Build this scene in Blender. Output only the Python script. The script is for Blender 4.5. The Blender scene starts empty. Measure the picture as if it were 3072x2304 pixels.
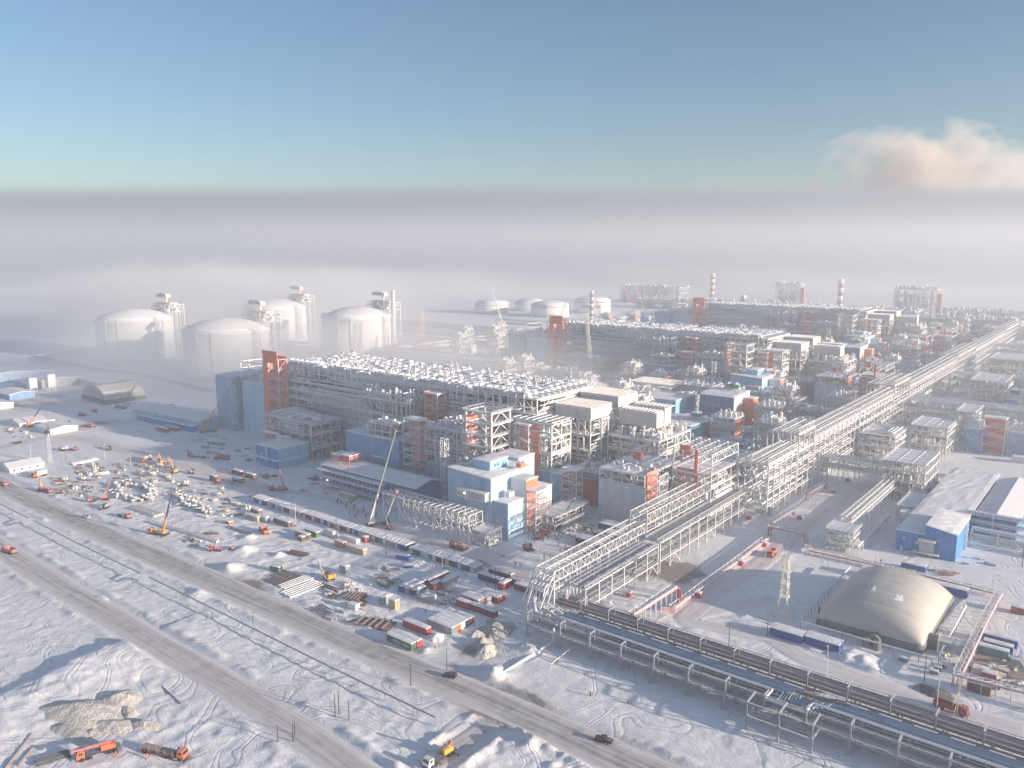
import bpy, math, random
import numpy as np
from mathutils import Vector, Matrix
random.seed(11)
R = random.Random(5)
PI = math.pi
sc = bpy.context.scene
COL = sc.collection

# ------------------------------------------------------------ camera and world frame
H = 140.0                       # camera height, metres
F_PX, CX, CY, YH, AX = 2429.0, 1536.0, 1152.0, 740.0, 3480.0
PITCH = math.atan((CY - YH) / F_PX)
YAW = math.radians(38.2755)
TILE = {'11': (0, 750), '21': (768, 750), '31': (1536, 750), '41': (2304, 750), '12': (0, 1240), '22': (768, 1240),
        '32': (1536, 1240), '42': (2304, 1240), '13': (0, 1728), '23': (768, 1728), '33': (1536, 1728), '43': (2304, 1728)}

def G(px, py, z=0.0):
    """ground position (at height z) seen at a place of the photograph"""
    x = (px - CX) / F_PX; y = -(py - CY) / F_PX
    fw = math.cos(PITCH) + y * math.sin(PITCH); up = -math.sin(PITCH) + y * math.cos(PITCH)
    t = (z - H) / up
    X = x * t; Fw = fw * t
    return (X * math.cos(YAW) - Fw * math.sin(YAW), X * math.sin(YAW) + Fw * math.cos(YAW))

def T(t, a, b, z=0.0):
    o = TILE[t]
    return G(o[0] + a / 2.88, o[1] + b / 2.88, z)

def ang(p, q):
    return math.atan2(q[1] - p[1], q[0] - p[0])

# ------------------------------------------------------------ materials
MATS = {}
SNOW = (0.80, 0.82, 0.86)

def nd(nt, typ, **k):
    n = nt.nodes.new(typ)
    for a, v in k.items():
        if a in n.inputs: n.inputs[a].default_value = v
        else: setattr(n, a, v)
    return n

def mat(name, rgb, rough=0.7, snow=0.0, frost=0.0, corr=0.0, metal=0.0, scale=0.25, var=0.12, cut=0.55):
    """painted / weathered surface; snow lies on what faces up, hoar frost on the rest, corr = sheet ribs per metre"""
    if name in MATS: return MATS[name]
    m = bpy.data.materials.new(name); m.use_nodes = True
    nt = m.node_tree; L = nt.links.new
    b = nt.nodes['Principled BSDF']
    b.inputs['Roughness'].default_value = rough; b.inputs['Metallic'].default_value = metal
    tc = nd(nt, 'ShaderNodeTexCoord')
    geo = nd(nt, 'ShaderNodeNewGeometry')
    n1 = nd(nt, 'ShaderNodeTexNoise'); n1.inputs['Scale'].default_value = scale; n1.inputs['Detail'].default_value = 5
    L(geo.outputs['Position'], n1.inputs['Vector'])
    mx = nd(nt, 'ShaderNodeMix', data_type='RGBA')
    mr = nd(nt, 'ShaderNodeMapRange'); mr.inputs[1].default_value = .35; mr.inputs[2].default_value = .7
    L(n1.outputs['Fac'], mr.inputs[0])
    L(mr.outputs[0], mx.inputs['Factor'])
    mx.inputs['A'].default_value = (*[c * (1 - var) for c in rgb], 1)
    mx.inputs['B'].default_value = (*[min(1, c * (1 + var)) for c in rgb], 1)
    col = mx.outputs['Result']
    if frost:
        n2 = nd(nt, 'ShaderNodeTexNoise'); n2.inputs['Scale'].default_value = scale * .8; n2.inputs['Detail'].default_value = 6
        n2.inputs['Distortion'].default_value = .6
        mp = nd(nt, 'ShaderNodeMapping'); mp.inputs['Scale'].default_value = (1, 1, .35); mp.inputs['Location'].default_value = (31, 7, 3)
        L(geo.outputs['Position'], mp.inputs['Vector']); L(mp.outputs[0], n2.inputs['Vector'])
        r2 = nd(nt, 'ShaderNodeMapRange'); r2.inputs[1].default_value = .3; r2.inputs[2].default_value = .72
        r2.inputs[3].default_value = frost * .45; r2.inputs[4].default_value = min(1, frost * 1.5)
        L(n2.outputs['Fac'], r2.inputs[0])
        m2 = nd(nt, 'ShaderNodeMix', data_type='RGBA'); L(r2.outputs[0], m2.inputs['Factor'])
        L(col, m2.inputs['A']); m2.inputs['B'].default_value = (.74, .77, .8, 1); col = m2.outputs['Result']
    if snow:
        sp = nd(nt, 'ShaderNodeSeparateXYZ'); L(geo.outputs['Normal'], sp.inputs[0])
        n3 = nd(nt, 'ShaderNodeTexNoise'); n3.inputs['Scale'].default_value = .6; n3.inputs['Detail'].default_value = 4
        L(geo.outputs['Position'], n3.inputs['Vector'])
        ad = nd(nt, 'ShaderNodeMath', operation='MULTIPLY_ADD'); L(n3.outputs['Fac'], ad.inputs[0]); ad.inputs[1].default_value = .5; L(sp.outputs[2], ad.inputs[2])
        r3 = nd(nt, 'ShaderNodeMapRange'); r3.inputs[1].default_value = cut; r3.inputs[2].default_value = cut + .35; r3.inputs[4].default_value = snow
        L(ad.outputs[0], r3.inputs[0])
        m3 = nd(nt, 'ShaderNodeMix', data_type='RGBA'); L(r3.outputs[0], m3.inputs['Factor'])
        L(col, m3.inputs['A']); m3.inputs['B'].default_value = (*SNOW, 1); col = m3.outputs['Result']
    L(col, b.inputs['Base Color'])
    if corr:
        w = nd(nt, 'ShaderNodeTexWave', wave_type='BANDS', bands_direction='DIAGONAL'); w.inputs['Scale'].default_value = corr
        mp2 = nd(nt, 'ShaderNodeMapping'); mp2.inputs['Scale'].default_value = (1, 1, 0)
        L(geo.outputs['Position'], mp2.inputs['Vector']); L(mp2.outputs[0], w.inputs['Vector'])
        bp = nd(nt, 'ShaderNodeBump'); bp.inputs['Strength'].default_value = .6; bp.inputs['Distance'].default_value = .12
        L(w.outputs['Fac'], bp.inputs['Height']); L(bp.outputs[0], b.inputs['Normal'])
    MATS[name] = m
    return m

def snow_mat():
    m = bpy.data.materials.new('snow'); m.use_nodes = True; nt = m.node_tree; L = nt.links.new
    b = nt.nodes['Principled BSDF']; b.inputs['Roughness'].default_value = .85
    b.inputs['Specular IOR Level'].default_value = .2
    geo = nd(nt, 'ShaderNodeNewGeometry')
    n1 = nd(nt, 'ShaderNodeTexNoise'); n1.inputs['Scale'].default_value = .35; n1.inputs['Detail'].default_value = 8
    L(geo.outputs['Position'], n1.inputs['Vector'])
    cr = nd(nt, 'ShaderNodeMix', data_type='RGBA'); L(n1.outputs['Fac'], cr.inputs['Factor'])
    cr.inputs['A'].default_value = (.73, .745, .78, 1); cr.inputs['B'].default_value = (.86, .87, .89, 1)
    L(cr.outputs['Result'], b.inputs['Base Color'])
    bp = nd(nt, 'ShaderNodeBump'); bp.inputs['Strength'].default_value = .5; bp.inputs['Distance'].default_value = .35
    L(n1.outputs['Fac'], bp.inputs['Height']); L(bp.outputs[0], b.inputs['Normal'])
    return m
MATS['snow'] = snow_mat()

def M_(n): return MATS[n]
def roughen(n, dist=.5, scale=1.6):
    m = MATS[n]; nt = m.node_tree; g = nd(nt, 'ShaderNodeNewGeometry'); t = nd(nt, 'ShaderNodeTexNoise'); t.inputs['Scale'].default_value = scale; t.inputs['Detail'].default_value = 8
    nt.links.new(g.outputs['Position'], t.inputs['Vector']); b = nd(nt, 'ShaderNodeBump'); b.inputs['Strength'].default_value = 1; b.inputs['Distance'].default_value = dist
    nt.links.new(t.outputs['Fac'], b.inputs['Height']); nt.links.new(b.outputs[0], nt.nodes['Principled BSDF'].inputs['Normal'])
mat('steel', (.60, .575, .53), snow=.95, frost=.55)
mat('steel_dark', (.42, .42, .42), snow=.9, frost=.45)
mat('grating', (.34, .34, .34), snow=.9, frost=.4, cut=.6)
mat('galv', (.24, .26, .29), snow=.85, frost=.12, rough=.5)
mat('pipe_white', (.62, .61, .58), snow=.95, frost=.45)
mat('pipe_grey', (.20, .23, .27), snow=.25, frost=.1, rough=.4, cut=1.0)
mat('pipe_blue', (.10, .21, .34), snow=.10, frost=.12, rough=.45, cut=1.0)
mat('pipe_green', (.22, .30, .31), snow=.10, frost=.1, rough=.5, cut=1.0)
mat('pipe_maroon', (.20, .12, .13), snow=.10, frost=.08, rough=.6, cut=1.0)
mat('pipe_dark', (.07, .07, .08), snow=.10, frost=.05, cut=1.05)
mat('pipe_red', (.50, .02, .04), snow=.9, frost=.05, rough=.45)
mat('orange', (.80, .17, .05), snow=.9, frost=.12)
mat('orange_red', (.72, .11, .05), snow=.9, frost=.12)
mat('wall_frost', (.12, .30, .52), frost=.34, corr=.5, snow=.5)
mat('wall_greyblue', (.22, .29, .38), frost=.5, corr=.5, snow=.5)
mat('wall_blue', (.08, .27, .55), frost=.22, corr=.5, snow=.5)
mat('wall_pale', (.26, .52, .72), frost=.42, corr=.5, snow=.5)  # lit copy of the frosty blue wall, sunlit tone put into the colour
mat('wall_office', (.035, .13, .34), frost=.12, corr=.45, snow=.4)
mat('wall_bright', (.03, .22, .55), frost=.06, corr=.45, snow=.4)
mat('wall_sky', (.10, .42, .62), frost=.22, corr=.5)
mat('wall_white', (.72, .74, .75), frost=.2, corr=.5, snow=.3)
mat('wall_grey', (.42, .44, .46), frost=.2, corr=.4, snow=.3)
mat('cream', (.78, .70, .50), frost=.15, corr=.3, snow=.8)
mat('tank_white', (.82, .82, .80), frost=.2, snow=.9, var=.03, scale=.05)
mat('dome', (.50, .49, .455), rough=.5, var=.05)
mat('dome_skirt', (.17, .18, .17), rough=.8)
mat('hangar', (.42, .41, .38), frost=.2, corr=.3)
mat('rubber', (.02, .02, .022), rough=.9, snow=.4)
mat('glass', (.03, .04, .05), rough=.15)
mat('black', (.03, .03, .035), rough=.5, snow=.25)
mat('car_black', (.02, .022, .028), rough=.3, snow=.35, cut=1.2)
mat('car_white', (.75, .76, .76), rough=.35)
mat('truck_red', (.50, .07, .045), rough=.6, snow=.5, frost=.12)
mat('truck_orange', (.74, .13, .03), rough=.5, snow=.2, frost=.04)
mat('truck_maroon', (.35, .02, .03), rough=.5, snow=.1)
mat('yellow', (.78, .42, .04), rough=.5, snow=.3)
mat('boom_orange', (.75, .30, .06), rough=.5, snow=.2)
mat('boom_grey', (.33, .32, .28), rough=.5, snow=.4)
mat('boom_dark', (.06, .06, .07), rough=.5, snow=.2)
mat('crane_white', (.68, .66, .60), snow=.6, frost=.3)
mat('crane_peach', (.80, .42, .22), snow=.3, frost=.2)
mat('rust', (.20, .08, .045), rough=.9, snow=.35, frost=.1, scale=1.5, var=.3)
mat('rust_bare', (.13, .06, .04), rough=.9, snow=.2, scale=1.5, var=.3)
mat('pole', (.075, .065, .06), rough=.9)
mat('wood', (.24, .19, .14), rough=.9, snow=.95, frost=.2, cut=.4)
mat('junk', (.24, .22, .20), rough=.9, snow=.95, frost=.2, scale=1.0, var=.3)
mat('soil', (.47, .39, .27), rough=.95, frost=.55, scale=1.1, var=.35)
mat('gravel', (.33, .29, .24), rough=.95, frost=.3, scale=.9, var=.4)
for n_ in ('soil', 'gravel', 'junk'): roughen(n_)
mat('green', (.03, .25, .14), rough=.6, snow=.85)
for n_, c_ in dict(red=(.38, .045, .035), maroon=(.22, .035, .04), blue=(.02, .09, .33), navy=(.03, .055, .14), teal=(.13, .30, .33),
                   green=(.07, .15, .08), white=(.68, .68, .66), grey=(.33, .34, .35), brown=(.18, .10, .07), tan=(.50, .40, .24),
                   orange=(.70, .18, .04), yellow=(.46, .40, .18), royal=(.012, .07, .34)).items():
    mat('box_' + n_, c_, rough=.6, snow=.6, frost=.03, corr=1.4)
mat('skin', (.55, .33, .24)); mat('hivis', (.85, .16, .04)); mat('workwear', (.03, .04, .06)); mat('vest_yellow', (.55, .6, .1)); mat('helmet', (.8, .8, .8))
mat('sign_blue', (.04, .10, .35)); mat('sign_red', (.55, .04, .05)); mat('marking', (.78, .78, .76))

def lit(name, rgb, e):
    m = bpy.data.materials.new(name); m.use_nodes = True; b = m.node_tree.nodes['Principled BSDF']
    b.inputs['Emission Color'].default_value = (*rgb, 1); b.inputs['Emission Strength'].default_value = e
    MATS[name] = m
lit('lamp_warm', (1, .62, .28), 9.0); lit('lamp_white', (1, .95, .85), 9.0)

# ------------------------------------------------------------ mesh collecting
class MB:
    def __init__(s): s.v = []; s.f = []
    def quadbox(s, c8):
        i = len(s.v); s.v += [tuple(c) for c in c8]
        s.f += [(i, i+3, i+2, i+1), (i+4, i+5, i+6, i+7), (i, i+1, i+5, i+4), (i+1, i+2, i+6, i+5), (i+2, i+3, i+7, i+6), (i+3, i, i+4, i+7)]
        return s
    def box(s, x0, x1, y0, y1, z0, z1):
        return s.quadbox([(x0, y0, z0), (x1, y0, z0), (x1, y1, z0), (x0, y1, z0), (x0, y0, z1), (x1, y0, z1), (x1, y1, z1), (x0, y1, z1)])
    def beam(s, p, q, w=.4, h=None):
        h = h or w
        p = Vector(p); q = Vector(q); d = q - p
        if d.length < 1e-4: return s
        d.normalize()
        up = Vector((0, 0, 1)) if abs(d.z) < .95 else Vector((0, 1, 0))
        a = d.cross(up).normalized(); b = a.cross(d).normalized()
        a *= w / 2; b *= h / 2
        return s.quadbox([p - a - b, p + a - b, p + a + b, p - a + b, q - a - b, q + a - b, q + a + b, q - a + b])
    def tube(s, pts, r=.3, n=6, cap=True, r2=None):
        pts = [Vector(p) for p in pts]; base = len(s.v); N = len(pts)
        for k, p in enumerate(pts):
            d = (pts[min(k+1, N-1)] - pts[max(k-1, 0)])
            if d.length < 1e-6: d = Vector((0, 0, 1))
            d.normalize()
            up = Vector((0, 0, 1)) if abs(d.z) < .9 else Vector((0, 1, 0))
            a = d.cross(up).normalized(); b = a.cross(d).normalized()
            rr = r if r2 is None else r + (r2 - r) * k / (N - 1)
            for j in range(n):
                t = 2 * PI * j / n
                s.v.append(tuple(p + a * (rr * math.cos(t)) + b * (rr * math.sin(t))))
        for k in range(N - 1):
            for j in range(n):
                a0 = base + k * n + j; a1 = base + k * n + (j + 1) % n
                s.f.append((a0, a1, a1 + n, a0 + n))
        if cap:
            s.f.append(tuple(base + j for j in range(n))[::-1]); s.f.append(tuple(base + (N - 1) * n + j for j in range(n)))
        return s
    def lathe(s, prof, n=16, c=(0, 0, 0)):
        base = len(s.v)
        for r, z in prof:
            for j in range(n):
                t = 2 * PI * j / n; s.v.append((c[0] + r * math.cos(t), c[1] + r * math.sin(t), c[2] + z))
        for k in range(len(prof) - 1):
            for j in range(n):
                a0 = base + k * n + j; a1 = base + k * n + (j + 1) % n
                s.f.append((a0, a1, a1 + n, a0 + n))
        s.f.append(tuple(base + j for j in range(n))[::-1]); s.f.append(tuple(base + (len(prof) - 1) * n + j for j in range(n)))
        return s
    def poly(s, pts, z0, z1):
        """prism of a plan outline"""
        i = len(s.v); n = len(pts)
        s.v += [(x, y, z0) for x, y in pts] + [(x, y, z1) for x, y in pts]
        s.f.append(tuple(range(i, i+n))[::-1]); s.f.append(tuple(range(i+n, i+2*n)))
        for k in range(n): s.f.append((i+k, i+(k+1) % n, i+n+(k+1) % n, i+n+k))
        return s
    def prism_y(s, prof, y0, y1):
        """outline in x,z swept along y"""
        i = len(s.v); n = len(prof)
        s.v += [(x, y0, z) for x, z in prof] + [(x, y1, z) for x, z in prof]
        s.f.append(tuple(range(i, i+n))); s.f.append(tuple(range(i+n, i+2*n))[::-1])
        for k in range(n): s.f.append((i+k, i+n+k, i+n+(k+1) % n, i+(k+1) % n))
        return s
    def prism_x(s, prof, x0, x1):
        i = len(s.v); n = len(prof)
        s.v += [(x0, y, z) for y, z in prof] + [(x1, y, z) for y, z in prof]
        s.f.append(tuple(range(i, i+n))[::-1]); s.f.append(tuple(range(i+n, i+2*n)))
        for k in range(n): s.f.append((i+k, i+(k+1) % n, i+n+(k+1) % n, i+n+k))
        return s
    def mesh(s, name, m, smooth=False):
        me = bpy.data.meshes.new(name); me.from_pydata(s.v, [], s.f)
        me.materials.append(M_(m) if isinstance(m, str) else m)
        if smooth: me.shade_smooth()
        return me

CH = {}
def kids(o): return CH.get(o.name, [])
def adopt(c, r): c.parent = r; CH.setdefault(r.name, []).append(c)

def part(root, name, mb, m, smooth=False, label=None):
    if not mb.f: return None
    o = bpy.data.objects.new(name, mb.mesh(name, m, smooth)); COL.objects.link(o); adopt(o, root)
    if label: o['label'] = label
    return o

def tag(o, label, cat=None, group=None, kind=None):
    if label: o['label'] = label
    if cat: o['category'] = cat
    if group: o['group'] = group
    if kind: o['kind'] = kind
    return o

def thing(name, label, cat, loc=(0, 0, 0), rz=0.0, group=None):
    o = bpy.data.objects.new(name, None); COL.objects.link(o)
    o.empty_display_size = 1; o.location = (loc[0], loc[1], loc[2] if len(loc) > 2 else 0); o.rotation_euler = (0, 0, rz)
    return tag(o, label, cat, group)

def single(name, mb, m, label, cat, loc=(0, 0, 0), rz=0.0, group=None, smooth=False, kind=None):
    o = bpy.data.objects.new(name, mb.mesh(name, m, smooth)); COL.objects.link(o)
    o.location = (loc[0], loc[1], loc[2] if len(loc) > 2 else 0); o.rotation_euler = (0, 0, rz)
    return tag(o, label, cat, group, kind)

def dup(root, loc=None, rz=None, label=None, group=None, kd=None):
    kd = list(kd if kd is not None else kids(root))
    r = root.copy(); COL.objects.link(r)
    if loc is not None: r.location = (loc[0], loc[1], loc[2] if len(loc) > 2 else 0)
    if rz is not None: r.rotation_euler = (0, 0, rz)
    if label: r['label'] = label
    if group: r['group'] = group
    for ch in kd:
        c = ch.copy(); COL.objects.link(c); adopt(c, r)
        for g in kids(ch):
            d = g.copy(); COL.objects.link(d); adopt(d, c)
    return r
# ------------------------------------------------------------ steel structures
def clutter(m, x0, x1, y0, y1, z, n, hm=4.0, rnd=None, big=1.0):
    """valves, goosenecks, small vessels and pipe runs on a deck"""
    r = rnd or R
    for _ in range(n):
        x = r.uniform(x0, x1); y = r.uniform(y0, y1); k = r.random(); h = r.uniform(.35, 1) * hm
        if k < .22:
            rr = r.uniform(.4, 1.1) * big; m.lathe([(rr, 0), (rr, h * .85), (rr * .6, h), (.05, h * 1.05)], 8, (x, y, z))
        elif k < .5:
            rr = r.uniform(.16, .38) * big; d = r.uniform(1.2, 3); s = r.choice((-1, 1))
            if r.random() < .5: pts = [(x, y, z), (x, y, z + h * .8), (x + s * d * .3, y, z + h), (x + s * d * .8, y, z + h), (x + s * d, y, z + h * .8), (x + s * d, y, z)]
            else: pts = [(x, y, z), (x, y, z + h * .8), (x, y + s * d * .3, z + h), (x, y + s * d * .8, z + h), (x, y + s * d, z + h * .8), (x, y + s * d, z)]
            m.tube(pts, rr, 6, False)
        elif k < .72:
            a = r.uniform(.4, 1.6) * big; b = r.uniform(.4, 1.6) * big; m.box(x - a, x + a, y - b, y + b, z, z + h * .6)
        elif k < .9:
            l = r.uniform(2, 7) * big; rr = r.uniform(.15, .45) * big; zz = z + r.uniform(.5, h)
            if r.random() < .5: m.tube([(max(x0, x - l), y, zz), (min(x1, x + l), y, zz)], rr, 6)
            else: m.tube([(x, max(y0, y - l), zz), (x, min(y1, y + l), zz)], rr, 6)
        else:
            rr = r.uniform(.6, 1.3) * big; l = r.uniform(2, 5)
            m.tube([(x - l / 2, y, z + rr + .5), (x + l / 2, y, z + rr + .5)], rr, 8)
    return m

def rails(m, x0, x1, y0, y1, z, w=.09, step=3.0):
    for a, b in (((x0, y0), (x1, y0)), ((x1, y0), (x1, y1)), ((x1, y1), (x0, y1)), ((x0, y1), (x0, y0))):
        L = math.dist(a, b); n = max(1, int(L / step))
        for hh in (.6, 1.15): m.beam((*a, z + hh), (*b, z + hh), w)
        for k in range(n):
            t = k / n; x = a[0] + (b[0] - a[0]) * t; y = a[1] + (b[1] - a[1]) * t
            m.beam((x, y, z), (x, y, z + 1.15), w)

def lin(a, b, step):
    n = max(1, round((b - a) / step)); return [a + (b - a) * i / n for i in range(n + 1)]

def frame_parts(root, lx, ly, levels, dx=8, dy=8, cw=.6, bw=.45, brace=.45, pipes=1.0, fill=.6, decks=True, seed=1,
                steel='steel', pm='pipe_white', skip=(), top=True, z0=0.0, rail=True):
    """open steel module lx by ly centred on its root: columns, beams, braces / decks / pipework / equipment"""
    r = random.Random(seed); cw *= .8; bw *= .78; pipes *= 1.5; fill0 = fill; fill *= 1.4
    xs = lin(-lx / 2, lx / 2, dx); ys = lin(-ly / 2, ly / 2, dy); zt = levels[-1]
    f = MB()
    for i, x in enumerate(xs):
        for j, y in enumerate(ys):
            if i in (0, len(xs)-1) or j in (0, len(ys)-1): f.beam((x, y, z0), (x, y, zt), cw)
    zz = [z0] + list(levels)
    for k, z in enumerate(levels):
        for y in ys:
            for i in range(len(xs) - 1): f.beam((xs[i], y, z), (xs[i+1], y, z), bw, bw * 1.5)
        for x in xs:
            for j in range(len(ys) - 1): f.beam((x, ys[j], z), (x, ys[j+1], z), bw, bw * 1.5)
    for k in range(len(zz) - 1):
        a, b = zz[k], zz[k+1]
        for y in (ys[0], ys[-1]):
            for i in range(len(xs) - 1):
                if r.random() < brace:
                    s = r.random()
                    if s < .4: f.beam((xs[i], y, a), (xs[i+1], y, b), bw * .8)
                    elif s < .8: f.beam((xs[i+1], y, a), (xs[i], y, b), bw * .8)
                    else:
                        mx = (xs[i] + xs[i+1]) / 2; f.beam((xs[i], y, a), (mx, y, b), bw * .8); f.beam((xs[i+1], y, a), (mx, y, b), bw * .8)
                if r.random() < .35: f.beam(((xs[i] + xs[i+1]) / 2, y, a), ((xs[i] + xs[i+1]) / 2, y, b), bw * .6)
        for x in (xs[0], xs[-1]):
            for j in range(len(ys) - 1):
                if r.random() < brace:
                    if r.random() < .5: f.beam((x, ys[j], a), (x, ys[j+1], b), bw * .8)
                    else: f.beam((x, ys[j+1], a), (x, ys[j], b), bw * .8)
                if r.random() < .35: f.beam((x, (ys[j] + ys[j+1]) / 2, a), (x, (ys[j] + ys[j+1]) / 2, b), bw * .6)
    part(root, 'steel_frame', f, steel)
    if decks:
        d = MB()
        for k, z in enumerate(levels[:-1] if not top else levels):
            d.box(-lx / 2 + .3, lx / 2 - .3, -ly / 2 + .3, ly / 2 - .3, z - .12, z + .06)
        part(root, 'deck', d, 'grating')
    p = MB()
    for k in range(len(zz) - 1):
        a, b = zz[k], zz[k+1]
        n = int(pipes * r.uniform(2, 4.5))
        for _ in range(n):
            z = r.uniform(a + .6, b - .3); rr = r.choice((.18, .25, .35, .5)); y = r.choice((-1, 1)) * (ly / 2 - r.uniform(-.8, 1.5))
            xa = r.uniform(-lx / 2, 0); xb = r.uniform(0, lx / 2)
            pts = [(xa, y, z), (xb, y, z)]
            if r.random() < .35: pts = [(xa, y, b)] + pts
            if r.random() < .35: pts = pts + [(xb, y, a + .3)]
            p.tube(pts, rr, 6)
        for _ in range(int(pipes * r.uniform(1, 3.5))):
            z = r.uniform(a + .6, b - .3); rr = r.choice((.18, .25, .35, .5)); x = r.choice((-1, 1)) * (lx / 2 - r.uniform(-.8, 1.5))
            ya = r.uniform(-ly / 2, 0); yb = r.uniform(0, ly / 2)
            p.tube([(x, ya, z), (x, yb, z)] + ([(x, yb, a + .3)] if r.random() < .4 else []), rr, 6)
        for _ in range(int(fill * (lx / 7 + ly / 9))):
            x = r.uniform(-lx / 2 + .8, lx / 2 - .8); p.tube([(x, -ly / 2 + .5, a), (x, -ly / 2 + .5, b)], r.choice((.2, .3, .45)), 6, False)
    part(root, 'pipework', p, pm)
    e = MB()
    for k in range(len(zz) - 1):
        a, b = zz[k], zz[k+1]; hh = (b - a) * .8
        n = int(fill * lx * ly / 40)
        clutter(e, -lx / 2 + 1.2, lx / 2 - 1.2, -ly / 2 + 1.2, ly / 2 - 1.2, a + .1, min(n, 90), hh, r, 1.3)
    if fill0 > .42: part(root, 'process_equipment', e, 'steel_dark')
    if rail:
        q = MB()
        for z in levels: rails(q, -lx / 2 - .1, lx / 2 + .1, -ly / 2 - .1, ly / 2 + .1, z, .1, 2.5)
        part(root, 'handrail', q, 'steel')
    return root

def stair_tower(root, x0, x1, y0, y1, h, z0=0.0, step=4.2, panel='orange', faces='-', roof=True, fm='steel', wpan=.5):
    """zigzag stair in a steel cage with a coloured back panel; the flights run along the longer side"""
    f = MB(); fl = MB(); ld = MB(); pn = MB()
    for x in (x0, x1):
        for y in (y0, y1): f.beam((x, y, z0), (x, y, z0 + h), .38)
    n = max(2, int(h / step)); st = h / n
    long_x = (x1 - x0) >= (y1 - y0)
    for k in range(n + 1):
        z = z0 + k * st
        for a, b in (((x0, y0), (x1, y0)), ((x1, y0), (x1, y1)), ((x1, y1), (x0, y1)), ((x0, y1), (x0, y0))):
            f.beam((*a, z), (*b, z), .3)
            if 0 < k: f.beam((*a, z - st + 1.1), (*b, z - st + 1.1), .12)
        if k < n:
            s = k % 2
            if long_x:
                xa, xb = (x0 + 1, x1 - 1) if s else (x1 - 1, x0 + 1)
                for q, (u, v) in enumerate(((y0 + .5, 0), (y1 - .5, 1))):
                    zz0 = z + (st / 2 if q else 0); a, b = (xa, xb) if q == 0 else (xb, xa)
                    fl.beam((a, u, zz0), (b, u, zz0 + st / 2), 1.0, .25)
                    f.beam((a, u - .5 if q == 0 else u + .5, zz0 + 1), (b, u - .5 if q == 0 else u + .5, zz0 + st / 2 + 1), .12)
            else:
                ya, yb = (y0 + 1, y1 - 1) if s else (y1 - 1, y0 + 1)
                for q, u in enumerate((x0 + .5, x1 - .5)):
                    zz0 = z + (st / 2 if q else 0); a, b = (ya, yb) if q == 0 else (yb, ya)
                    fl.beam((u, a, zz0), (u, b, zz0 + st / 2), 1.0, .25)
                    f.beam((u - .5 if q == 0 else u + .5, a, zz0 + 1), (u - .5 if q == 0 else u + .5, b, zz0 + st / 2 + 1), .12)
            # cross braces on the two faces one sees
            f.beam((x0, y0, z), (x1, y0, z + st), .2); f.beam((x1, y0, z), (x1, y1, z + st), .2)
        if k:
            e = 1.2 if long_x else .3
            part(root, 'landing', MB().box(x0 - .15, x0 + 1.2 + .3, y0 - .2, y1 + .2, z - .15, z + .1) if k % 2 else MB().box(x1 - 1.5, x1 + .25, y0 - .2, y1 + .2, z - .15, z + .1), 'steel')
    part(root, 'stair_cage', f, fm); part(root, 'stair_flights', fl, 'steel_dark'); 0
    if 'N' in faces: pn.box(x0 + .2, x1 + wpan, y1 + .1, y1 + .4, z0, z0 + h * 1.03)
    if 'W' in faces: pn.box(x0 - .4, x0 - .1, y0 - wpan, y1 - .1, z0, z0 + h * 1.03)
    if 'E' in faces: pn.box(x1 + .1, x1 + .35, y0 + wpan * 2, y1, z0, z0 + h * .97)
    part(root, 'coloured_panel', pn, panel)
    if roof: part(root, 'roof', MB().box(x0 - .5, x1 + .5, y0 - .5, y1 + .5, z0 + h + .5, z0 + h + 1.1), 'snow')

def snow_slab(root, x0, x1, y0, y1, z, t=.5, seed=0, slope=0.0, sx=0.0, name='roof', m='snow', over=.25):
    """snow covered roof sheet with an uneven surface; slope rises towards +y, sx towards +x"""
    r = random.Random(seed + 17); b = MB()
    nx = max(2, min(24, int((x1 - x0) / 2.2))); ny = max(2, min(24, int((y1 - y0) / 2.2)))
    x0 -= over; x1 += over; y0 -= over; y1 += over
    i0 = len(b.v)
    for j in range(ny + 1):
        for i in range(nx + 1):
            x = x0 + (x1 - x0) * i / nx; y = y0 + (y1 - y0) * j / ny; edge = i in (0, nx) or j in (0, ny)
            zb = z + slope * (y - y0) + sx * (x - x0)
            b.v.append((x, y, zb + (t * .55 if edge else t * r.uniform(.75, 1.25))))
    for j in range(ny):
        for i in range(nx):
            a = i0 + j * (nx + 1) + i; b.f.append((a, a + 1, a + nx + 2, a + nx + 1))
    k0 = len(b.v); cs = [(x0, y0), (x1, y0), (x1, y1), (x0, y1)]
    for x, y in cs: b.v.append((x, y, z - .12 + slope * (y - y0) + sx * (x - x0)))
    rows = [[i0 + i for i in range(nx + 1)], [i0 + j * (nx + 1) + nx for j in range(ny + 1)],
            [i0 + ny * (nx + 1) + nx - i for i in range(nx + 1)], [i0 + (ny - j) * (nx + 1) for j in range(ny + 1)]]
    for q in range(4): b.f.append(tuple([k0 + q, k0 + (q + 1) % 4] + rows[q][::-1]))
    b.f.append((k0, k0 + 3, k0 + 2, k0 + 1))
    return part(root, name, b, m, smooth=False)

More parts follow.
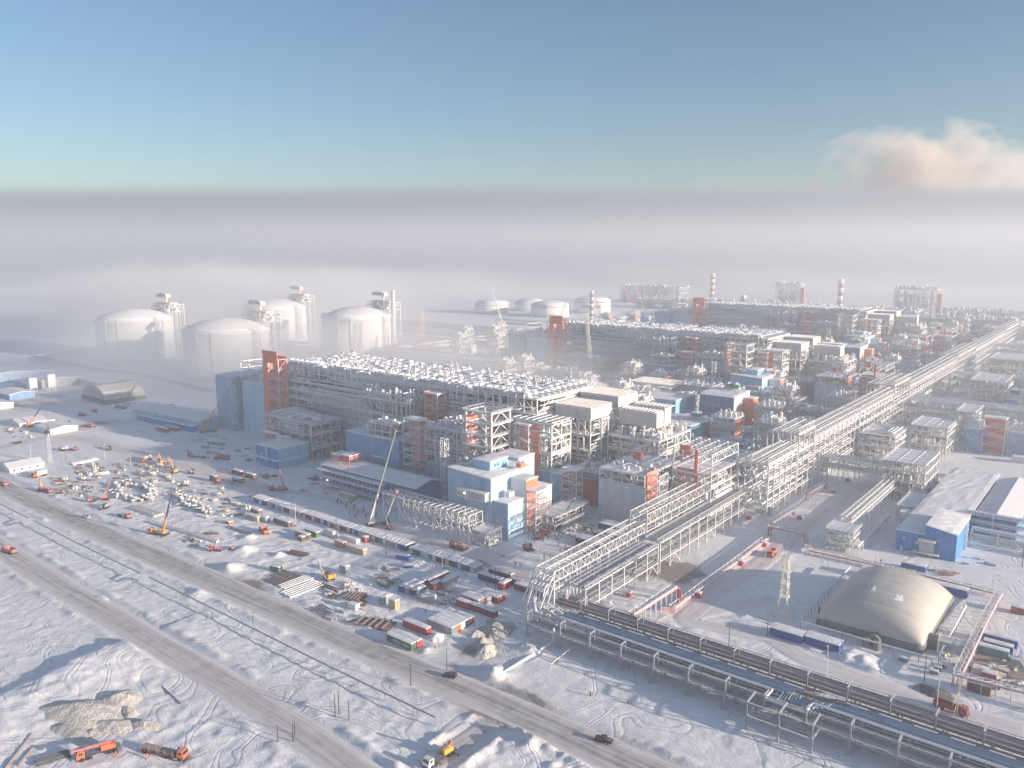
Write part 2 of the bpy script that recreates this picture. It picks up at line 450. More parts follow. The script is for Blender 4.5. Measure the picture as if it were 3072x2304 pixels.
def block(root, x0, x1, y0, y1, z0, z1, wall, slope=0.0, sx=0.0, snowt=.5, seed=0, wname='wall', east=None, roof=True):
    b = MB(); i = 0
    zz = lambda x, y: z1 + slope * (y - y0) + sx * (x - x0)
    b.quadbox([(x0, y0, z0), (x1, y0, z0), (x1, y1, z0), (x0, y1, z0), (x0, y0, zz(x0, y0)), (x1, y0, zz(x1, y0)), (x1, y1, zz(x1, y1)), (x0, y1, zz(x0, y1))])
    o = part(root, wname, b, wall)
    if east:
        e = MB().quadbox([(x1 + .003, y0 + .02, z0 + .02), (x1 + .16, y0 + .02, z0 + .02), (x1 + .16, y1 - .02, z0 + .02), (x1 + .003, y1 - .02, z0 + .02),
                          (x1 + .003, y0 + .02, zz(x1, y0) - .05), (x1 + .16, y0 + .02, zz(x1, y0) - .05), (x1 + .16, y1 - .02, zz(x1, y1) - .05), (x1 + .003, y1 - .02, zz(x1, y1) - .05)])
        part(root, 'clad_or_sunlit_end', e, east)  # orange cladding is real; paler blues put the sunlit side into the colour
    hgt = z1 - z0
    if hgt > 8:
        r = random.Random(int(x1 * 7 + z1 * 3 + y0)); q = MB(); v = MB()
        for z in lin(z0, z1, 6.5)[1:-1]: q.box(x0 - .07, x1 + .22, y0 - .09, y0 - .01, z - .09, z + .09)
        for x in lin(x0, x1, 6)[1:-1]: q.box(x - .07, x + .07, y0 - .07, y0 - .01, z0, z1 - .6 + min(0, sx * (x - x0)))
        for _ in range(int((x1 - x0) / 7) + 1):
            x = r.uniform(x0 + 1, x1 - 2); z = r.uniform(z0 + 2, z1 - 4); part(root, 'louvre', MB().box(x, x + r.choice((.9, 1.4, 2.2)), y0 - .16, y0 - .02, z, z + r.choice((.8, 1.4))), 'steel_dark')
        for _ in range(int((y1 - y0) / 7)):
            y = r.uniform(y0 + 1, y1 - 2); z = r.uniform(z0 + 2, z1 - 4); part(root, 'louvre', MB().box(x1 + .18, x1 + .34, y, y + r.choice((.9, 1.4)), z, z + r.choice((.8, 1.4))), 'steel_dark')
        part(root, 'panel_joint', q, 'wall_grey')
        part(root, 'door', MB().box(x0 + 2, x0 + 3.1, y0 - .18, y0 - .02, z0 + .1, z0 + 2.3), 'wall_white')
    if roof: snow_slab(root, x0, x1, y0, y1, z1 + .13, snowt, seed, slope, sx)
    return o

def lattice(m, p, q, w0, w1, n, t=.16, tri=False):
    """square lattice between two points (booms, masts)"""
    p = Vector(p); q = Vector(q); d = (q - p).normalized()
    up = Vector((0, 0, 1)) if abs(d.z) < .95 else Vector((0, 1, 0))
    a = d.cross(up).normalized(); b = a.cross(d).normalized()
    ring = []
    for k in range(n + 1):
        s = k / n; c = p + (q - p) * s; w = (w0 + (w1 - w0) * s) / 2
        ring.append([c + a * (w * i) + b * (w * j) for i, j in ((-1, -1), (1, -1), (1, 1), (-1, 1))])
    for k in range(n):
        for j in range(4):
            m.beam(ring[k][j], ring[k+1][j], t)
            m.beam(ring[k][j], ring[k+1][(j+1) % 4], t * .65) if (k + j) % 2 else m.beam(ring[k][(j+1) % 4], ring[k+1][j], t * .65)
            m.beam(ring[k+1][j], ring[k+1][(j+1) % 4], t * .65)

def truss_run(m, axis, a0, a1, c, z0, z1, step, t=.3):
    """flat truss along an axis: chords, posts and diagonals"""
    P = (lambda a, z: (a, c, z)) if axis == 'x' else (lambda a, z: (c, a, z))
    s = lin(a0, a1, step)
    m.beam(P(a0, z0), P(a1, z0), t * 1.2); m.beam(P(a0, z1), P(a1, z1), t * 1.2)
    for i in range(len(s)):
        m.beam(P(s[i], z0), P(s[i], z1), t)
        if i < len(s) - 1: m.beam(P(s[i], z0 if i % 2 else z1), P(s[i+1], z1 if i % 2 else z0), t * .8)

def pipe_rack(name, label, cat, axis, a0, a1, c0, c1, decks, bay=6.0, group=None, pipes=6, post=.45, truss=None, seed=3,
              pm='pipe_white', steel='steel', ribs=3.0, fillz=(), loops=False, brace=True, solid=False, cx=.0):
    """pipe rack: axis 'x' or 'y' run from a0 to a1, c0..c1 wide, deck heights in decks"""
    r = random.Random(seed); am = (a0 + a1) / 2; cm = (c0 + c1) / 2
    root = thing(name, label, cat, (am, cm) if axis == 'x' else (cm, am), 0, group)
    hl = (a1 - a0) / 2; hw = (c1 - c0) / 2
    P = (lambda a, c, z: (a, c, z)) if axis == 'x' else (lambda a, c, z: (c, a, z))
    s = lin(-hl, hl, bay); f = MB(); zt = decks[-1]
    for i, a in enumerate(s):
        for c in (-hw, hw): f.beam(P(a, c, 0), P(a, c, zt), post)
        for z in decks: f.beam(P(a, -hw, z), P(a, hw, z), post * .8)
        if i < len(s) - 1:
            for z in decks:
                for c in (-hw, hw): f.beam(P(a, c, z), P(s[i+1], c, z), post * .8)
            if brace and i % 4 == 1:
                for c in (-hw, hw):
                    mid = (a + s[i+1]) / 2; f.beam(P(a, c, 0), P(mid, c, decks[0]), post * .6); f.beam(P(s[i+1], c, 0), P(mid, c, decks[0]), post * .6)
    if truss:
        za, zb, off, w = truss
        for c in (off - w / 2, off + w / 2):
            ss = lin(-hl, hl, 3.0)
            f.beam(P(-hl, c, za), P(hl, c, za), .32); f.beam(P(-hl, c, zb), P(hl, c, zb), .36)
            for i in range(len(ss)):
                f.beam(P(ss[i], c, za), P(ss[i], c, zb), .22)
                if i < len(ss) - 1: f.beam(P(ss[i], c, za if i % 2 else zb), P(ss[i+1], c, zb if i % 2 else za), .2)
        for i, a in enumerate(lin(-hl, hl, 3.0)):
            f.beam(P(a, off - w / 2, zb), P(a, off + w / 2, zb), .24); f.beam(P(a, off - w / 2, za), P(a, off + w / 2, za), .24)
        f.beam(P(-hl, off, zb + .1), P(hl, off, zb + .1), .4)
        for a in s:
            for c in (off - w / 2, off + w / 2): f.beam(P(a, c, zt), P(a, c, za), .35)
    part(root, 'steel_frame', f, steel)
    g = MB()
    if ribs:
        for a in lin(-hl + .5, hl - .5, ribs): g.beam(P(a, -hw, zt + .35), P(a, hw, zt + .35), .3)
        part(root, 'cross_ribs', g, steel)
    for z in decks:
        p = MB(); n = pipes
        for k in range(n):
            c = -hw + .8 + (2 * hw - 1.6) * (k + r.uniform(-.2, .2)) / max(1, n - 1); rr = r.choice((.16, .22, .3, .42, .55))
            if z == zt and truss and rr > .4: rr = .3
            if loops and r.random() < .3:
                m_ = r.uniform(-hl * .6, hl * .6); p.tube([P(-hl, c, z + .3 + rr), P(m_ - 3, c, z + .3 + rr), P(m_ - 3, c, z + 2.5), P(m_ + 3, c, z + 2.5), P(m_ + 3, c, z + .3 + rr), P(hl, c, z + .3 + rr)], rr, 6)
            else: p.tube([P(-hl, c, z + .3 + rr), P(hl, c, z + .3 + rr)], rr, 6)
        part(root, 'pipe_bundle', p, pm)
    if solid:
        e = MB(); zz = [0] + list(decks)
        for k in range(len(zz) - 1):
            clutter(e, *((-hl, hl, -hw * .8, hw * .8) if axis == 'x' else (-hw * .8, hw * .8, -hl, hl)), zz[k] + .2, int(hl * 2 / 3.5), (zz[k+1] - zz[k]) * .8, r, 1.1)
        part(root, 'valves', e, 'steel_dark')
    return root
# ------------------------------------------------------------ ground, roads, air, light
SUN_AZ = math.radians(12.9); SUN_EL = math.radians(11.2)

def hash2(ix, iy, s):
    h = (ix * 374761393 + iy * 668265263 + s * 974711) & 0xffffffff
    h = ((h ^ (h >> 13)) * 1274126177) & 0xffffffff
    return ((h ^ (h >> 16)) & 0xffff) / 65535.0
def vnoise(X, Y, sc_, s):
    x = X / sc_; y = Y / sc_; ix = np.floor(x).astype(np.int64); iy = np.floor(y).astype(np.int64)
    fx = x - ix; fy = y - iy; fx = fx * fx * (3 - 2 * fx); fy = fy * fy * (3 - 2 * fy)
    a = hash2(ix, iy, s); b = hash2(ix + 1, iy, s); c = hash2(ix, iy + 1, s); d = hash2(ix + 1, iy + 1, s)
    return (a * (1 - fx) + b * fx) * (1 - fy) + (c * (1 - fx) + d * fx) * fy
def fbm(X, Y, sc_, s, o=4):
    t = 0; a = .5
    for k in range(o): t = t + a * vnoise(X, Y, sc_ / 2 ** k, s + k * 17); a *= .5
    return t - .47
def sstep(a, b, x):
    t = np.clip((x - a) / (b - a), 0, 1); return t * t * (3 - 2 * t)
def dseg(X, Y, p, q):
    """distance to a segment and the side (positive = left of p->q)"""
    dx, dy = q[0] - p[0], q[1] - p[1]; L2 = dx * dx + dy * dy
    t = np.clip(((X - p[0]) * dx + (Y - p[1]) * dy) / L2, 0, 1)
    ex = X - p[0] - t * dx; ey = Y - p[1] - t * dy
    return np.sqrt(ex * ex + ey * ey), np.sign(dx * ey - dy * ex)

ROADS = [  # name, label, centre line, half width, dirt
    ('main_road', [(-1000, 205), (-700, 190), (-520, 177), (-400, 175.5), (-300, 176.5), (-240, 177), (-182, 178), (-142, 179), (-96, 179), (-40, 179.5), (60, 180)], 7.5, 1.0),
    ('haul_road', [(-900, 152), (-560, 140), (-416, 136), (-320, 134), (-250, 133.5), (-206, 133), (-158, 130), (-100, 122)], 6.2, .8),
    ('link_road', [T('23', 1450, 1640), T('23', 1620, 1560), T('23', 1800, 1440), T('23', 1960, 1330), T('23', 2010, 1290)], 4.6, .75),
    ('gantry_road', [T('42', 60, 1600), T('33', 1500, 370), T('33', 2200, 520), T('43', 300, 700), T('43', 1000, 950), T('43', 1650, 1180), T('43', 2200, 1330)], 5.0, .25),
    ('rack_road', [T('33', 1500, 370), (-128, 300), (-126, 330), (-126, 400), (-124, 470), (-122, 640), (-122, 800)], 5.5, .45),
    ('row_road', [T('32', 200, 1440), T('22', 2000, 1240), T('22', 1600, 1140), T('22', 1200, 1020), T('22', 700, 760), T('22', 100, 640), T('12', 1900, 480)], 5.0, .45),
    ('yard_road', [T('12', 0, 300), T('12', 400, 210), T('12', 700, 220), T('12', 1000, 300), T('12', 1300, 380), T('12', 1700, 480), T('12', 2200, 640), T('22', 150, 720)], 8.0, .5),
    ('camp_road', [T('12', 0, 300), T('12', 700, 140), T('12', 1000, 90), T('12', 1250, 40), T('11', 1500, 1380)], 7.0, .55),
]
ROAD_LABEL = {'main_road': 'wide packed snow road with brown wheel ruts between the pipe line and the yard', 'haul_road': 'lower packed snow road passing the sand piles',
              'link_road': 'curved track joining the two packed snow roads', 'gantry_road': 'snowy lane between the pipe gantry and the air dome',
              'rack_road': 'snowy lane beside the long steel pipe rack', 'row_road': 'lane behind the long row of site cabins',
              'yard_road': 'track past the excavators above the pipe yard', 'camp_road': 'grey road crossing the yard in front of the camp'}

def nonuni(a, b, step, lo, hi, g=1.09, mx=400):
    c = list(np.arange(a, b, step)); s = step; x = a
    left = []
    while x > lo: s = min(s * g, mx); x -= s; left.append(x)
    s = step; x = c[-1]; right = []
    while x < hi: s = min(s * g, mx); x += s; right.append(x)
    return np.array(left[::-1] + c + right)

def height(X, Y):
    amp = .10 + 0 * X
    def zone(x0, x1, y0, y1, a, f=10):
        return a * sstep(x0 - f, x0 + f, X) * (1 - sstep(x1 - f, x1 + f, X)) * sstep(y0 - f / 2, y0 + f / 2, Y) * (1 - sstep(y1 - f / 2, y1 + f / 2, Y))
    rough = zone(-275, -60, 40, 122, .36) + zone(-420, -280, 40, 118, .2) + zone(-420, -170, 147, 163, .22, 5) + zone(-320, -180, 190, 236, .35) + zone(-170, -90, 100, 158, .3, 8) \
        + zone(-560, -330, 192, 250, .35) + zone(-150, -60, 262, 292, .35, 5) + zone(-150, 60, 190, 214, .10) + zone(-2500, -560, 60, 400, .5, 30)
    n = fbm(X, Y, 22, 1, 5); n2 = fbm(X + 40, Y, 5, 9, 4); n3 = fbm(X, Y, 160, 5, 3)
    ridg = 1 - np.abs(vnoise(X + 13, Y * 1.4, 6, 77) * 2 - 1)
    n4 = fbm(X * 1.0, Y * 1.5, 2.6, 19, 3); ridg = ridg * ridg
    h = n * .3 + (amp + rough) * (n * .5 + n2 * .8 + n4 * 1.3 + (ridg - .4) * .6)
    K = 0 * X
    # drifted snow banks beside the roads
    for nm, pts, w, dirt in ROADS:
        D = None
        for p, q in zip(pts, pts[1:]):
            d, s = dseg(X, Y, p, q); D = d if D is None else np.minimum(D, d)
        bank = np.exp(-((D - w - 2.6) / 1.7) ** 2) * (np.clip(fbm(X, Y, 9, 31, 3) + .15, 0, 1) * (2.6 if nm in ('main_road', 'haul_road', 'link_road') else 1.2))
        K = np.maximum(K, 1 - sstep(w - .5, w + 2.5, D)); h = h + bank
    # pushed up snow hill at the lower left and its crest
    c = [T('13', -500, 1330), T('13', 0, 1090), T('13', 450, 900), T('13', 700, 760), T('13', 930, 660)]
    best = None
    for p, q in zip(c, c[1:]):
        d, s = dseg(X, Y, p, q); w = np.where(s > 0, 5.0, 24.0)
        v = np.exp(-(d / w) ** 2); best = v if best is None else np.maximum(best, v)
    h = h + best * (2.2 + 1.3 * fbm(X, Y, 9, 55, 5))
    for (px, py, hh, w) in [(T('23', 2050, 860)[0], T('23', 2050, 860)[1], 2.6, 5), (*T('23', 1960, 900), 1.8, 4), (*T('12', 2120, 1180), 3.0, 4), (*T('12', 1990, 1340), 2.6, 4.5), (*T('12', 2150, 1080), 2.2, 3.5),
                            (*T('33', 130, 1440), 2.4, 7), (*T('33', 420, 1560), 2.0, 8), (*T('33', 120, 650), 2.5, 4), (*T('43', 740, 700), 1.8, 5), (*T('43', 1600, 680), 2.2, 3), (*T('43', 850, 790), 1.2, 5),
                            (*T('23', 1480, 650), 1.4, 2.5), (*T('12', 1730, 1560), 1.3, 6), (*T('23', 1900, 1480), 1.5, 8), (*T('33', 60, 1350), 2.0, 5), (*T('22', 200, 1230), 2.0, 2.2), (*T('22', 840, 1500), 1.2, 3)]:
        h = h + .7 * hh * np.exp(-(((X - px) ** 2 + (Y - py) ** 2) / w ** 2)) * (1 + 2.2 * fbm(X, Y, 3.2, 71, 4))
    h = h * (1 - K) - .16 * K
    far = sstep(1800, 5200, np.sqrt(X * X + Y * Y))
    return h * (1 - far) + far * (n3 * 14 - 2)

def build_ground():
    xs = nonuni(-470, 40, .85, -15000, 9000); ys = nonuni(62, 330, .85, -600, 15000)
    X, Y = np.meshgrid(xs, ys); Z = height(X, Y)
    nx, ny = len(xs), len(ys)
    me = bpy.data.meshes.new('ground')
    co = np.stack([X, Y, Z], -1).reshape(-1, 3).astype(np.float32)
    me.vertices.add(nx * ny); me.vertices.foreach_set('co', co.ravel())
    i = np.arange(nx * ny).reshape(ny, nx)
    q = np.stack([i[:-1, :-1], i[:-1, 1:], i[1:, 1:], i[1:, :-1]], -1).reshape(-1, 4)
    me.loops.add(q.size); me.loops.foreach_set('vertex_index', q.ravel().astype(np.int32))
    me.polygons.add(len(q)); me.polygons.foreach_set('loop_start', np.arange(0, q.size, 4, dtype=np.int32))
    me.polygons.foreach_set('use_smooth', np.ones(len(q), dtype=bool))
    # how dirty / trodden the snow is: traffic areas, yard, soil
    tone = 0 * X
    for nm, pts, w, dirt in ROADS:
        D = None
        for p, r_ in zip(pts, pts[1:]):
            d, s = dseg(X, Y, p, r_); D = d if D is None else np.minimum(D, d)
        tone = np.maximum(tone, dirt * .55 * (1 - sstep(w - 1, w + 9, D + 6 * fbm(X, Y, 12, 3, 3))))
    def spot(t, a, b, r, v):
        p = T(t, a, b); return v * np.exp(-(((X - p[0]) ** 2 + (Y - p[1]) ** 2) / r ** 2)) * (1 + 1.5 * fbm(X, Y, 4, 91, 3))
    for s_ in [('22', 2050, 1280, 9, 1.1), ('32', 900, 1330, 12, 1.0), ('32', 1250, 1330, 14, 1.5), ('32', 1450, 1380, 10, 1.7), ('23', 1950, 640, 10, 1.1), ('43', 1900, 740, 9, 2.4), ('43', 2150, 780, 6, 2.2), ('43', 1430, 1010, 5, 2.2),
               ('13', 800, 1250, 16, .4), ('12', 1250, 420, 22, .7), ('12', 2150, 1480, 9, .8), ('11', 850, 1500, 20, .9), ('32', 500, 1200, 14, .7), ('42', 660, 1230, 9, .7), ('12', 1700, 220, 20, .7), ('23', 2150, 1130, 9, 1.0),
               ('32', 800, 1050, 25, .5), ('22', 850, 900, 10, .5), ('11', 300, 1350, 60, .45), ('11', 60, 1250, 80, .6)]:
        tone = tone + np.clip(spot(*s_), 0, 3)
    tone = tone + .25 * sstep(0, .4, fbm(X, Y, 60, 12, 4)) + .12
    a = me.attributes.new('tone', 'FLOAT', 'POINT'); a.data.foreach_set('value', tone.ravel().astype(np.float32))
    me.update(); me.validate()
    m = bpy.data.materials.new('snow_ground'); m.use_nodes = True; nt = m.node_tree; L = nt.links.new
    b = nt.nodes['Principled BSDF']; b.inputs['Roughness'].default_value = .8; b.inputs['Specular IOR Level'].default_value = .25
    at = nd(nt, 'ShaderNodeAttribute', attribute_name='tone'); geo = nd(nt, 'ShaderNodeNewGeometry')
    n1 = nd(nt, 'ShaderNodeTexNoise'); n1.inputs['Scale'].default_value = .45; n1.inputs['Detail'].default_value = 9; n1.inputs['Roughness'].default_value = .62
    L(geo.outputs['Position'], n1.inputs['Vector'])
    n2 = nd(nt, 'ShaderNodeTexNoise'); n2.inputs['Scale'].default_value = .045; n2.inputs['Detail'].default_value = 7; n2.inputs['Distortion'].default_value = 1.2
    L(geo.outputs['Position'], n2.inputs['Vector'])
    ad = nd(nt, 'ShaderNodeMath', operation='MULTIPLY_ADD'); L(n1.outputs['Fac'], ad.inputs[0]); ad.inputs[1].default_value = .5
    L(at.outputs['Fac'], ad.inputs[2])
    ad2 = nd(nt, 'ShaderNodeMath', operation='MULTIPLY_ADD'); L(n2.outputs['Fac'], ad2.inputs[0]); ad2.inputs[1].default_value = .5; L(ad.outputs[0], ad2.inputs[2])
    cr = nd(nt, 'ShaderNodeValToRGB'); e = cr.color_ramp.elements
    e[0].position = .40; e[0].color = (.86, .87, .89, 1); e[1].position = .76; e[1].color = (.74, .74, .75, 1)
    x = e.new(.92); x.color = (.52, .505, .49, 1); x = e.new(1.0); x.color = (.30, .275, .245, 1)
    dv = nd(nt, 'ShaderNodeMath', operation='MULTIPLY'); dv.inputs[1].default_value = .62; L(ad2.outputs[0], dv.inputs[0])
    L(dv.outputs[0], cr.inputs['Fac'])
    # crossing wheel tracks
    tn = nd(nt, 'ShaderNodeTexNoise'); tn.inputs['Scale'].default_value = .026; tn.inputs['Detail'].default_value = 1; tn.inputs['Distortion'].default_value = .7; L(geo.outputs['Position'], tn.inputs['Vector'])
    tr = nd(nt, 'ShaderNodeValToRGB'); te = tr.color_ramp.elements; te[0].color = (0, 0, 0, 1); te[1].color = (0, 0, 0, 1)
    for c0 in (.40, .425, .50, .525, .58, .605):
        for dp, vv in ((-.006, 0), (0, 1), (.006, 0)): x = te.new(c0 + dp); x.color = (vv, vv, vv, 1)
    L(tn.outputs['Fac'], tr.inputs['Fac'])
    tm = nd(nt, 'ShaderNodeMath', operation='MULTIPLY'); L(tr.outputs['Color'], tm.inputs[0]); tm.inputs[1].default_value = .5
    tx = nd(nt, 'ShaderNodeMix', data_type='RGBA'); L(tm.outputs[0], tx.inputs['Factor']); L(cr.outputs['Color'], tx.inputs['A']); tx.inputs['B'].default_value = (.58, .58, .60, 1)
    L(tx.outputs['Result'], b.inputs['Base Color'])
    # wind ripples and tracks, fine relief
    w = nd(nt, 'ShaderNodeTexNoise'); w.inputs['Scale'].default_value = .9; w.inputs['Detail'].default_value = 8; w.inputs['Distortion'].default_value = .8
    mp = nd(nt, 'ShaderNodeMapping'); mp.inputs['Scale'].default_value = (.5, 1.1, 1); mp.inputs['Rotation'].default_value = (0, 0, .5)
    L(geo.outputs['Position'], mp.inputs['Vector']); L(mp.outputs[0], w.inputs['Vector'])
    bp = nd(nt, 'ShaderNodeBump'); bp.inputs['Strength'].default_value = .55; bp.inputs['Distance'].default_value = .34
    w2 = nd(nt, 'ShaderNodeTexNoise'); w2.inputs['Scale'].default_value = 2.6; w2.inputs['Detail'].default_value = 6; L(mp.outputs[0], w2.inputs['Vector'])
    wa = nd(nt, 'ShaderNodeMath', operation='MULTIPLY_ADD'); L(w2.outputs['Fac'], wa.inputs[0]); wa.inputs[1].default_value = .55; L(w.outputs['Fac'], wa.inputs[2])
    wb = nd(nt, 'ShaderNodeMath', operation='MULTIPLY_ADD'); L(tr.outputs['Color'], wb.inputs[0]); wb.inputs[1].default_value = -.5; L(wa.outputs[0], wb.inputs[2])
    L(wb.outputs[0], bp.inputs['Height']); L(bp.outputs[0], b.inputs['Normal'])
    me.materials.append(m)
    o = bpy.data.objects.new('ground', me); COL.objects.link(o); o['kind'] = 'structure'; o['label'] = 'uneven snow covered ground'
    return o

def road_mat():
    m = bpy.data.materials.new('packed_snow_road'); m.use_nodes = True; nt = m.node_tree; L = nt.links.new
    b = nt.nodes['Principled BSDF']; b.inputs['Roughness'].default_value = .75
    uv = nd(nt, 'ShaderNodeUVMap', uv_map='uv'); at = nd(nt, 'ShaderNodeAttribute', attribute_name='dirt')
    mp = nd(nt, 'ShaderNodeMapping'); mp.inputs['Scale'].default_value = (.022, .75, 1); L(uv.outputs[0], mp.inputs['Vector'])
    n = nd(nt, 'ShaderNodeTexNoise'); n.inputs['Scale'].default_value = 1.0; n.inputs['Detail'].default_value = 7; n.inputs['Roughness'].default_value = .65; n.inputs['Distortion'].default_value = .35
    L(mp.outputs[0], n.inputs['Vector'])
    g = nd(nt, 'ShaderNodeNewGeometry'); n2 = nd(nt, 'ShaderNodeTexNoise'); n2.inputs['Scale'].default_value = .22; n2.inputs['Detail'].default_value = 8; L(g.outputs['Position'], n2.inputs['Vector'])
    a = nd(nt, 'ShaderNodeMath', operation='MULTIPLY_ADD'); L(n.outputs['Fac'], a.inputs[0]); a.inputs[1].default_value = 1.6; L(at.outputs['Fac'], a.inputs[2])
    a2 = nd(nt, 'ShaderNodeMath', operation='MULTIPLY_ADD'); L(n2.outputs['Fac'], a2.inputs[0]); a2.inputs[1].default_value = .7; L(a.outputs[0], a2.inputs[2])
    s = nd(nt, 'ShaderNodeMath', operation='MULTIPLY'); s.inputs[1].default_value = .42; L(a2.outputs[0], s.inputs[0])
    cr = nd(nt, 'ShaderNodeValToRGB'); e = cr.color_ramp.elements
    e[0].position = .44; e[0].color = (.80, .80, .81, 1); e[1].position = .66; e[1].color = (.68, .63, .62, 1)
    x = e.new(.77); x.color = (.53, .515, .50, 1); x = e.new(.85); x.color = (.36, .36, .34, 1); x = e.new(1.0); x.color = (.24, .21, .18, 1)
    L(s.outputs[0], cr.inputs['Fac']); L(cr.outputs['Color'], b.inputs['Base Color'])
    bp = nd(nt, 'ShaderNodeBump'); bp.inputs['Strength'].default_value = .5; bp.inputs['Distance'].default_value = .25
    L(n.outputs['Fac'], bp.inputs['Height']); L(bp.outputs[0], b.inputs['Normal'])
    return m

def smooth_line(pts, step=4.0):
    P = [Vector((p[0], p[1])) for p in pts]; out = []
    for k in range(len(P) - 1):
        a = P[max(k-1, 0)]; b = P[k]; c = P[k+1]; d = P[min(k+2, len(P)-1)]
        n = max(2, int((c - b).length / step))
        for i in range(n):
            t = i / n
            out.append(.5 * ((2*b) + (-a + c) * t + (2*a - 5*b + 4*c - d) * t*t + (-a + 3*b - 3*c + d) * t**3))
    out.append(P[-1]); return out

def build_roads():
    rm = road_mat()
    for idx, (nm, pts, w, dirt) in enumerate(ROADS):
        ln = smooth_line(pts); me = bpy.data.meshes.new(nm); V = []; Fc = []; UV = []; DT = []; s = 0
        na = 9
        for k, p in enumerate(ln):
            d = (ln[min(k+1, len(ln)-1)] - ln[max(k-1, 0)]).normalized(); nrm = Vector((-d.y, d.x))
            if k: s += (p - ln[k-1]).length
            for j in range(na):
                v = -w + 2 * w * j / (na - 1); jit = R.uniform(-.5, .5) if j in (0, na-1) else 0
                edge = abs(v) / w
                V.append((p.x + nrm.x * (v + jit), p.y + nrm.y * (v + jit), .012 + idx * .004 - (.25 if j in (0, na-1) else 0)))
                UV.append((s, v)); DT.append(dirt * (.75 - 1.0 * max(0, edge - .45)) - .55 * max(0, edge - .7) * 2)
        for k in range(len(ln) - 1):
            for j in range(na - 1):
                a = k * na + j; Fc.append((a, a + na, a + na + 1, a + 1))
        me.from_pydata(V, [], [f[::-1] for f in Fc]); ul = me.uv_layers.new(name='uv')
        for lp in me.loops: ul.data[lp.index].uv = UV[lp.vertex_index]
        at = me.attributes.new('dirt', 'FLOAT', 'POINT'); at.data.foreach_set('value', DT)
        me.materials.append(rm); me.shade_smooth()
        o = bpy.data.objects.new(nm if nm == 'road' else nm, me); COL.objects.link(o); o['kind'] = 'structure'; o['label'] = ROAD_LABEL[nm]

def vol_mat(name, rgb, dens, aniso=.2):
    m = bpy.data.materials.new(name); m.use_nodes = True; nt = m.node_tree
    for n in list(nt.nodes):
        if n.type == 'BSDF_PRINCIPLED': nt.nodes.remove(n)
    v = nt.nodes.new('ShaderNodeVolumePrincipled'); v.inputs['Color'].default_value = (*rgb, 1); v.inputs['Density'].default_value = dens
    v.inputs['Anisotropy'].default_value = aniso
    out = [n for n in nt.nodes if n.type == 'OUTPUT_MATERIAL'][0]
    nt.links.new(v.outputs[0], out.inputs['Volume']); return m

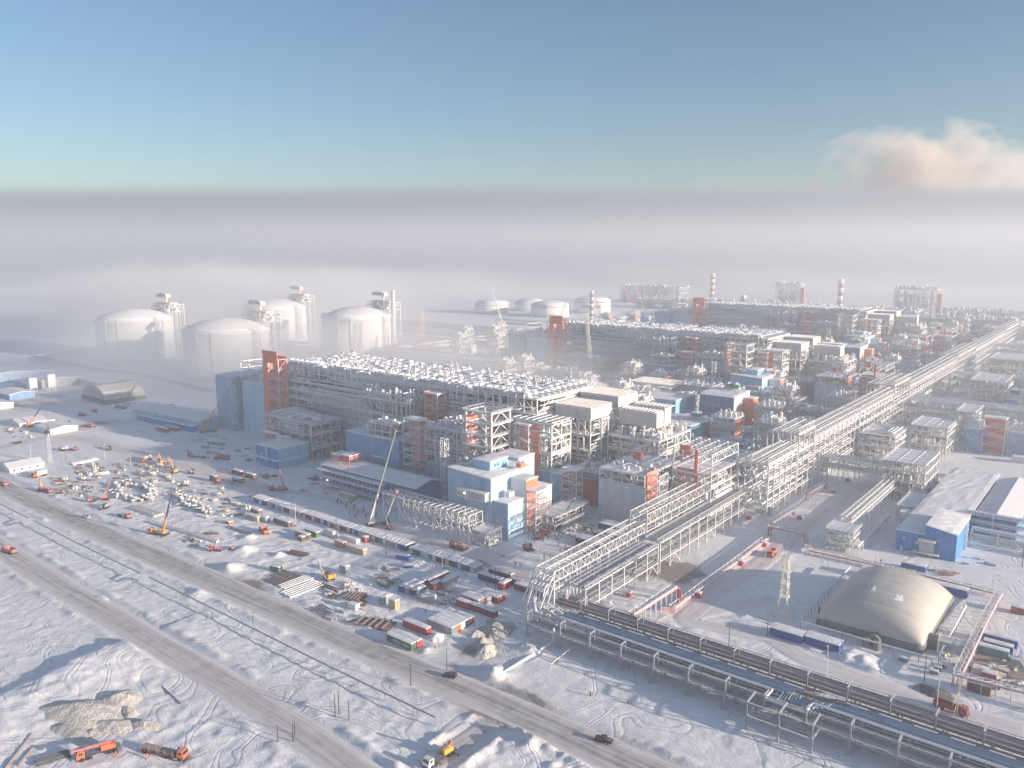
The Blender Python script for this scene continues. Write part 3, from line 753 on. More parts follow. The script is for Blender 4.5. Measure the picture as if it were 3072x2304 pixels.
def build_air():
    hz = MB().box(-15500, 9500, -800, 15500, -22, 205)
    single('haze', hz, vol_mat('haze_air', (.77, .81, .87), .00040, .25), 'thin frosty haze over the whole site', kind='stuff', cat=None)
    # distant fog bank standing over the plain, thinning out at its uneven top
    def layer(name, label, rgb, dens, d0, d1, ztop, soft, amp, nscale, power, zfloor=2):
        m = bpy.data.materials.new(name + '_air'); m.use_nodes = True; nt = m.node_tree; L = nt.links.new
        for n in list(nt.nodes):
            if n.type == 'BSDF_PRINCIPLED': nt.nodes.remove(n)
        v = nt.nodes.new('ShaderNodeVolumePrincipled'); v.inputs['Color'].default_value = (*rgb, 1); v.inputs['Anisotropy'].default_value = .05
        g = nd(nt, 'ShaderNodeNewGeometry'); sp = nd(nt, 'ShaderNodeSeparateXYZ'); L(g.outputs['Position'], sp.inputs[0])
        n = nd(nt, 'ShaderNodeTexNoise'); n.inputs['Scale'].default_value = nscale; n.inputs['Detail'].default_value = 3; L(g.outputs['Position'], n.inputs['Vector'])
        a = nd(nt, 'ShaderNodeMath', operation='MULTIPLY_ADD'); L(n.outputs['Fac'], a.inputs[0]); a.inputs[1].default_value = amp; L(sp.outputs[2], a.inputs[2])
        r = nd(nt, 'ShaderNodeMapRange'); r.inputs[1].default_value = ztop + amp * .5; r.inputs[2].default_value = ztop + amp * .5 - soft; L(a.outputs[0], r.inputs[0])
        p = nd(nt, 'ShaderNodeMath', operation='POWER'); L(r.outputs[0], p.inputs[0]); p.inputs[1].default_value = power
        q = nd(nt, 'ShaderNodeMath', operation='MULTIPLY'); L(p.outputs[0], q.inputs[0]); q.inputs[1].default_value = dens; L(q.outputs[0], v.inputs['Density'])
        out = [x for x in nt.nodes if x.type == 'OUTPUT_MATERIAL'][0]; L(v.outputs[0], out.inputs['Volume'])
        w = d1 * 1.15; o = single(name, MB().box(-w, w, 0, d1 - d0, zfloor, ztop + amp * .6), m, label, kind='stuff', cat=None)
        o.location = (-math.sin(YAW) * d0, math.cos(YAW) * d0, 0); o.rotation_euler = (0, 0, YAW)
    layer('fog_bank', 'grey bank of freezing fog along the horizon', (.34, .41, .50), .0015, 6200, 8600, 690, 150, 150, .00022, 1.8)
    layer('fog_veil', 'pale fog thinning upwards in front of the grey fog bank', (.52, .57, .64), .0020, 2700, 4700, 400, 390, 90, .0011, 1.6)
    # low white fog drifting round the storage tanks, thinning towards its edges
    def puff(x, y, z, rx_, ry_, rz_, dens, label, rot=0.0, rgb=(.93, .94, .955)):
        m = MB(); prof = [(math.cos(a), math.sin(a)) for a in np.linspace(-PI/2, PI/2, 15)]
        m.lathe([(max(.001, r_), z_) for r_, z_ in prof], 28)
        mt = vol_mat('low_fog_air', rgb, dens, .1); nt = mt.node_tree; L = nt.links.new; v = [n for n in nt.nodes if n.type == 'PRINCIPLED_VOLUME'][0]
        tc = nd(nt, 'ShaderNodeTexCoord'); ln = nd(nt, 'ShaderNodeVectorMath', operation='LENGTH'); L(tc.outputs['Object'], ln.inputs[0])
        g = nd(nt, 'ShaderNodeNewGeometry'); n = nd(nt, 'ShaderNodeTexNoise'); n.inputs['Scale'].default_value = .006; n.inputs['Detail'].default_value = 3; L(g.outputs['Position'], n.inputs['Vector'])
        a = nd(nt, 'ShaderNodeMath', operation='MULTIPLY_ADD'); L(n.outputs['Fac'], a.inputs[0]); a.inputs[1].default_value = .9; L(ln.outputs['Value'], a.inputs[2])
        r = nd(nt, 'ShaderNodeMapRange', interpolation_type='SMOOTHSTEP'); r.inputs[1].default_value = 1.50; r.inputs[2].default_value = .65; r.inputs[4].default_value = dens * 2.6; L(a.outputs[0], r.inputs[0]); L(r.outputs[0], v.inputs['Density'])
        o = single('low_fog', m, mt, label, kind='stuff', cat=None)
        o.scale = (rx_, ry_, rz_); o.location = (x, y, z); o.rotation_euler = (0, 0, rot); o['group'] = 'drifting low fog'
    puff(-1260, 740, 42, 440, 330, 88, .0026, 'white fog drifting over the farther storage tanks', .3)
    puff(-650, 500, 20, 420, 190, 74, .0030, 'white fog drifting between the storage tanks and the nearest process row', .15)
    puff(-1900, 1500, 30, 1200, 700, 60, .0008, 'pale fog lying on the plain beyond the tanks')
    puff(-1500, 2600, 30, 1500, 500, 60, .0006, 'pale fog lying beyond the farthest process row')



def build_cloud():
    m = bpy.data.materials.new('cloud_vapour'); m.use_nodes = True; nt = m.node_tree; L = nt.links.new
    for n in list(nt.nodes):
        if n.type == 'BSDF_PRINCIPLED': nt.nodes.remove(n)
    v = nt.nodes.new('ShaderNodeVolumePrincipled'); v.inputs['Color'].default_value = (.84, .80, .77, 1); v.inputs['Anisotropy'].default_value = .2
    tc = nd(nt, 'ShaderNodeTexCoord'); n = nd(nt, 'ShaderNodeTexNoise'); n.inputs['Scale'].default_value = 2.7; n.inputs['Detail'].default_value = 6; n.inputs['Roughness'].default_value = .58
    mp = nd(nt, 'ShaderNodeMapping'); mp.inputs['Scale'].default_value = (1, 1, .62); mp.inputs['Location'].default_value = (3.3, 1.2, 8)
    L(tc.outputs['Object'], mp.inputs['Vector']); L(mp.outputs[0], n.inputs['Vector'])
    ln = nd(nt, 'ShaderNodeVectorMath', operation='LENGTH'); L(tc.outputs['Object'], ln.inputs[0])
    s = nd(nt, 'ShaderNodeMath', operation='MULTIPLY_ADD'); L(ln.outputs['Value'], s.inputs[0]); s.inputs[1].default_value = -.40; L(n.outputs['Fac'], s.inputs[2])
    r = nd(nt, 'ShaderNodeMapRange'); r.inputs[1].default_value = .20; r.inputs[2].default_value = .40; r.inputs[4].default_value = .0036
    L(s.outputs[0], r.inputs[0]); L(r.outputs[0], v.inputs['Density'])
    out = [x for x in nt.nodes if x.type == 'OUTPUT_MATERIAL'][0]; L(v.outputs[0], out.inputs['Volume'])
    b = MB(); b.lathe([(max(.001, math.cos(a)), math.sin(a)) for a in np.linspace(-PI/2, PI/2, 13)], 24)
    px, py = 2790, 555; x = (px - CX) / F_PX; y = -(py - CY) / F_PX; fw = math.cos(PITCH) + y * math.sin(PITCH); up = -math.sin(PITCH) + y * math.cos(PITCH)
    D = 9800
    X = x * D; Fw = fw * D
    o = single('cloud', b, m, 'warm lit cumulus cloud rising behind the fog bank', kind='stuff', cat=None)
    o.location = (X * math.cos(YAW) - Fw * math.sin(YAW), X * math.sin(YAW) + Fw * math.cos(YAW), H + up * D); o.scale = (1650, 1000, 800); o.rotation_euler = (0, 0, YAW)

def build_light():
    w = bpy.data.worlds.new('World'); sc.world = w; w.use_nodes = True; nt = w.node_tree
    bg = nt.nodes['Background']; sky = nt.nodes.new('ShaderNodeTexSky'); sky.sky_type = 'NISHITA'; sky.sun_disc = False
    sky.sun_elevation = SUN_EL; sky.sun_rotation = PI / 2 - SUN_AZ; sky.air_density = 1.0; sky.dust_density = .6; sky.ozone_density = 2.8; sky.altitude = 100
    nt.links.new(sky.outputs[0], bg.inputs[0]); bg.inputs[1].default_value = .070
    l = bpy.data.lights.new('sun', 'SUN'); l.energy = 5.0; l.angle = math.radians(.53); l.color = (1, .82, .66)
    o = bpy.data.objects.new('sun', l); COL.objects.link(o)
    d = Vector((math.cos(SUN_AZ) * math.cos(SUN_EL), math.sin(SUN_AZ) * math.cos(SUN_EL), math.sin(SUN_EL)))
    o.rotation_euler = d.to_track_quat('Z', 'Y').to_euler(); o.location = (200, 0, 300)
    cam = bpy.data.cameras.new('camera'); cam.lens = 36 * F_PX / 3072; cam.sensor_width = 36; cam.clip_start = 1; cam.clip_end = 40000
    c = bpy.data.objects.new('camera', cam); COL.objects.link(c); c.location = (0, 0, H); c.rotation_euler = (PI / 2 - PITCH, 0, YAW); sc.camera = c
    sc.view_settings.view_transform = 'Standard'; sc.view_settings.look = 'None'; sc.view_settings.exposure = EXPO; sc.view_settings.gamma = 1
    cy = sc.cycles; cy.max_bounces = 6; cy.diffuse_bounces = 3; cy.glossy_bounces = 2; cy.volume_bounces = 2; cy.transparent_max_bounces = 8
    cy.volume_step_rate = 1.0; cy.volume_max_steps = 96; cy.sample_clamp_indirect = 6; cy.use_denoising = True
EXPO = 1.1
build_ground(); build_roads(); build_air(); build_cloud(); build_light()
# ------------------------------------------------------------ the process rows (three alike, one behind the other)
ROWS = [(0, 0, 0, 'the near row'), (1, -12, 375, 'the middle row'), (2, -30, 765, 'the far row')]
PROTO = []
def proto(o):
    PROTO.append(o); return o
def rt(name, label, cat, x0, x1, y0, y1):
    o = thing(name, label, cat, ((x0 + x1) / 2, (y0 + y1) / 2)); o['group'] = label.replace(' in {r}', '').replace(' of {r}', ''); return proto(o), (x1 - x0), (y1 - y0)

def row():
    # long air cooler rack
    r, lx, ly = rt('cooler_rack', 'long high rack crowded with snow capped air coolers in {r}', 'rack', -490, -264, 357, 415)
    frame_parts(r, lx, ly, [7, 13, 19, 25, 31, 37, 44, 52], dx=9, dy=14, cw=.9, bw=.6, brace=.4, pipes=13, fill=.25, seed=2, rail=True)
    rnd = random.Random(4); fans = MB(); duct = MB(); snow = MB()
    xs = lin(-lx / 2 + 3, lx / 2 - 3, 5.6); ys = lin(-ly / 2 + 3, ly / 2 - 3, 5.8)
    for i, x in enumerate(xs):
        if i % 8 == 7 or i == len(xs) - 1:
            part(r, 'air_cooler_bank', fans, 'pipe_white'); part(r, 'snow_cap', snow, 'snow'); fans = MB(); snow = MB(); continue
        for y in ys:
            z = 52.6 + rnd.uniform(0, .9); q = rnd.uniform(2.2, 2.6); jx = rnd.uniform(-.25, .25)
            fans.box(x - 2.6, x + 2.6, y - 2.7, y + 2.7, 52.1, 52.9).lathe([(q, 0), (q, .8), (q * .9, 1.0)], 8, (x + jx, y, z))
            if rnd.random() < .95: snow.lathe([(q * 1.08, .85), (q * rnd.uniform(.85, 1.1), rnd.uniform(1.1, 1.4)), (q * rnd.uniform(.3, .6), rnd.uniform(1.4, 1.7)), (.1, 1.6)], 7, (x + rnd.uniform(-.5, .5), y + rnd.uniform(-.5, .5), z))
            if rnd.random() < .22: s_ = rnd.choice((-1, 1)); fans.tube([(x, y + s_ * 2.8, z), (x, y + s_ * 2.8, z + 2.6), (x + 1.2, y + s_ * 2.8, z + 3.4), (x + 3.4, y + s_ * 2.8, z + 3.2), (x + 4, y + s_ * 2.8, z)], rnd.uniform(.25, .5), 6)
            snow.box(x - 2.8, x + 2.8, y - 2.9, y - 2.2, 52.95, 53 + rnd.uniform(.2, .9))
        duct.tube([(x, -ly / 2 - .6, 46), (x, -ly / 2 - .6, 53.5), (x, -ly / 2 + .6, 55.4), (x, -ly / 2 + 3.5, 55.6)], .62, 8)
    for y in lin(-ly / 2 + 6, ly / 2 - 6, 5.8): duct.tube([(-lx / 2, y, 53.2), (lx / 2, y, 53.2)], .5, 6)
    for k in range(3): duct.tube([(-lx / 2, -ly / 2 - 1.5, 30 + 6 * k), (lx / 2, -ly / 2 - 1.5, 30 + 6 * k)], .7, 8)
    part(r, 'header_pipe', duct, 'pipe_white')
    part(r, 'walkway', MB().box(-lx / 2, lx / 2, -ly / 2 - 3.2, -ly / 2 - 1, 44.4, 44.7).box(-lx / 2, lx / 2, -ly / 2 - 2.8, -ly / 2 - .8, 26.4, 26.6), 'steel')
    core = MB(); core.box(-lx / 2 + 12, lx / 2 - 6, -ly / 2 + 16, ly / 2 - 12, .2, 40)   # dense equipment in the heart of the rack
    clutter(core, -lx / 2 + 4, lx / 2 - 4, -ly / 2 + 4, ly / 2 - 6, .2, 520, 42, random.Random(9), 2.6)
    part(r, 'pressure_vessels', core, 'steel_dark')
    r.scale = (1, 1, 1.07)
    # striped cooler roofs east of it
    for k, (a, b, c, d, z, n) in enumerate([(-262, -236, 398, 420, 54, 12), (-262, -238, 372, 394, 51, 11)]):
        r, lx, ly = rt('cooler_house', 'snowy ribbed cooler roof with red stripes, %s block of {r}' % ('rear' if k == 0 else 'front'), 'cooler', a, b, c, d)
        frame_parts(r, lx, ly, [9, 18, 27, 36, z - 6], dx=8, dy=11, cw=.7, brace=.5, pipes=2.5, fill=.4, seed=5 + k, rail=False)
        block(r, -lx / 2, lx / 2, -ly / 2, ly / 2, z - 6 + .2, z, 'wall_grey', seed=k, east='cream')
        s = MB(); q = MB()
        for x in lin(-lx / 2 + .6, lx / 2 - .6, 2.2): s.box(x - .22, x + .22, -ly / 2 - .4, ly / 2 + .4, z + .7, z + 1.15); q.box(x + .8, x + 1.0, -ly / 2 - .2, ly / 2 + .2, z + .62, z + .9)
        part(r, 'roof_rib', s, 'steel'); part(r, 'red_stripe', q, 'box_red')
    # blue substation and stair tower at the far left end
    r, lx, ly = rt('substation', 'frosty blue windowless substation block at the left end of {r}', 'building', -566, -507, 345, 380)
    block(r, -lx / 2, -lx / 2 + 22, -ly / 2, ly / 2, 0, 42, 'wall_frost', seed=3); block(r, -lx / 2 + 26, lx / 2, -ly / 2 + 6, ly / 2, 0, 39, 'wall_pale', seed=4)
    f = MB(); 
    for z in (6, 14, 22, 30): f.beam((-lx / 2 + 22, -ly / 2 + .5, z), (-lx / 2 + 26, -ly / 2 + .5, z + 3), .4); f.beam((-lx / 2 + 22, -ly / 2 + .5, z + 6), (-lx / 2 + 26, -ly / 2 + .5, z), .4)
    part(r, 'link_bracing', f, 'steel')
    e = MB(); clutter(e, -lx / 2 + 26, lx / 2 - 2, -ly / 2 + 6, ly / 2 - 2, 39.5, 40, 13, random.Random(6), 1.5)
    for z in (44, 49, 54):
        for x in (-lx / 2 + 26, lx / 2): e.beam((x, -ly / 2 + 6, z), (x, ly / 2, z), .6)
        e.beam((-lx / 2 + 26, -ly / 2 + 6, z), (lx / 2, -ly / 2 + 6, z), .6)
    for x in (-lx / 2 + 26, -lx / 2 + 37, lx / 2): e.beam((x, -ly / 2 + 6, 39), (x, -ly / 2 + 6, 55), .6)
    part(r, 'roof_frame', e, 'steel')
    r, lx, ly = rt('stair_tower', 'tall orange panelled stair tower at the left end of {r}', 'stair tower', -505, -487, 347, 354)
    part(r, 'orange_front', MB().box(-8.8, -3, -4.3, -3.9, 0, 66).box(-2.9, 8.8, -4.3, -3.9, 57, 66), 'orange')
    stair_tower(r, -lx / 2 + 6, lx / 2, -ly / 2, ly / 2, 60, step=7.5, panel='orange', faces='NW', roof=False)
    # low module with looping large pipes
    r, lx, ly = rt('pipe_module', 'low white steel module with thick looping pipes beside the office of {r}', 'module', -478, -425, 326, 350)
    frame_parts(r, lx, ly, [8, 17, 25], dx=9, dy=8, brace=.6, pipes=2.5, fill=.5, seed=12)
    p = MB()
    for k in range(4):
        x = -lx / 2 + 8 + k * 10; p.tube([(x, -ly / 2, 20), (x, -ly / 2 + 1, 27), (x + 1, ly / 2 - 4 - k * 2, 27.4), (x + 6, ly / 2 - 3 - k * 2, 27.4), (x + 8, -2, 27.4), (lx / 2 - k, -4 - k, 27.2)], 1.0, 8)
    p.tube([(-lx / 2, -ly / 2 - 2, 14), (-6, -ly / 2 - 2, 14), (-2, -ly / 2 - 6, 14), (12, -ly / 2 - 6, 15)], 1.1, 8)
    part(r, 'looping_pipe', p, 'pipe_white')
    # blue block with frame storeys above
    r, lx, ly = rt('pump_building', 'dark blue pump building with a white frame on its roof in {r}', 'building', -386, -339, 322, 342)
    block(r, -lx / 2, lx / 2, -ly / 2, ly / 2, 0, 27, 'wall_blue', seed=8)
    part(r, 'canopy', MB().box(0, 14, -ly / 2 - 1, -ly / 2 + .1, 15, 15.6), 'snow')
    f = MB(); 
    for z in (27.8, 31, 35.5):
        for a, b in (((-4, -9), (16, -9)), ((16, -9), (16, 6)), ((-4, -9), (-4, 6)), ((-4, 6), (16, 6))): f.beam((*a, z), (*b, z), .55)
    for x in (-4, 3, 9, 16):
        for y in (-9, 6): f.beam((x, y, 27.5), (x, y, 36), .5)
    clutter(f, -3, 15, -8, 5, 31, 14, 3.5, random.Random(2)); clutter(f, -3, 15, -8, 5, 35.6, 16, 1.6, random.Random(3)); f.box(-4, 16, -9, 6, 30.6, 30.8); f.box(-4, 16, -9, 6, 35.3, 35.4)
    part(r, 'roof_frame', f, 'steel')
    # tall process frame behind it
    r, lx, ly = rt('process_module', 'tall process module topped by a pipe thicket behind the pump building of {r}', 'module', -397, -350, 343, 357)
    frame_parts(r, lx, ly, [9, 18, 27, 36, 45], dx=12, dy=7, brace=.6, cw=.9, bw=.7, pipes=2, fill=.9, seed=21)
    c = MB(); clutter(c, -lx / 2 + 1, lx / 2 - 1, -ly / 2, ly / 2, 45.2, 110, 8, random.Random(8), 1.2); part(r, 'roof_pipework', c, 'pipe_white')
    r, lx, ly = rt('stair_tower', 'orange stair tower behind the blue pump building of {r}', 'stair tower', -341, -331, 347, 355)
    stair_tower(r, -lx / 2, lx / 2, -ly / 2, ly / 2, 52, panel='orange', faces='NW')
    r, lx, ly = rt('stair_tower', 'orange and white stair tower right of the blue pump building of {r}', 'stair tower', -336, -323, 323, 330)
    stair_tower(r, -lx / 2, lx / 2, -ly / 2, ly / 2, 41, panel='orange_red', faces='N', wpan=1)
    # wide module with blue base
    r, lx, ly = rt('process_module', 'wide white process module on a blue base between the stair towers of {r}', 'module', -321, -288, 326, 352)
    block(r, -lx / 2, lx / 2, -ly / 2 + .5, ly / 2, 0, 17, 'wall_frost', seed=9)
    frame_parts(r, lx, ly, [24, 31, 38.5], dx=8, dy=8, brace=.6, pipes=3, fill=1.4, seed=23, z0=17.5)
    c = MB(); clutter(c, -lx / 2 + 1, lx / 2 - 1, -ly / 2 + 1, ly / 2 - 1, 38.7, 90, 5, random.Random(18), 1.2); part(r, 'roof_pipework', c, 'pipe_white')
    # ladder mast
    r, lx, ly = rt('braced_mast', 'narrow lattice ladder mast in front of the wide module of {r}', 'mast', -300, -296, 316, 319)
    f = MB(); lattice(f, (0, 0, 0), (0, 0, 36), 3.2, 3.2, 12, .35); part(r, 'lattice', f, 'steel')
    # white open tower
    r, lx, ly = rt('column_tower', 'square white open tower of five braced storeys with orange edge in {r}', 'tower', -290, -271, 326, 342)
    f = MB(); st = 6.45
    for k in range(9):
        z = k * st
        for a, b in (((-9, -8), (9, -8)), ((9, -8), (9, 8)), ((9, 8), (-9, 8)), ((-9, 8), (-9, -8))):
            f.beam((*a, z), (*b, z), .7)
            if k < 8: f.beam((*a, z), ((a[0]+b[0]) / 2, (a[1]+b[1]) / 2, z + st), .4); f.beam((*b, z), ((a[0]+b[0]) / 2, (a[1]+b[1]) / 2, z + st), .4)
    for x in (-9, 9):
        for y in (-8, 8): f.beam((x, y, 0), (x, y, st * 8), 1.0)
    part(r, 'steel_frame', f, 'steel')
    d = MB()
    for k in range(1, 9):
        z = k * st; d.box(-10, 10, -9.4, -7.0, z + .3, z + .75); d.box(8, 10.4, -9.4, 9, z + .3, z + .65); rails(d, -10, 10.4, -9.4, 9, z + .6, .12)
        for y in (-5, -1, 3): d.beam((-9, y, z), (9, y, z), .35)
    part(r, 'platform', d, 'steel'); part(r, 'orange_edge', MB().box(-9.9, -9.3, -8.6, 2, 20, st * 7.6), 'orange_red')
    c = MB(); clutter(c, -6, 7, -6, 7, .3, 40, 46, random.Random(5), 1.3); part(r, 'column_vessels', c, 'steel_dark')
    # the composite blue building
    r = proto(thing('control_building', 'composite pale blue and orange building with orange stair, front of {r}', 'building', (-236, 300))); r['group'] = 'composite blue and orange buildings'
    block(r, -34, -6, -10, 22, 0, 30.5, 'wall_frost', sx=-.05, seed=31, east='wall_pale'); block(r, -5.7, 3.4, -8.6, 4.6, 0, 18.2, 'wall_frost', seed=32, east='wall_pale')
    block(r, -5.6, 4.2, 4.8, 14.5, 0, 26.8, 'wall_white', seed=33, east='orange'); block(r, -5.6, 2.8, 14.8, 28.5, 0, 19.2, 'wall_pale', seed=34, east='wall_white')
    block(r, -30, -14, 22.2, 36, 0, 31.5, 'wall_pale', seed=35)
    o = block(r, -24, -13.5, -1.5, 13, 30.4, 34.6, 'wall_sky', seed=36, wname='parapet')
    part(r, 'window', MB().box(-13.5, -13.42, 2, 2.9, 31.6, 33).box(-13.5, -13.42, 4.2, 5.1, 31.6, 33), 'glass')
    part(r, 'roof_vent', MB().box(-6, -3, 10, 14, 31, 33).lathe([(.5, 0), (.5, 1.4)], 8, (-4.5, 11, 33)).lathe([(.5, 0), (.5, 1.2)], 8, (-3.8, 13, 33)), 'orange')
    cc = MB(); cc.box(-32, -27, -3, 1, 31.4, 31.8); [cc.beam((x, y, 30.6), (x, y, 34.5), .2) for x in (-32, -27) for y in (-3, 1)]; rails(cc, -33, -26, -4, 2, 31.8); part(r, 'cooler_stand', cc, 'steel')
    part(r, 'green_cooler', MB().lathe([(1.4, 0), (1.4, 2.2), (.2, 3)], 10, (-29.5, -1, 31.8)), 'green')
    g = MB()
    for z in (18.4, 21.9):
        for y in (-10.4, -13.2): g.beam((-25, y, z), (-7, y, z), .35)
        for x in lin(-25, -7, 3): g.beam((x, -10.4, z), (x, -13.2, z), .25)
    for x in lin(-25, -7, 3):
        for y in (-10.4, -13.2): g.beam((x, y, 18.4), (x, y, 21.9), .28)
        if x < -8: g.beam((x, -13.2, 18.4), (x + 3, -13.2, 21.9), .2)
    part(r, 'gallery', g, 'steel'); part(r, 'gallery_roof', MB().box(-25.4, -6.6, -13.6, -10.1, 22.2, 22.7), 'snow'); part(r, 'gallery_inside', MB().box(-24.8, -7.2, -12.9, -10.7, 18.7, 21.7), 'wall_grey')
    part(r, 'gallery_lamp', MB().box(-20.2, -19.7, -13.7, -13.45, 20.4, 20.9), 'lamp_warm')
    t = MB(); stair_tower(r, 4.8, 10.2, 4.9, 14.3, 21.5, step=3.6, panel='orange', faces='', roof=True)
    pl = MB()
    for z in (5, 9.5, 14): pl.box(3, 6.3, 15, 22, z, z + .3); rails(pl, 3.1, 6.2, 15.1, 21.9, z + .3)
    part(r, 'side_platform', pl, 'orange_red')
    q = MB(); q.box(-3.5, 0, -3, 1, 19.6, 22); part(r, 'roof_cabin', q, 'wall_white')
    # skid of valves at its foot
    r, lx, ly = rt('valve_skid', 'snow crusted valve skid at the foot of the composite building of {r}', 'skid', -243, -233, 278, 287)
    frame_parts(r, lx, ly, [3.5, 7], dx=5, dy=4.5, cw=.3, bw=.25, pipes=1.5, fill=1, seed=71, rail=True)
    # tall frame with orange panel (behind the composite building)
    r, lx, ly = rt('process_module', 'tall process module with an orange stair beside the composite building of {r}', 'module', -272, -246, 346, 364)
    frame_parts(r, lx, ly, [10, 20, 29, 38, 45.5], dx=8, dy=9, brace=.7, cw=.9, bw=.75, pipes=2.5, fill=.8, seed=41)
    g = MB()
    for y in lin(-ly / 2, ly / 2, 6): g.beam((-lx / 2 - 4, y, 46.3), (lx / 2 + 2, y, 46.3), .9)
    for x in lin(-lx / 2, lx / 2, 4): g.beam((x, -ly / 2, 46.9), (x, ly / 2, 46.9), .4)
    part(r, 'roof_girder', g, 'steel')
    stair_tower(r, -lx / 2 + 5, -lx / 2 + 14, -ly / 2 - 4.6, -ly / 2 - .6, 44, step=4.4, panel='orange', faces='N', wpan=4)
    # grey blue block with stair
    r, lx, ly = rt('compressor_building', 'grey blue box building with an orange fronted stair in {r}', 'building', -262, -224, 347, 362)
    block(r, -lx / 2 + 3, lx / 2 - 15, -ly / 2 - 1, ly / 2 - 1, 0, 19.5, 'wall_frost', seed=43, east='orange_red'); block(r, -lx / 2 + 16, lx / 2, ly / 2, ly / 2 + 18, 0, 18.5, 'wall_blue', seed=44, east='wall_pale')
    part(r, 'orange_base', MB().box(lx / 2 - 14.5, lx / 2 - 3, ly / 2 - .8, ly / 2 - .2, 0, 15), 'orange_red')
    part(r, 'green_cooler', MB().lathe([(2.2, 0), (2.2, 2.2), (.4, 3.4)], 10, (-4, 0, 20)), 'green')
    stair_tower(r, lx / 2 - 14, lx / 2 - 5, -ly / 2 - 2, -ly / 2 + 4, 23, step=3.8, panel='orange', faces='')
    c = MB(); clutter(c, lx / 2 - 16, lx / 2 - 1, ly / 2, ly / 2 + 16, 19.2, 34, 4, random.Random(28)); part(r, 'roof_pipework', c, 'pipe_white')
    # low valve frame between
    r, lx, ly = rt('pipe_module', 'low tangle of frosted pipes right of the orange fronted stair of {r}', 'module', -230, -219, 312, 342)
    frame_parts(r, lx, ly, [4.5, 9], dx=5.5, dy=6, cw=.35, bw=.3, pipes=2, fill=.7, seed=47)
    # grey box building with truss roof
    r = proto(thing('compressor_house', 'large grey blue corrugated compressor house with a trussed roof deck in {r}', 'building', (-201.5, 365))); r['group'] = 'grey blue compressor houses'
    block(r, -13.5, 13.5, -20, 18, 0, 21.5, 'wall_greyblue', seed=51, east='wall_pale', roof=False)
    f = MB()
    for y in (-20, 18): truss_run(f, 'x', -13, 13, y, 22.2, 27.5, 6.5, .45)
    for x in (-13, 13): truss_run(f, 'y', -20, 18, x, 22.2, 27.5, 6.4, .45)
    for x in lin(-13, 13, 3.2): f.beam((x, -20, 27.6), (x, 18, 27.6), .3)
    part(r, 'roof_truss', f, 'steel'); snow_slab(r, -13, 13, -20, 6, 28, .4, 52); part(r, 'deck', MB().box(-13, 13, 6, 18, 27.7, 27.9), 'grating')
    c = MB(); clutter(c, -11, 11, -17, 5, 28.3, 46, 2.6, random.Random(38), .9); clutter(c, -11, 9, -15, 14, 21.6, 40, 5, random.Random(39), 1.2); part(r, 'roof_pipework', c, 'pipe_white')
    part(r, 'orange_cabin', MB().box(-8, -3, 4.5, 6.5, 28.5, 32.5), 'orange_red')
    stair_tower(r, 14, 20, -18, -9, 28.5, step=4, panel='orange', faces='', roof=False)
    part(r, 'orange_front', MB().box(13.72, 14.0, -19.5, -8, 0, 29.5), 'orange')
    part(r, 'door_lamp', MB().box(20.3, 20.7, -12, -11.5, 9, 9.5), 'lamp_warm')
    part(r, 'side_pipe', MB().tube([(15.5, -6, 8), (15.5, 16, 8)], .4).tube([(15.2, -6, 9.6), (15.2, 16, 9.6)], .3).tube([(16, -6, 5), (16, 18, 5)], .5), 'pipe_white')
    # compressor decks with cream intake houses
    r, lx, ly = rt('turbine_module', 'huge open turbine deck with cream intake houses in {r}', 'module', -235, -203, 386, 424)
    frame_parts(r, lx, ly, [10, 19, 28, 35], dx=8, dy=9.5, brace=.5, cw=.9, bw=.75, pipes=3, fill=.7, seed=61)
    c = MB(); clutter(c, -lx / 2 + 1, lx / 2 - 1, -ly / 2 + 1, ly / 2 - 1, 35.3, 130, 6, random.Random(48), 1.2); part(r, 'deck_pipework', c, 'pipe_white')
    block(r, -lx / 2 + 2, -lx / 2 + 22, 6, 14, 38, 48.5, 'wall_grey', seed=62, wname='intake_house', east='cream'); block(r, -lx / 2 + 1, -lx / 2 + 25, -9, -1, 40, 48, 'wall_grey', seed=63, wname='intake_house', east='cream')
    s = MB(); 
    for x in lin(-lx / 2 + 3, -lx / 2 + 24, 2.3): s.box(x - .2, x + .2, -9.4, -.6, 48.7, 49.3); s.box(x - .2, x + .2, 5.6, 14.4, 49.2, 49.8)
    part(r, 'roof_rib', s, 'steel')
    sp = MB()
    for x in lin(-lx / 2 + 3, -lx / 2 + 22, 6):
        for y in (-9, -1, 6, 14): sp.beam((x, y, 35), (x, y, 39.2), .5)
    part(r, 'intake_support', sp, 'steel')
    r, lx, ly = rt('turbine_module', 'open steel module left of the cream intake houses in {r}', 'module', -262, -237, 382, 396)
    frame_parts(r, lx, ly, [10, 19, 28, 36, 44], dx=8.3, dy=7, brace=.5, cw=.9, bw=.7, pipes=2.5, fill=.7, seed=64)
    # orange panelled frame at the rack end
    r, lx, ly = rt('exchanger_frame', 'trussed steel frame with orange storeys beside the long pipe rack in {r}', 'module', -184, -163, 366, 398)
    frame_parts(r, lx, ly, [7, 14, 21, 28], dx=7, dy=8, brace=.7, pipes=2.2, fill=.6, seed=66, rail=True)
    f = MB()
    for x in lin(-lx / 2, lx / 2, 5.25): truss_run(f, 'y', -ly / 2, ly / 2, x, 34, 38.5, 5, .36)
    for y in lin(-ly / 2, ly / 2, 4): f.beam((-lx / 2, y, 38.7), (lx / 2, y, 38.7), .3)
    for x in (-lx / 2, lx / 2):
        for y in (-ly / 2, ly / 2): f.beam((x, y, 28), (x, y, 38), .6)
    part(r, 'roof_truss', f, 'steel')
    p = MB()
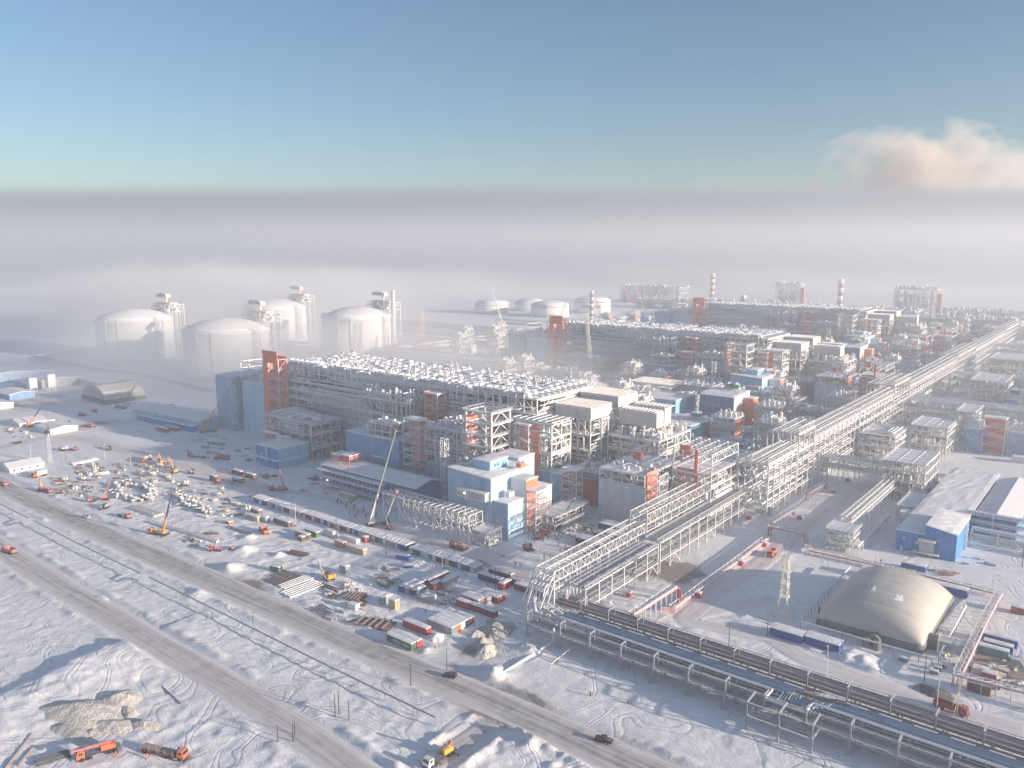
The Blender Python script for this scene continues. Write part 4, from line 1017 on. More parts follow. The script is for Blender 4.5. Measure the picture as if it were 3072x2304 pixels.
    for z in (3, 11, 18, 25): p.box(-lx / 2 + 2, -lx / 2 + 13, -ly / 2 + .6, -ly / 2 + .9, z, z + 4.5)
    p.box(-lx / 2 + 12, -lx / 2 + 13.6, -ly / 2 - .5, -ly / 2 + .5, 3, 40); p.box(-lx / 2 + 3, -lx / 2 + 9, -ly / 2 + 1, -ly / 2 + 1.6, 36, 41)
    part(r, 'orange_panel', p, 'orange_red')
    # utility buildings between this row and the next
    r = proto(thing('utility_building', 'tall dark blue utility building with an orange tower behind {r}', 'building', (-254, 590))); r['group'] = 'dark blue utility buildings'
    block(r, -14, 14, -16, 14, 0, 27.5, 'wall_office', slope=.05, seed=81, east='wall_white'); block(r, 14.3, 22, 2, 12, 0, 25, 'orange', seed=82)
    part(r, 'orange_patch', MB().box(14.2, 14.5, -9, 1.8, 1, 20), 'orange')
    cc = MB(); rails(cc, -13, 13, -15, 0, 28.2); cc.box(-4, 8, 6, 13, 30.6, 31); [cc.beam((x, y, 28), (x, y, 31), .3) for x in (-4, 8) for y in (6, 13)]; part(r, 'roof_rail', cc, 'steel')
    for x in (-1, 5): part(r, 'green_cooler', MB().box(x - 2.4, x + 2.4, 7, 12, 31.2, 33.8).lathe([(3.6, 2.7), (.3, 4.2)], 4, (x, 9.5, 31.2)), 'green')
    r = proto(thing('utility_building', 'low turquoise and orange utility building with a green cooler behind {r}', 'building', (-256, 520))); r['group'] = 'turquoise utility buildings'
    block(r, -16, 14, -14, 22, 0, 17, 'wall_sky', seed=83); part(r, 'orange_skirt', MB().box(13.9, 14.25, -2, 22, 0, 7).box(14.2, 14.4, 12, 21.8, 6, 12), 'orange')
    cc = MB(); cc.box(2, 10, 8, 15, 19, 19.4); [cc.beam((x, y, 17), (x, y, 19), .3) for x in (2, 10) for y in (8, 15)]; rails(cc, 2, 10, 8, 15, 19.4); part(r, 'cooler_stand', cc, 'steel')
    part(r, 'green_cooler', MB().box(3, 9, 9, 14, 19.6, 22).lathe([(4.6, 2.4), (.3, 4)], 6, (6, 11.5, 19.8)), 'green')
    part(r, 'orange_hatch', MB().box(-4, 0, 0, 3, 17.4, 18.6), 'orange')
    r = proto(thing('utility_building', 'turquoise shed beside the tall dark blue utility building behind {r}', 'building', (-296, 570))); r['group'] = 'turquoise sheds'
    block(r, -18, 16, -12, 22, 0, 23, 'wall_sky', seed=84)
    for k, (x, y, w_, d_, h_, m_) in enumerate([(-372, 480, 60, 26, 15, 'frame'), (-420, 520, 50, 40, 14, 'frame'), (-330, 520, 44, 22, 18, 'frame'), (-400, 600, 70, 30, 17, 'ribs'), (-340, 640, 40, 30, 19, 'ribs'), (-300, 645, 36, 20, 22, 'frame'),
                                                (-460, 610, 40, 50, 12, 'frame'), (-300, 470, 40, 22, 20, 'frame'), (-245, 470, 40, 26, 16, 'frame'), (-205, 470, 40, 34, 12, 'frame'), (-190, 560, 40, 30, 10, 'frame'), (-195, 620, 30, 24, 8, 'frame'), (-480, 480, 40, 40, 10, 'frame'), (-470, 690, 60, 20, 13, 'frame')]):
        w2 = ['between its coolers and the utility buildings', 'far left behind its coolers', 'behind its striped cooler roofs', 'with a curved ribbed top', 'with a flat ribbed top', 'near the turquoise sheds', 'at the left of the utility area', 'behind its wide module',
              'behind its turbine deck', 'close to the long pipe rack', 'beside the tall blue building', 'beside the lane to the long rack', 'left behind its blue substation', 'farthest back on the left'][k]
        r = proto(thing('pipe_module', 'utility module %s, {r}' % w2, 'module', (x, y))); r['group'] = 'utility pipe modules behind the process rows ' + w2
        frame_parts(r, w_, d_, [h_ * .5, h_], dx=8, dy=8, brace=.4, pipes=3, fill=.45, seed=90 + k, rail=False)
        if m_ == 'ribs':
            f = MB()
            for q in lin(-w_ / 2, w_ / 2, 2.5): f.beam((q, -d_ / 2, h_ + (3 * math.cos(q / w_ * PI) if k == 3 else 3)), (q, d_ / 2, h_ + (3 * math.cos(q / w_ * PI) if k == 3 else 3)), .45); f.beam((q, -d_ / 2, h_), (q, -d_ / 2, h_ + 2), .3)
            part(r, 'roof_rib', f, 'steel')
        else:
            c = MB(); clutter(c, -w_ / 2, w_ / 2, -d_ / 2, d_ / 2, h_ + .2, int(w_ * d_ / 26), 3.5, random.Random(k), 1.3); part(r, 'roof_pipework', c, 'pipe_white')
    for k, (x, y, w_, d_, h_, wall, lab) in enumerate([(-478, 445, 30, 20, 9, 'wall_office', 'small blue flat cabin building in the left utility area behind {r}'), (-437, 460, 26, 30, 13, 'wall_office', 'blue windowless store in the middle utility area behind {r}')]):
        r = proto(thing('utility_building', lab, 'building', (x, y))); r['group'] = 'blue stores ' + str(wall) + ['left', 'middle'][k]
        block(r, -w_ / 2, w_ / 2, -d_ / 2, d_ / 2, 0, h_, wall, seed=k)
row()
def bounds(o):
    x0 = y0 = 1e9; x1 = y1 = -1e9
    for c in kids(o):
        for v in c.data.vertices: x0 = min(x0, v.co.x); x1 = max(x1, v.co.x); y0 = min(y0, v.co.y); y1 = max(y1, v.co.y)
    return [o.location.x + x0, o.location.x + x1, o.location.y + y0, o.location.y + y1]
TAKEN = [bounds(o) for o in PROTO]
FILL = []
def fill_protos():
    def fp(nm, lab, cat, lx, ly):
        o = thing(nm, lab, cat, (0, -5000)); FILL.append((o, lx, ly, lab)); return o
    r = fp('pipe_module', 'frosted open pipe module of three storeys', 'module', 26, 16); frame_parts(r, 26, 16, [6, 12, 18], dx=6.5, dy=8, fill=.8, pipes=2.5, seed=301, rail=True)
    c = MB(); clutter(c, -12, 12, -7, 7, 18.2, 34, 4, random.Random(1), 1.2); part(r, 'roof_pipework', c, 'pipe_white')
    r = fp('pipe_module', 'tall narrow frosted steel module with vessels', 'module', 16, 16); frame_parts(r, 16, 16, [7, 14, 21, 28], dx=8, dy=8, fill=.9, pipes=2.5, seed=302, brace=.7)
    c = MB(); clutter(c, -7, 7, -7, 7, 28.2, 24, 6, random.Random(2), 1.2); part(r, 'roof_pipework', c, 'pipe_white')
    r = fp('utility_building', 'small blue utility block with pipes on its roof', 'building', 22, 16); block(r, -11, 11, -8, 8, 0, 11, 'wall_blue', seed=3, east='wall_pale'); c = MB(); clutter(c, -9, 9, -6, 6, 11.6, 22, 4, random.Random(3), 1.1); rails(c, -11, 11, -8, 8, 11.6); part(r, 'roof_pipework', c, 'pipe_white')
    r = fp('pipe_module', 'long low frosted pipe module with an orange stair', 'module', 34, 14); frame_parts(r, 34, 12, [6, 12], dx=6.8, dy=6, fill=.8, pipes=3, seed=304); stair_tower(r, 11, 17, -9, -6.4, 15, panel='orange', faces='N'); c = MB(); clutter(c, -15, 15, -5, 5, 12.2, 34, 4, random.Random(4), 1.2); part(r, 'roof_pipework', c, 'pipe_white')
    r = fp('process_skid', 'low skid crowded with frosted pipes', 'skid', 24, 14); frame_parts(r, 24, 14, [4, 7.5], dx=6, dy=7, fill=1.2, pipes=2, seed=305, cw=.4, bw=.35); c = MB(); clutter(c, -11, 11, -6, 6, 7.6, 30, 3, random.Random(5), 1.1); part(r, 'roof_pipework', c, 'pipe_white')
    r = fp('process_module', 'steel module with grey cladding and an orange panelled side', 'module', 18, 16); block(r, -9, 9, -8, 8, 0, 9, 'wall_grey', seed=6, roof=False); frame_parts(r, 18, 16, [15, 22], dx=6, dy=8, fill=.9, pipes=2.5, seed=306, z0=9.2); part(r, 'orange_panel', MB().box(9.1, 9.5, -7, 2, 9.5, 21), 'orange'); c = MB(); clutter(c, -8, 8, -7, 7, 22.2, 24, 5, random.Random(6), 1.2); part(r, 'roof_pipework', c, 'pipe_white')
fill_protos()
USED = set()
def pack(x0, x1, y0, y1, tries, where, gap=4, taken=None, seed=1):
    r = random.Random(seed); tk = taken if taken is not None else TAKEN; n = 0
    for _ in range(tries):
        k = r.randrange(len(FILL)); o, lx, ly, lab = FILL[k]; x = r.uniform(x0, x1); y = r.uniform(y0, y1); b = [x - lx / 2 - gap, x + lx / 2 + gap, y - ly / 2 - gap - 2, y + ly / 2 + gap]
        if any(b[0] < t[1] and b[1] > t[0] and b[2] < t[3] and b[3] > t[2] for t in tk): continue
        tk.append([x - lx / 2, x + lx / 2, y - ly / 2 - 2, y + ly / 2]); L_ = lab + ' ' + where; G_ = lab + ', ' + where
        if k not in USED: USED.add(k); o.location = (x, y, 0); o['label'] = L_; o['group'] = G_
        else: dup(o, (x, y), None, L_, G_)
        n += 1
    return n
pack(-500, -186, 428, 705, 3500, 'behind the near row', gap=2.2)
pack(-512, -200, 806, 1095, 2500, 'behind the middle row', gap=2.5, taken=[[b[0] - 12, b[1] - 12, b[2] + 375, b[3] + 375] for b in TAKEN[:len(PROTO)]], seed=2)
pack(-760, -160, 1180, 1530, 500, 'behind the far row', seed=3, gap=7, taken=[])
pack(-90, 40, 735, 850, 60, 'between the cross racks', seed=4, taken=[[-104, -72, 840, 865]], gap=5)
pack(-125, 60, 900, 1105, 200, 'hazy, right of the long rack', seed=5, taken=[[-130, -80, 940, 1020]], gap=9)
pack(-730, -530, 450, 590, 30, 'beside the nearest storage tank', seed=6, taken=[], gap=16)
pack(-740, -540, 760, 1080, 300, 'left of the middle row', seed=7, taken=[[-580, -500, 700, 770], [-560, -440, 690, 800]], gap=9)
for k, dx, dy, nm in ROWS[1:]:
    for o in PROTO:
        if k == 2 and o.location.y > 430: continue
        dup(o, (o.location.x + dx, o.location.y + dy), None, o['label'].replace('{r}', nm))
for o in PROTO: o['label'] = o['label'].replace('{r}', ROWS[0][3])
# ------------------------------------------------------------ pipe racks
pipe_rack('pipe_rack', 'sunlit lower pipe deck of the long rack, near end by the gantry', 'pipe rack', 'y', 243, 300, -165, -156.5, [5, 12.5], bay=9.5, pipes=7, seed=4, group='long pipe rack sections', ribs=2.4, pm='pipe_grey')
pipe_rack('pipe_rack', 'sunlit lower pipe deck of the long rack, beside the grey compressor house', 'pipe rack', 'y', 302, 396, -165, -156.5, [5, 13.5], bay=9.4, pipes=7, seed=5, group='long pipe rack sections', ribs=2.4, pm='pipe_grey')
pipe_rack('pipe_rack', 'trussed upper gallery of the long rack, near end sloping to the gantry', 'pipe rack', 'y', 236, 305, -174.5, -166, [12.5], bay=8, pipes=5, seed=6, truss=(15.5, 19.5, 0, 8.5), group='long trussed galleries', ribs=0, pm='pipe_grey')
pipe_rack('pipe_rack', 'trussed upper gallery of the long rack, beside the grey compressor house', 'pipe rack', 'y', 307, 392, -174.5, -166, [15], bay=8, pipes=5, seed=7, truss=(18.5, 23, 0, 8.5), group='long trussed galleries', ribs=0, pm='pipe_grey')
d_ = MB(); d_.tube([(-170, 236, 19), (-170, 229, 11), (-167, 226, 7)], .5)
for k in range(5): d_.tube([(-173 + k * 1.6, 237, 17), (-173 + k * 1.6, 231, 15), (-173 + k * 1.6, 228, 7), (-173 + k * 1.6, 226, 6.4)], .35)
for x in (-174.5, -166): d_.beam((x, 236, 19.5), (x, 227, 8), .4); d_.beam((x, 236, 15.5), (x, 229, 4), .4)
for t in (0, .3, .6, .9): d_.beam((-174.5, 236 - 9 * t, 19.5 - 11 * t), (-166, 236 - 9 * t, 19.5 - 11 * t), .3)
single('pipe_drop', d_, 'pipe_white', 'sloping steel chute of pipes joining the long rack to the gantry', 'pipes')
for k, (a, b, z, w) in enumerate([(398, 440, 33, 16), (442, 468, 41, 18), (470, 560, 34, 17), (562, 650, 34, 17), (652, 700, 40, 20), (702, 800, 33, 17), (802, 900, 33, 17), (902, 1000, 36, 19), (1002, 1110, 33, 17), (1112, 1230, 33, 17), (1232, 1350, 36, 18)]):
    pipe_rack('pipe_rack', 'tall section of the long pipe rack, ' + ['next to the orange storeyed frame', 'raised where the first cross rack joins', 'second bay group beyond the first cross rack', 'third bay group beyond the first cross rack', 'raised where the second cross rack joins', 'just beyond the second cross rack',
              'beside the middle row stair frames', 'raised at the third cross rack', 'just beyond the third cross rack', 'fading in the haze', 'farthest end in the haze'][k],
              'pipe rack', 'y', a, b, -146 - w, -146, [7, 14, 21, 27, z - 4], bay=9, pipes=8, seed=20 + k, group='tall pipe rack sections', truss=(z - 3.2, z, w * .2, w * .55), ribs=2.6, post=.55, solid=(k < 5))
cross = [('the bridge with thin trusses over the lane', -145, -108, 484, 494, [10, 16], 10, None, (12.5, 15.5, 0, 8)), ('first cross rack, near the loop frame', -145, -58, 690, 712, [7, 13, 20], 9, 1, None), ('first cross rack, right end behind the orange panelled building', -56, 30, 690, 712, [8, 15, 21], 9, 1, None),
         ('second cross rack, left end', -145, -60, 862, 884, [7, 14, 20], 9, 1, None), ('second cross rack, right end', -58, 20, 862, 884, [7, 14, 20], 9, 1, None),
         ('third cross rack in the haze', -145, -20, 1120, 1150, [8, 15, 22], 10, 1, None), ('farthest cross rack in the haze', -145, 60, 1330, 1370, [10, 18, 26], 12, 1, None)]
for k, (lb, a, b, c, d, dk, bay, so, tr) in enumerate(cross):
    pipe_rack('pipe_rack', 'snowy cross rack: ' + lb, 'pipe rack', 'x', a, b, c, d, dk, bay=bay, pipes=9, seed=50 + k, group='cross racks right of the long rack', solid=bool(so), loops=True, truss=tr, ribs=2.6)
def module(name, label, x0, x1, y0, y1, levels, seed, group='steel modules right of the long rack', **k):
    r = thing(name, label, 'module', ((x0 + x1) / 2, (y0 + y1) / 2), 0, group); frame_parts(r, x1 - x0, y1 - y0, levels, seed=seed, **k); return r
r = module('loop_frame', 'white frame with nested rectangular pipe loops on its roof beside the long rack', -144, -122, 556, 590, [5, 10, 14.5, 18], 3, dx=7, dy=8, fill=.7)
p = MB()
for k in range(3): q = 1.5 + 2.1 * k; p.tube([(-10, -15, 18.8), (-10 + q, -15 + q * 1.2, 19.2), (10 - q, -15 + q * 1.2, 19.2), (10 - q, 15 - q * 1.4, 19.2), (-9 + q, 15 - q * 1.4, 19.2)], .55, 8)
part(r, 'looping_pipe', p, 'pipe_white')
module('pipe_module', 'boxy pipe frame beside the bridge, near the big blue warehouse', -110, -88, 476, 512, [6, 11, 17, 22], 4, dx=7, dy=7, fill=.8)
module('pipe_module', 'boxy ribbed frame on the first cross rack', -120, -98, 590, 625, [8, 15, 21], 5, dx=7, dy=8, fill=.7)
module('pipe_module', 'boxy ribbed frame beyond the first cross rack', -118, -92, 800, 850, [9, 17, 25], 6, dx=8, dy=8, fill=.7)
module('pipe_module', 'dark dense module hanging over the lane below the first cross rack', -104, -92, 655, 690, [8, 15, 22], 8, dx=6, dy=8, fill=1.2)
module('pipe_module', 'hazy dense module far along the long rack', -125, -85, 950, 1010, [9, 18, 27], 9, dx=10, dy=10, fill=.6)
module('pipe_module', 'low frame with fat insulated pipes against the blue warehouse', -93, -78, 440, 470, [4, 8], 10, dx=5, dy=6, fill=.9, cw=.35, bw=.3)
module('process_skid', 'small lit process skid at the foot of the sloping pipe bridge', -109, -97, 376, 390, [3.5, 7, 10], 11, dx=6, dy=5, fill=1.2, cw=.3, bw=.28)
pipe_rack('pipe_rack', 'narrow pipe bridge sloping down towards the lit process skid', 'pipe rack', 'y', 392, 474, -108, -102, [8], bay=9, pipes=5, seed=70, truss=(9.5, 12, 0, 5), group='narrow racks by the blue warehouse')
pipe_rack('pipe_rack', 'thin low pipe line running between the skid and the loop of fat pipes', 'pipe rack', 'y', 378, 436, -97, -94.5, [2.6], bay=7, pipes=3, seed=72, group='narrow racks by the blue warehouse', ribs=1.6, post=.25)
pipe_rack('pipe_rack', 'upper insulated pipe bridge leaving the blue warehouse to the right', 'pipe rack', 'x', -60, 10, 441, 447, [6, 10], bay=10, pipes=6, seed=73, group='bridges right of the warehouse')
pipe_rack('pipe_rack', 'lower closed pipe bridge with a snowy top leaving the blue warehouse', 'pipe rack', 'x', -57, 10, 427, 430, [3.4, 6.5], bay=12, pipes=3, seed=74, group='bridges right of the warehouse', ribs=0)
f = MB(); lattice(f, (0, 0, 0), (0, 0, 12), 3.2, 3.2, 5, .3); single('braced_tower', f, 'steel', 'square lattice support tower at the corner of the blue warehouse', 'tower', (-58.5, 415))
pipe_rack('pipe_rack', 'rack field section nearest the right hand storage tank', 'pipe rack', 'x', -1060, -700, 900, 925, [6, 11], bay=14, pipes=9, seed=80, group='rack field behind the storage tanks', ribs=5, post=.7)
pipe_rack('pipe_rack', 'rack field section farther behind the storage tanks', 'pipe rack', 'x', -1150, -700, 980, 1010, [6, 11], bay=16, pipes=9, seed=81, group='rack field behind the storage tanks', ribs=5, post=.7)
pipe_rack('pipe_rack', 'straight rack running from the storage tanks into the haze', 'pipe rack', 'y', 640, 1300, -756, -744, [8, 13], bay=16, pipes=6, seed=82, group='rack field behind the storage tanks', ribs=4, post=.7)
pipe_rack('pipe_rack', 'rack field section in front of the storage tank', 'pipe rack', 'x', -730, -560, 600, 622, [7, 12], bay=12, pipes=8, seed=83, group='rack field behind the storage tanks', ribs=4)
pipe_rack('pipe_rack', 'rack field section behind the nearest coolers', 'pipe rack', 'x', -740, -520, 660, 690, [7, 13, 18], bay=12, pipes=8, seed=84, group='rack field behind the storage tanks', ribs=4)
pipe_rack('pipe_rack', 'rack field section left of the middle row', 'pipe rack', 'x', -900, -640, 1090, 1120, [8, 14], bay=14, pipes=8, seed=85, group='rack field behind the storage tanks', ribs=4)
pipe_rack('pipe_rack', 'hazy jetty rack running off to the left behind the storage tanks', 'pipe rack', 'x', -3200, -1500, 900, 925, [7, 12], bay=40, pipes=6, seed=86, group='far racks', ribs=0, post=1.4, brace=False)
pipe_rack('pipe_rack', 'hazy rack between two storage tanks', 'pipe rack', 'x', -1000, -820, 610, 640, [8, 14, 20], bay=14, pipes=8, seed=87, group='rack field behind the storage tanks', ribs=5)
# ------------------------------------------------------------ red fire mains in low troughs
def red_main(label, pts, r=.42, trough=True, z=1.0, step=4, w=1.3):
    root = thing('fire_main', label, 'pipe', (pts[0][0], pts[0][1]), 0, 'red fire mains')
    ox, oy = pts[0][0], pts[0][1]; P = [(p[0] - ox, p[1] - oy, p[2]) for p in pts]; t = MB().tube(P, r, 8); t.tube([(a + w, b, c) for a, b, c in P], r * .7, 6); part(root, 'red_pipe', t, 'pipe_red')
    if trough:
        f = MB()
        for a, b in zip(P, P[1:]):
            L = math.dist(a, b)
            if L < 6: continue
            d = Vector(b) - Vector(a); d.normalize(); n = Vector((-d.y, d.x, 0)).normalized() * w; up = Vector((0, 0, .75))
            for s in (-1, 1): f.beam(Vector(a) + n * s + up, Vector(b) + n * s + up, .3)
            m = max(1, int(L / step))
            for k in range(m + 1):
                c = Vector(a).lerp(Vector(b), k / m); f.beam(c - n + up, c + n + up, .26)
                if k < m: e = Vector(a).lerp(Vector(b), (k + 1) / m); f.beam(c - n + up, e + n + up, .16)
                for s in (-1, 1): f.beam(c + n * s + up, Vector((c.x + n.x * s, c.y + n.y * s, 0)), .22)
        part(root, 'pipe_trough', f, 'steel')
    return root
red_main('red fire main from the gantry bend along the lane to the first riser', [(-138, 268, 1.2), (-134.5, 271, 1.2), (-134.5, 300, 1.3), (-134.3, 340, 1.3), (-134.5, 368, 1.4)])
red_main('red fire main rising and crossing the lane on a small truss bridge', [(-136, 375, .5), (-136, 375, 5), (-119.5, 375.5, 5), (-118, 375.5, .8), (-113, 366, 1.2)])
red_main('red fire main with a snowy top passing behind the air dome', [(-113, 365.5, 1.2), (-90, 366, 1.2), (-64, 366.5, 1.2), (-37, 364, 1.4)])
red_main('red fire main on trestles from behind the dome to the red corner', [(-36.5, 362, 2.6), (-37, 332, 3.2), (-37, 279, 4)])
red_main('red fire main at the right edge turning off behind the cabins', [(-38, 278, .3), (-38, 278, 4), (-18, 279.5, 4), (6, 281, 4)])
red_main('short red fire main on a raised truss coming off the gantry', [(-139, 247, 6.2), (-138, 279, 6.2), (-136.6, 279.6, 6), (-136.4, 279.8, .3)], .55)
red_main('red fire main riser beyond the small truss bridge', [(-138.5, 384, .5), (-138.5, 384, 4), (-137, 410, 4), (-137, 412, .8)])
red_main('red fire main riser with a white bridge farther along the lane', [(-140.5, 443, .4), (-140.5, 443, 4.2), (-139, 470, 4.2), (-139, 471, .8)])
red_main('red hooped fire main beside the loop frame', [T('42', 945, 355), (*T('42', 945, 300), 4.5)[:2] + (4.5,), (*T('42', 1170, 330), 4.5), T('42', 1190, 370)] if False else [(-128, 540, .3), (-128, 540, 4.5), (-113, 540, 4.5), (-112, 540, .3)], trough=False)
red_main('long red fire main lying in front of the orange panelled building', [(-110, 545, .8), (-88, 545, .8), (-70, 543, .8)])
red_main('tall red hooped fire main beside the second cross rack', [(-118, 760, .3), (-118, 760, 6), (-98, 760, 6), (-98, 760, .3)], trough=False)
red_main('red fire main riser in the yard left of the orange panelled building', [(-118, 590, .3), (-118, 590, 5), (-110, 610, 5), (-108, 640, 4)])
red_main('red pipe line zigzag around the left storage tank', [(-1115, 429, 2), (-960, 426, 2), (-859, 439, 2), (-715, 430, 2)], 1.0, w=2.4, step=14)
red_main('red pipe line on the snow left of the storage tanks', [(-1115, 429, 2), (-1142, 520, 2)], 1.0, w=2.4, step=14)
# red hydrant boxes
for k, (t, a, b) in enumerate([('32', 2045, 915), ('32', 1980, 1310), ('32', 1612, 1588), ('32', 2180, 1150), ('32', 1010, 1585), ('42', 270, 915), ('42', 560, 690), ('42', 690, 590), ('42', 910, 1020), ('42', 1195, 200), ('42', 1020, 330)]):
    p = T(t, a, b); lab = ['by the foot of the tall rack', 'in the middle of the lane main', 'at the near bend of the lane main', 'next to the first riser', 'under the raised truss at the gantry', 'by the snowy pump skid', 'on the lane past the second riser', 'under the truss bridge', 'by the thin low pipe line', 'near the black parked truck', 'left of the red hooped main'][k]
    r = thing('hydrant_box', 'small red fire hydrant box ' + lab, 'hydrant', p, 0, 'red hydrant boxes'); part(r, 'cabinet', MB().box(-1, 1, -1, 1, 0, 2), 'pipe_red'); part(r, 'snow_cap', MB().box(-1.1, 1.1, -1.1, 1.1, 2.03, 2.35), 'snow')
# ------------------------------------------------------------ the pipe gantry in the foreground
GX0, GX1 = -170.5, 24.0
def gantry():
    r = thing('pipe_gantry', 'front half of the foreground gantry with a blue pipe band and grey pipes', 'pipe gantry', (0, 220)); f = MB(); pst = []
    xs = [-166.5] + [-152 + 12.3 * k for k in range(15)]
    L = -80; 
    for k, x in enumerate(xs):
        p = MB().beam((x, 0, 0), (x, 0, 9.0), .5).beam((x, -.1, 9), (x, 3.2, 9.2), .45, .3).box(x - .9, x + .9, -.9, .9, 0, .35); part(r, 'front_post', p, 'galv')
        p = MB().beam((x + 1.5, 5.5, 0), (x + 1.5, 5.5, 7.3), .5).beam((x + 1.5, 14.8, 0), (x + 1.5, 14.8, 7), .5).box(x + .7, x + 2.3, 4.8, 6.2, 0, .3); part(r, 'rear_post', p, 'galv')
        f.beam((x, 0, 4.3), (x, 5.5, 4.3), .4); f.beam((x + 1.5, 5.5, 7.1), (x + 1.5, 14.8, 7.1), .45); f.beam((x, 3.1, 4.3), (x, 3.1, 9.1), .25)
    for y, z in ((0, 4.0), (0, 5.0), (5.5, 7.1), (14.8, 6.9), (0, 8.8)): f.beam((GX0, y, z), (GX1, y, z), .26)
    for x in lin(GX0, GX1, 4.1): f.beam((x, 0, 4.2), (x, 5.3, 4.2), .22); f.beam((x, 5.5, 7.2), (x, 14.8, 7.2), .26)
    part(r, 'cross_beams', f, 'galv')
    LX0, LX1 = -77, -66      # expansion loop
    def run(y, z, rr, m, off, k, both=True):
        pts = [(GX0 + 1 + k * .7, y, z), (LX0 + k * 1.1, y, z), (LX0 - 4 + k * 1.1 if off < 0 else LX0 + 4 + k * .9, y + off, z + .1), (LX1 + 4 - k * 1.1 if off < 0 else LX1 - k * .9, y + off, z + .1), (LX1 - k * .6, y, z), (GX1, y, z)]
        m.tube(pts, rr, 7)
    m = MB()
    for k in range(9): run(.6 + k * .52, 4.75, .15 + .06 * (k % 3), m, -5.6 + k * .1, k)
    part(r, 'grey_pipe_bundle', m, 'pipe_grey')
    m = MB()
    for k in range(7): m.tube([(GX0 + 14, 7.0 + k * .82, 7.75 - .25 * (k % 2)), (LX0 + 2 + k * .8, 7.0 + k * .82, 7.75), (LX0 + 2.1 + k * .8, 1.2 + k * .82, 7.8), (LX1 - 2 + k * .9, 1.2 + k * .82, 7.8), (LX1 + k * .9, 7.0 + k * .82, 7.75), (GX1, 7.0 + k * .82, 7.75 - .25 * (k % 2))], (.36, .22, .3)[k % 3], 8)
    part(r, 'blue_pipe_band', m, 'pipe_blue')
    m = MB()
    for k in range(2): m.tube([(GX0 + 25, 5.0 - .1 * k, 3.4 + 0 * k), (GX1, 5.0, 3.4)], .4, 8) if k == 0 else m.tube([(GX0 + 30, 9.5, 5.3), (GX1, 9.5, 5.3)], 1.1, 12)
    part(r, 'dark_main', m, 'pipe_dark')
    m = MB().tube([(GX0 + 14, 6.2, 7.9), (LX0 - 1, 6.2, 7.9), (LX0 - 1, .2, 7.9), (LX1 + 0, .2, 7.9), (LX1 + 0, 6.2, 7.9), (GX1, 6.2, 7.9)], .42, 8); part(r, 'snowy_pipe', m, 'pipe_white')
    m = MB()
    for k in range(7): m.tube([(GX0 + 17, 12.9 + k * .34, 7.45), (LX0 + 6 + k, 12.9 + k * .34, 7.45), (LX0 + 6 + k, 9 + k * .34, 8.2), (LX1 + 3 + k, 9 + k * .34, 8.2), (LX1 + 3 + k, 12.9 + k * .34, 7.45), (GX1, 12.9 + k * .34, 7.45)], .14, 6)
    part(r, 'dark_pipe_bundle', m, 'pipe_dark')
    m = MB().box(GX0 + 8, GX1, 12.75, 13.5, 7.25, 7.33)
    for x in lin(-150, GX1, 9): m.box(x, x + 6, 12.2, 12.6, 8.02, 8.1)
    part(r, 'snow_strip', m, 'snow')
    m = MB()
    for x in lin(LX0 - 4, LX1 + 4, 9.5): m.beam((x, -6.2, 0), (x, -6.2, 4.5), .45); m.beam((x, -6.2, 4.5), (x, -6.2, 8.6), .3); m.beam((x, -6.2, 8.6), (x, 0, 9.1), .4); m.beam((x, -6.2, 4.3), (x, 0, 4.3), .4)
    m.beam((LX0 - 4, -6.2, 4.3), (LX1 + 4, -6.2, 4.3), .45); m.beam((LX0 - 4, -6.2, 8.6), (LX1 + 4, -6.2, 8.6), .25)
    part(r, 'loop_support', m, 'galv')
    m = MB()
    for k in range(8): m.tube([(GX0 + 1 + k * 1.4, 8 + (k % 4) * 1.4, 0), (GX0 + 1 + k * 1.4, 8 + (k % 4) * 1.4, 6 + (k % 3)), (GX0 + 3 + k * 1.4, 8 + (k % 4) * 1.4, 6.8 + (k % 3)), (GX0 + 5 + k * 1.6, 8 + (k % 4) * 1.4, 6 + (k % 3)), (GX0 + 5 + k * 1.6, 8 + (k % 4) * 1.4, 4)], .35, 7)
    m.tube([(GX0 + 25, 11, 1), (GX0 + 27, 11, 2.1), (GX0 + 75, 11, 2.1)], .5, 8); part(r, 'end_pipework', m, 'pipe_white')
    r = thing('pipe_gantry', 'rear half of the foreground gantry with tall bracket posts over a brown red pipe band', 'pipe gantry', (0, 239))
    f = MB()
    for x in lin(-168, GX1, 12.3):
        part(r, 'bracket_post', MB().beam((x, 0, 0), (x, 0, 9.2), .42).beam((x, -.1, 9.2), (x, 4.8, 9.4), .42, .32).beam((x, 4.6, 5.5), (x, 4.6, 9.3), .25), 'galv')
        f.beam((x, 0, 5.2), (x, 8.5, 5.2), .45); f.beam((x + 2, 0, 5), (x + 2, -4.2, 4.4), .22)
        for y in (1.5, 8.2): f.beam((x + 2, y, 0), (x + 2, y, 5.4), .5)
    for y, z in ((0, 5.2), (0, 6.9), (0, 8.6), (8.6, 5.3), (8.6, 6.4), (-3.9, 4.4), (-3.9, 5.6)): f.beam((GX0, y, z), (GX1, y, z), .2)
    for x in lin(GX0, GX1, 4.1): f.beam((x, -3.9, 4.4), (x, -3.9, 5.6), .16); f.beam((x, 0, 5.1), (x, 8.4, 5.1), .2); f.beam((x, 8.6, 5.2), (x, 8.6, 6.4), .14)
    part(r, 'walkway_rails', f, 'galv')
    m = MB()
    for k in range(14): m.tube([(GX0 + 2, .7 + k * .56, 5.65 + .1 * (k % 2)), (GX1, .7 + k * .56, 5.65 + .1 * (k % 2))], .2, 6)
    part(r, 'maroon_pipe_band', m, 'pipe_maroon')
    m = MB()
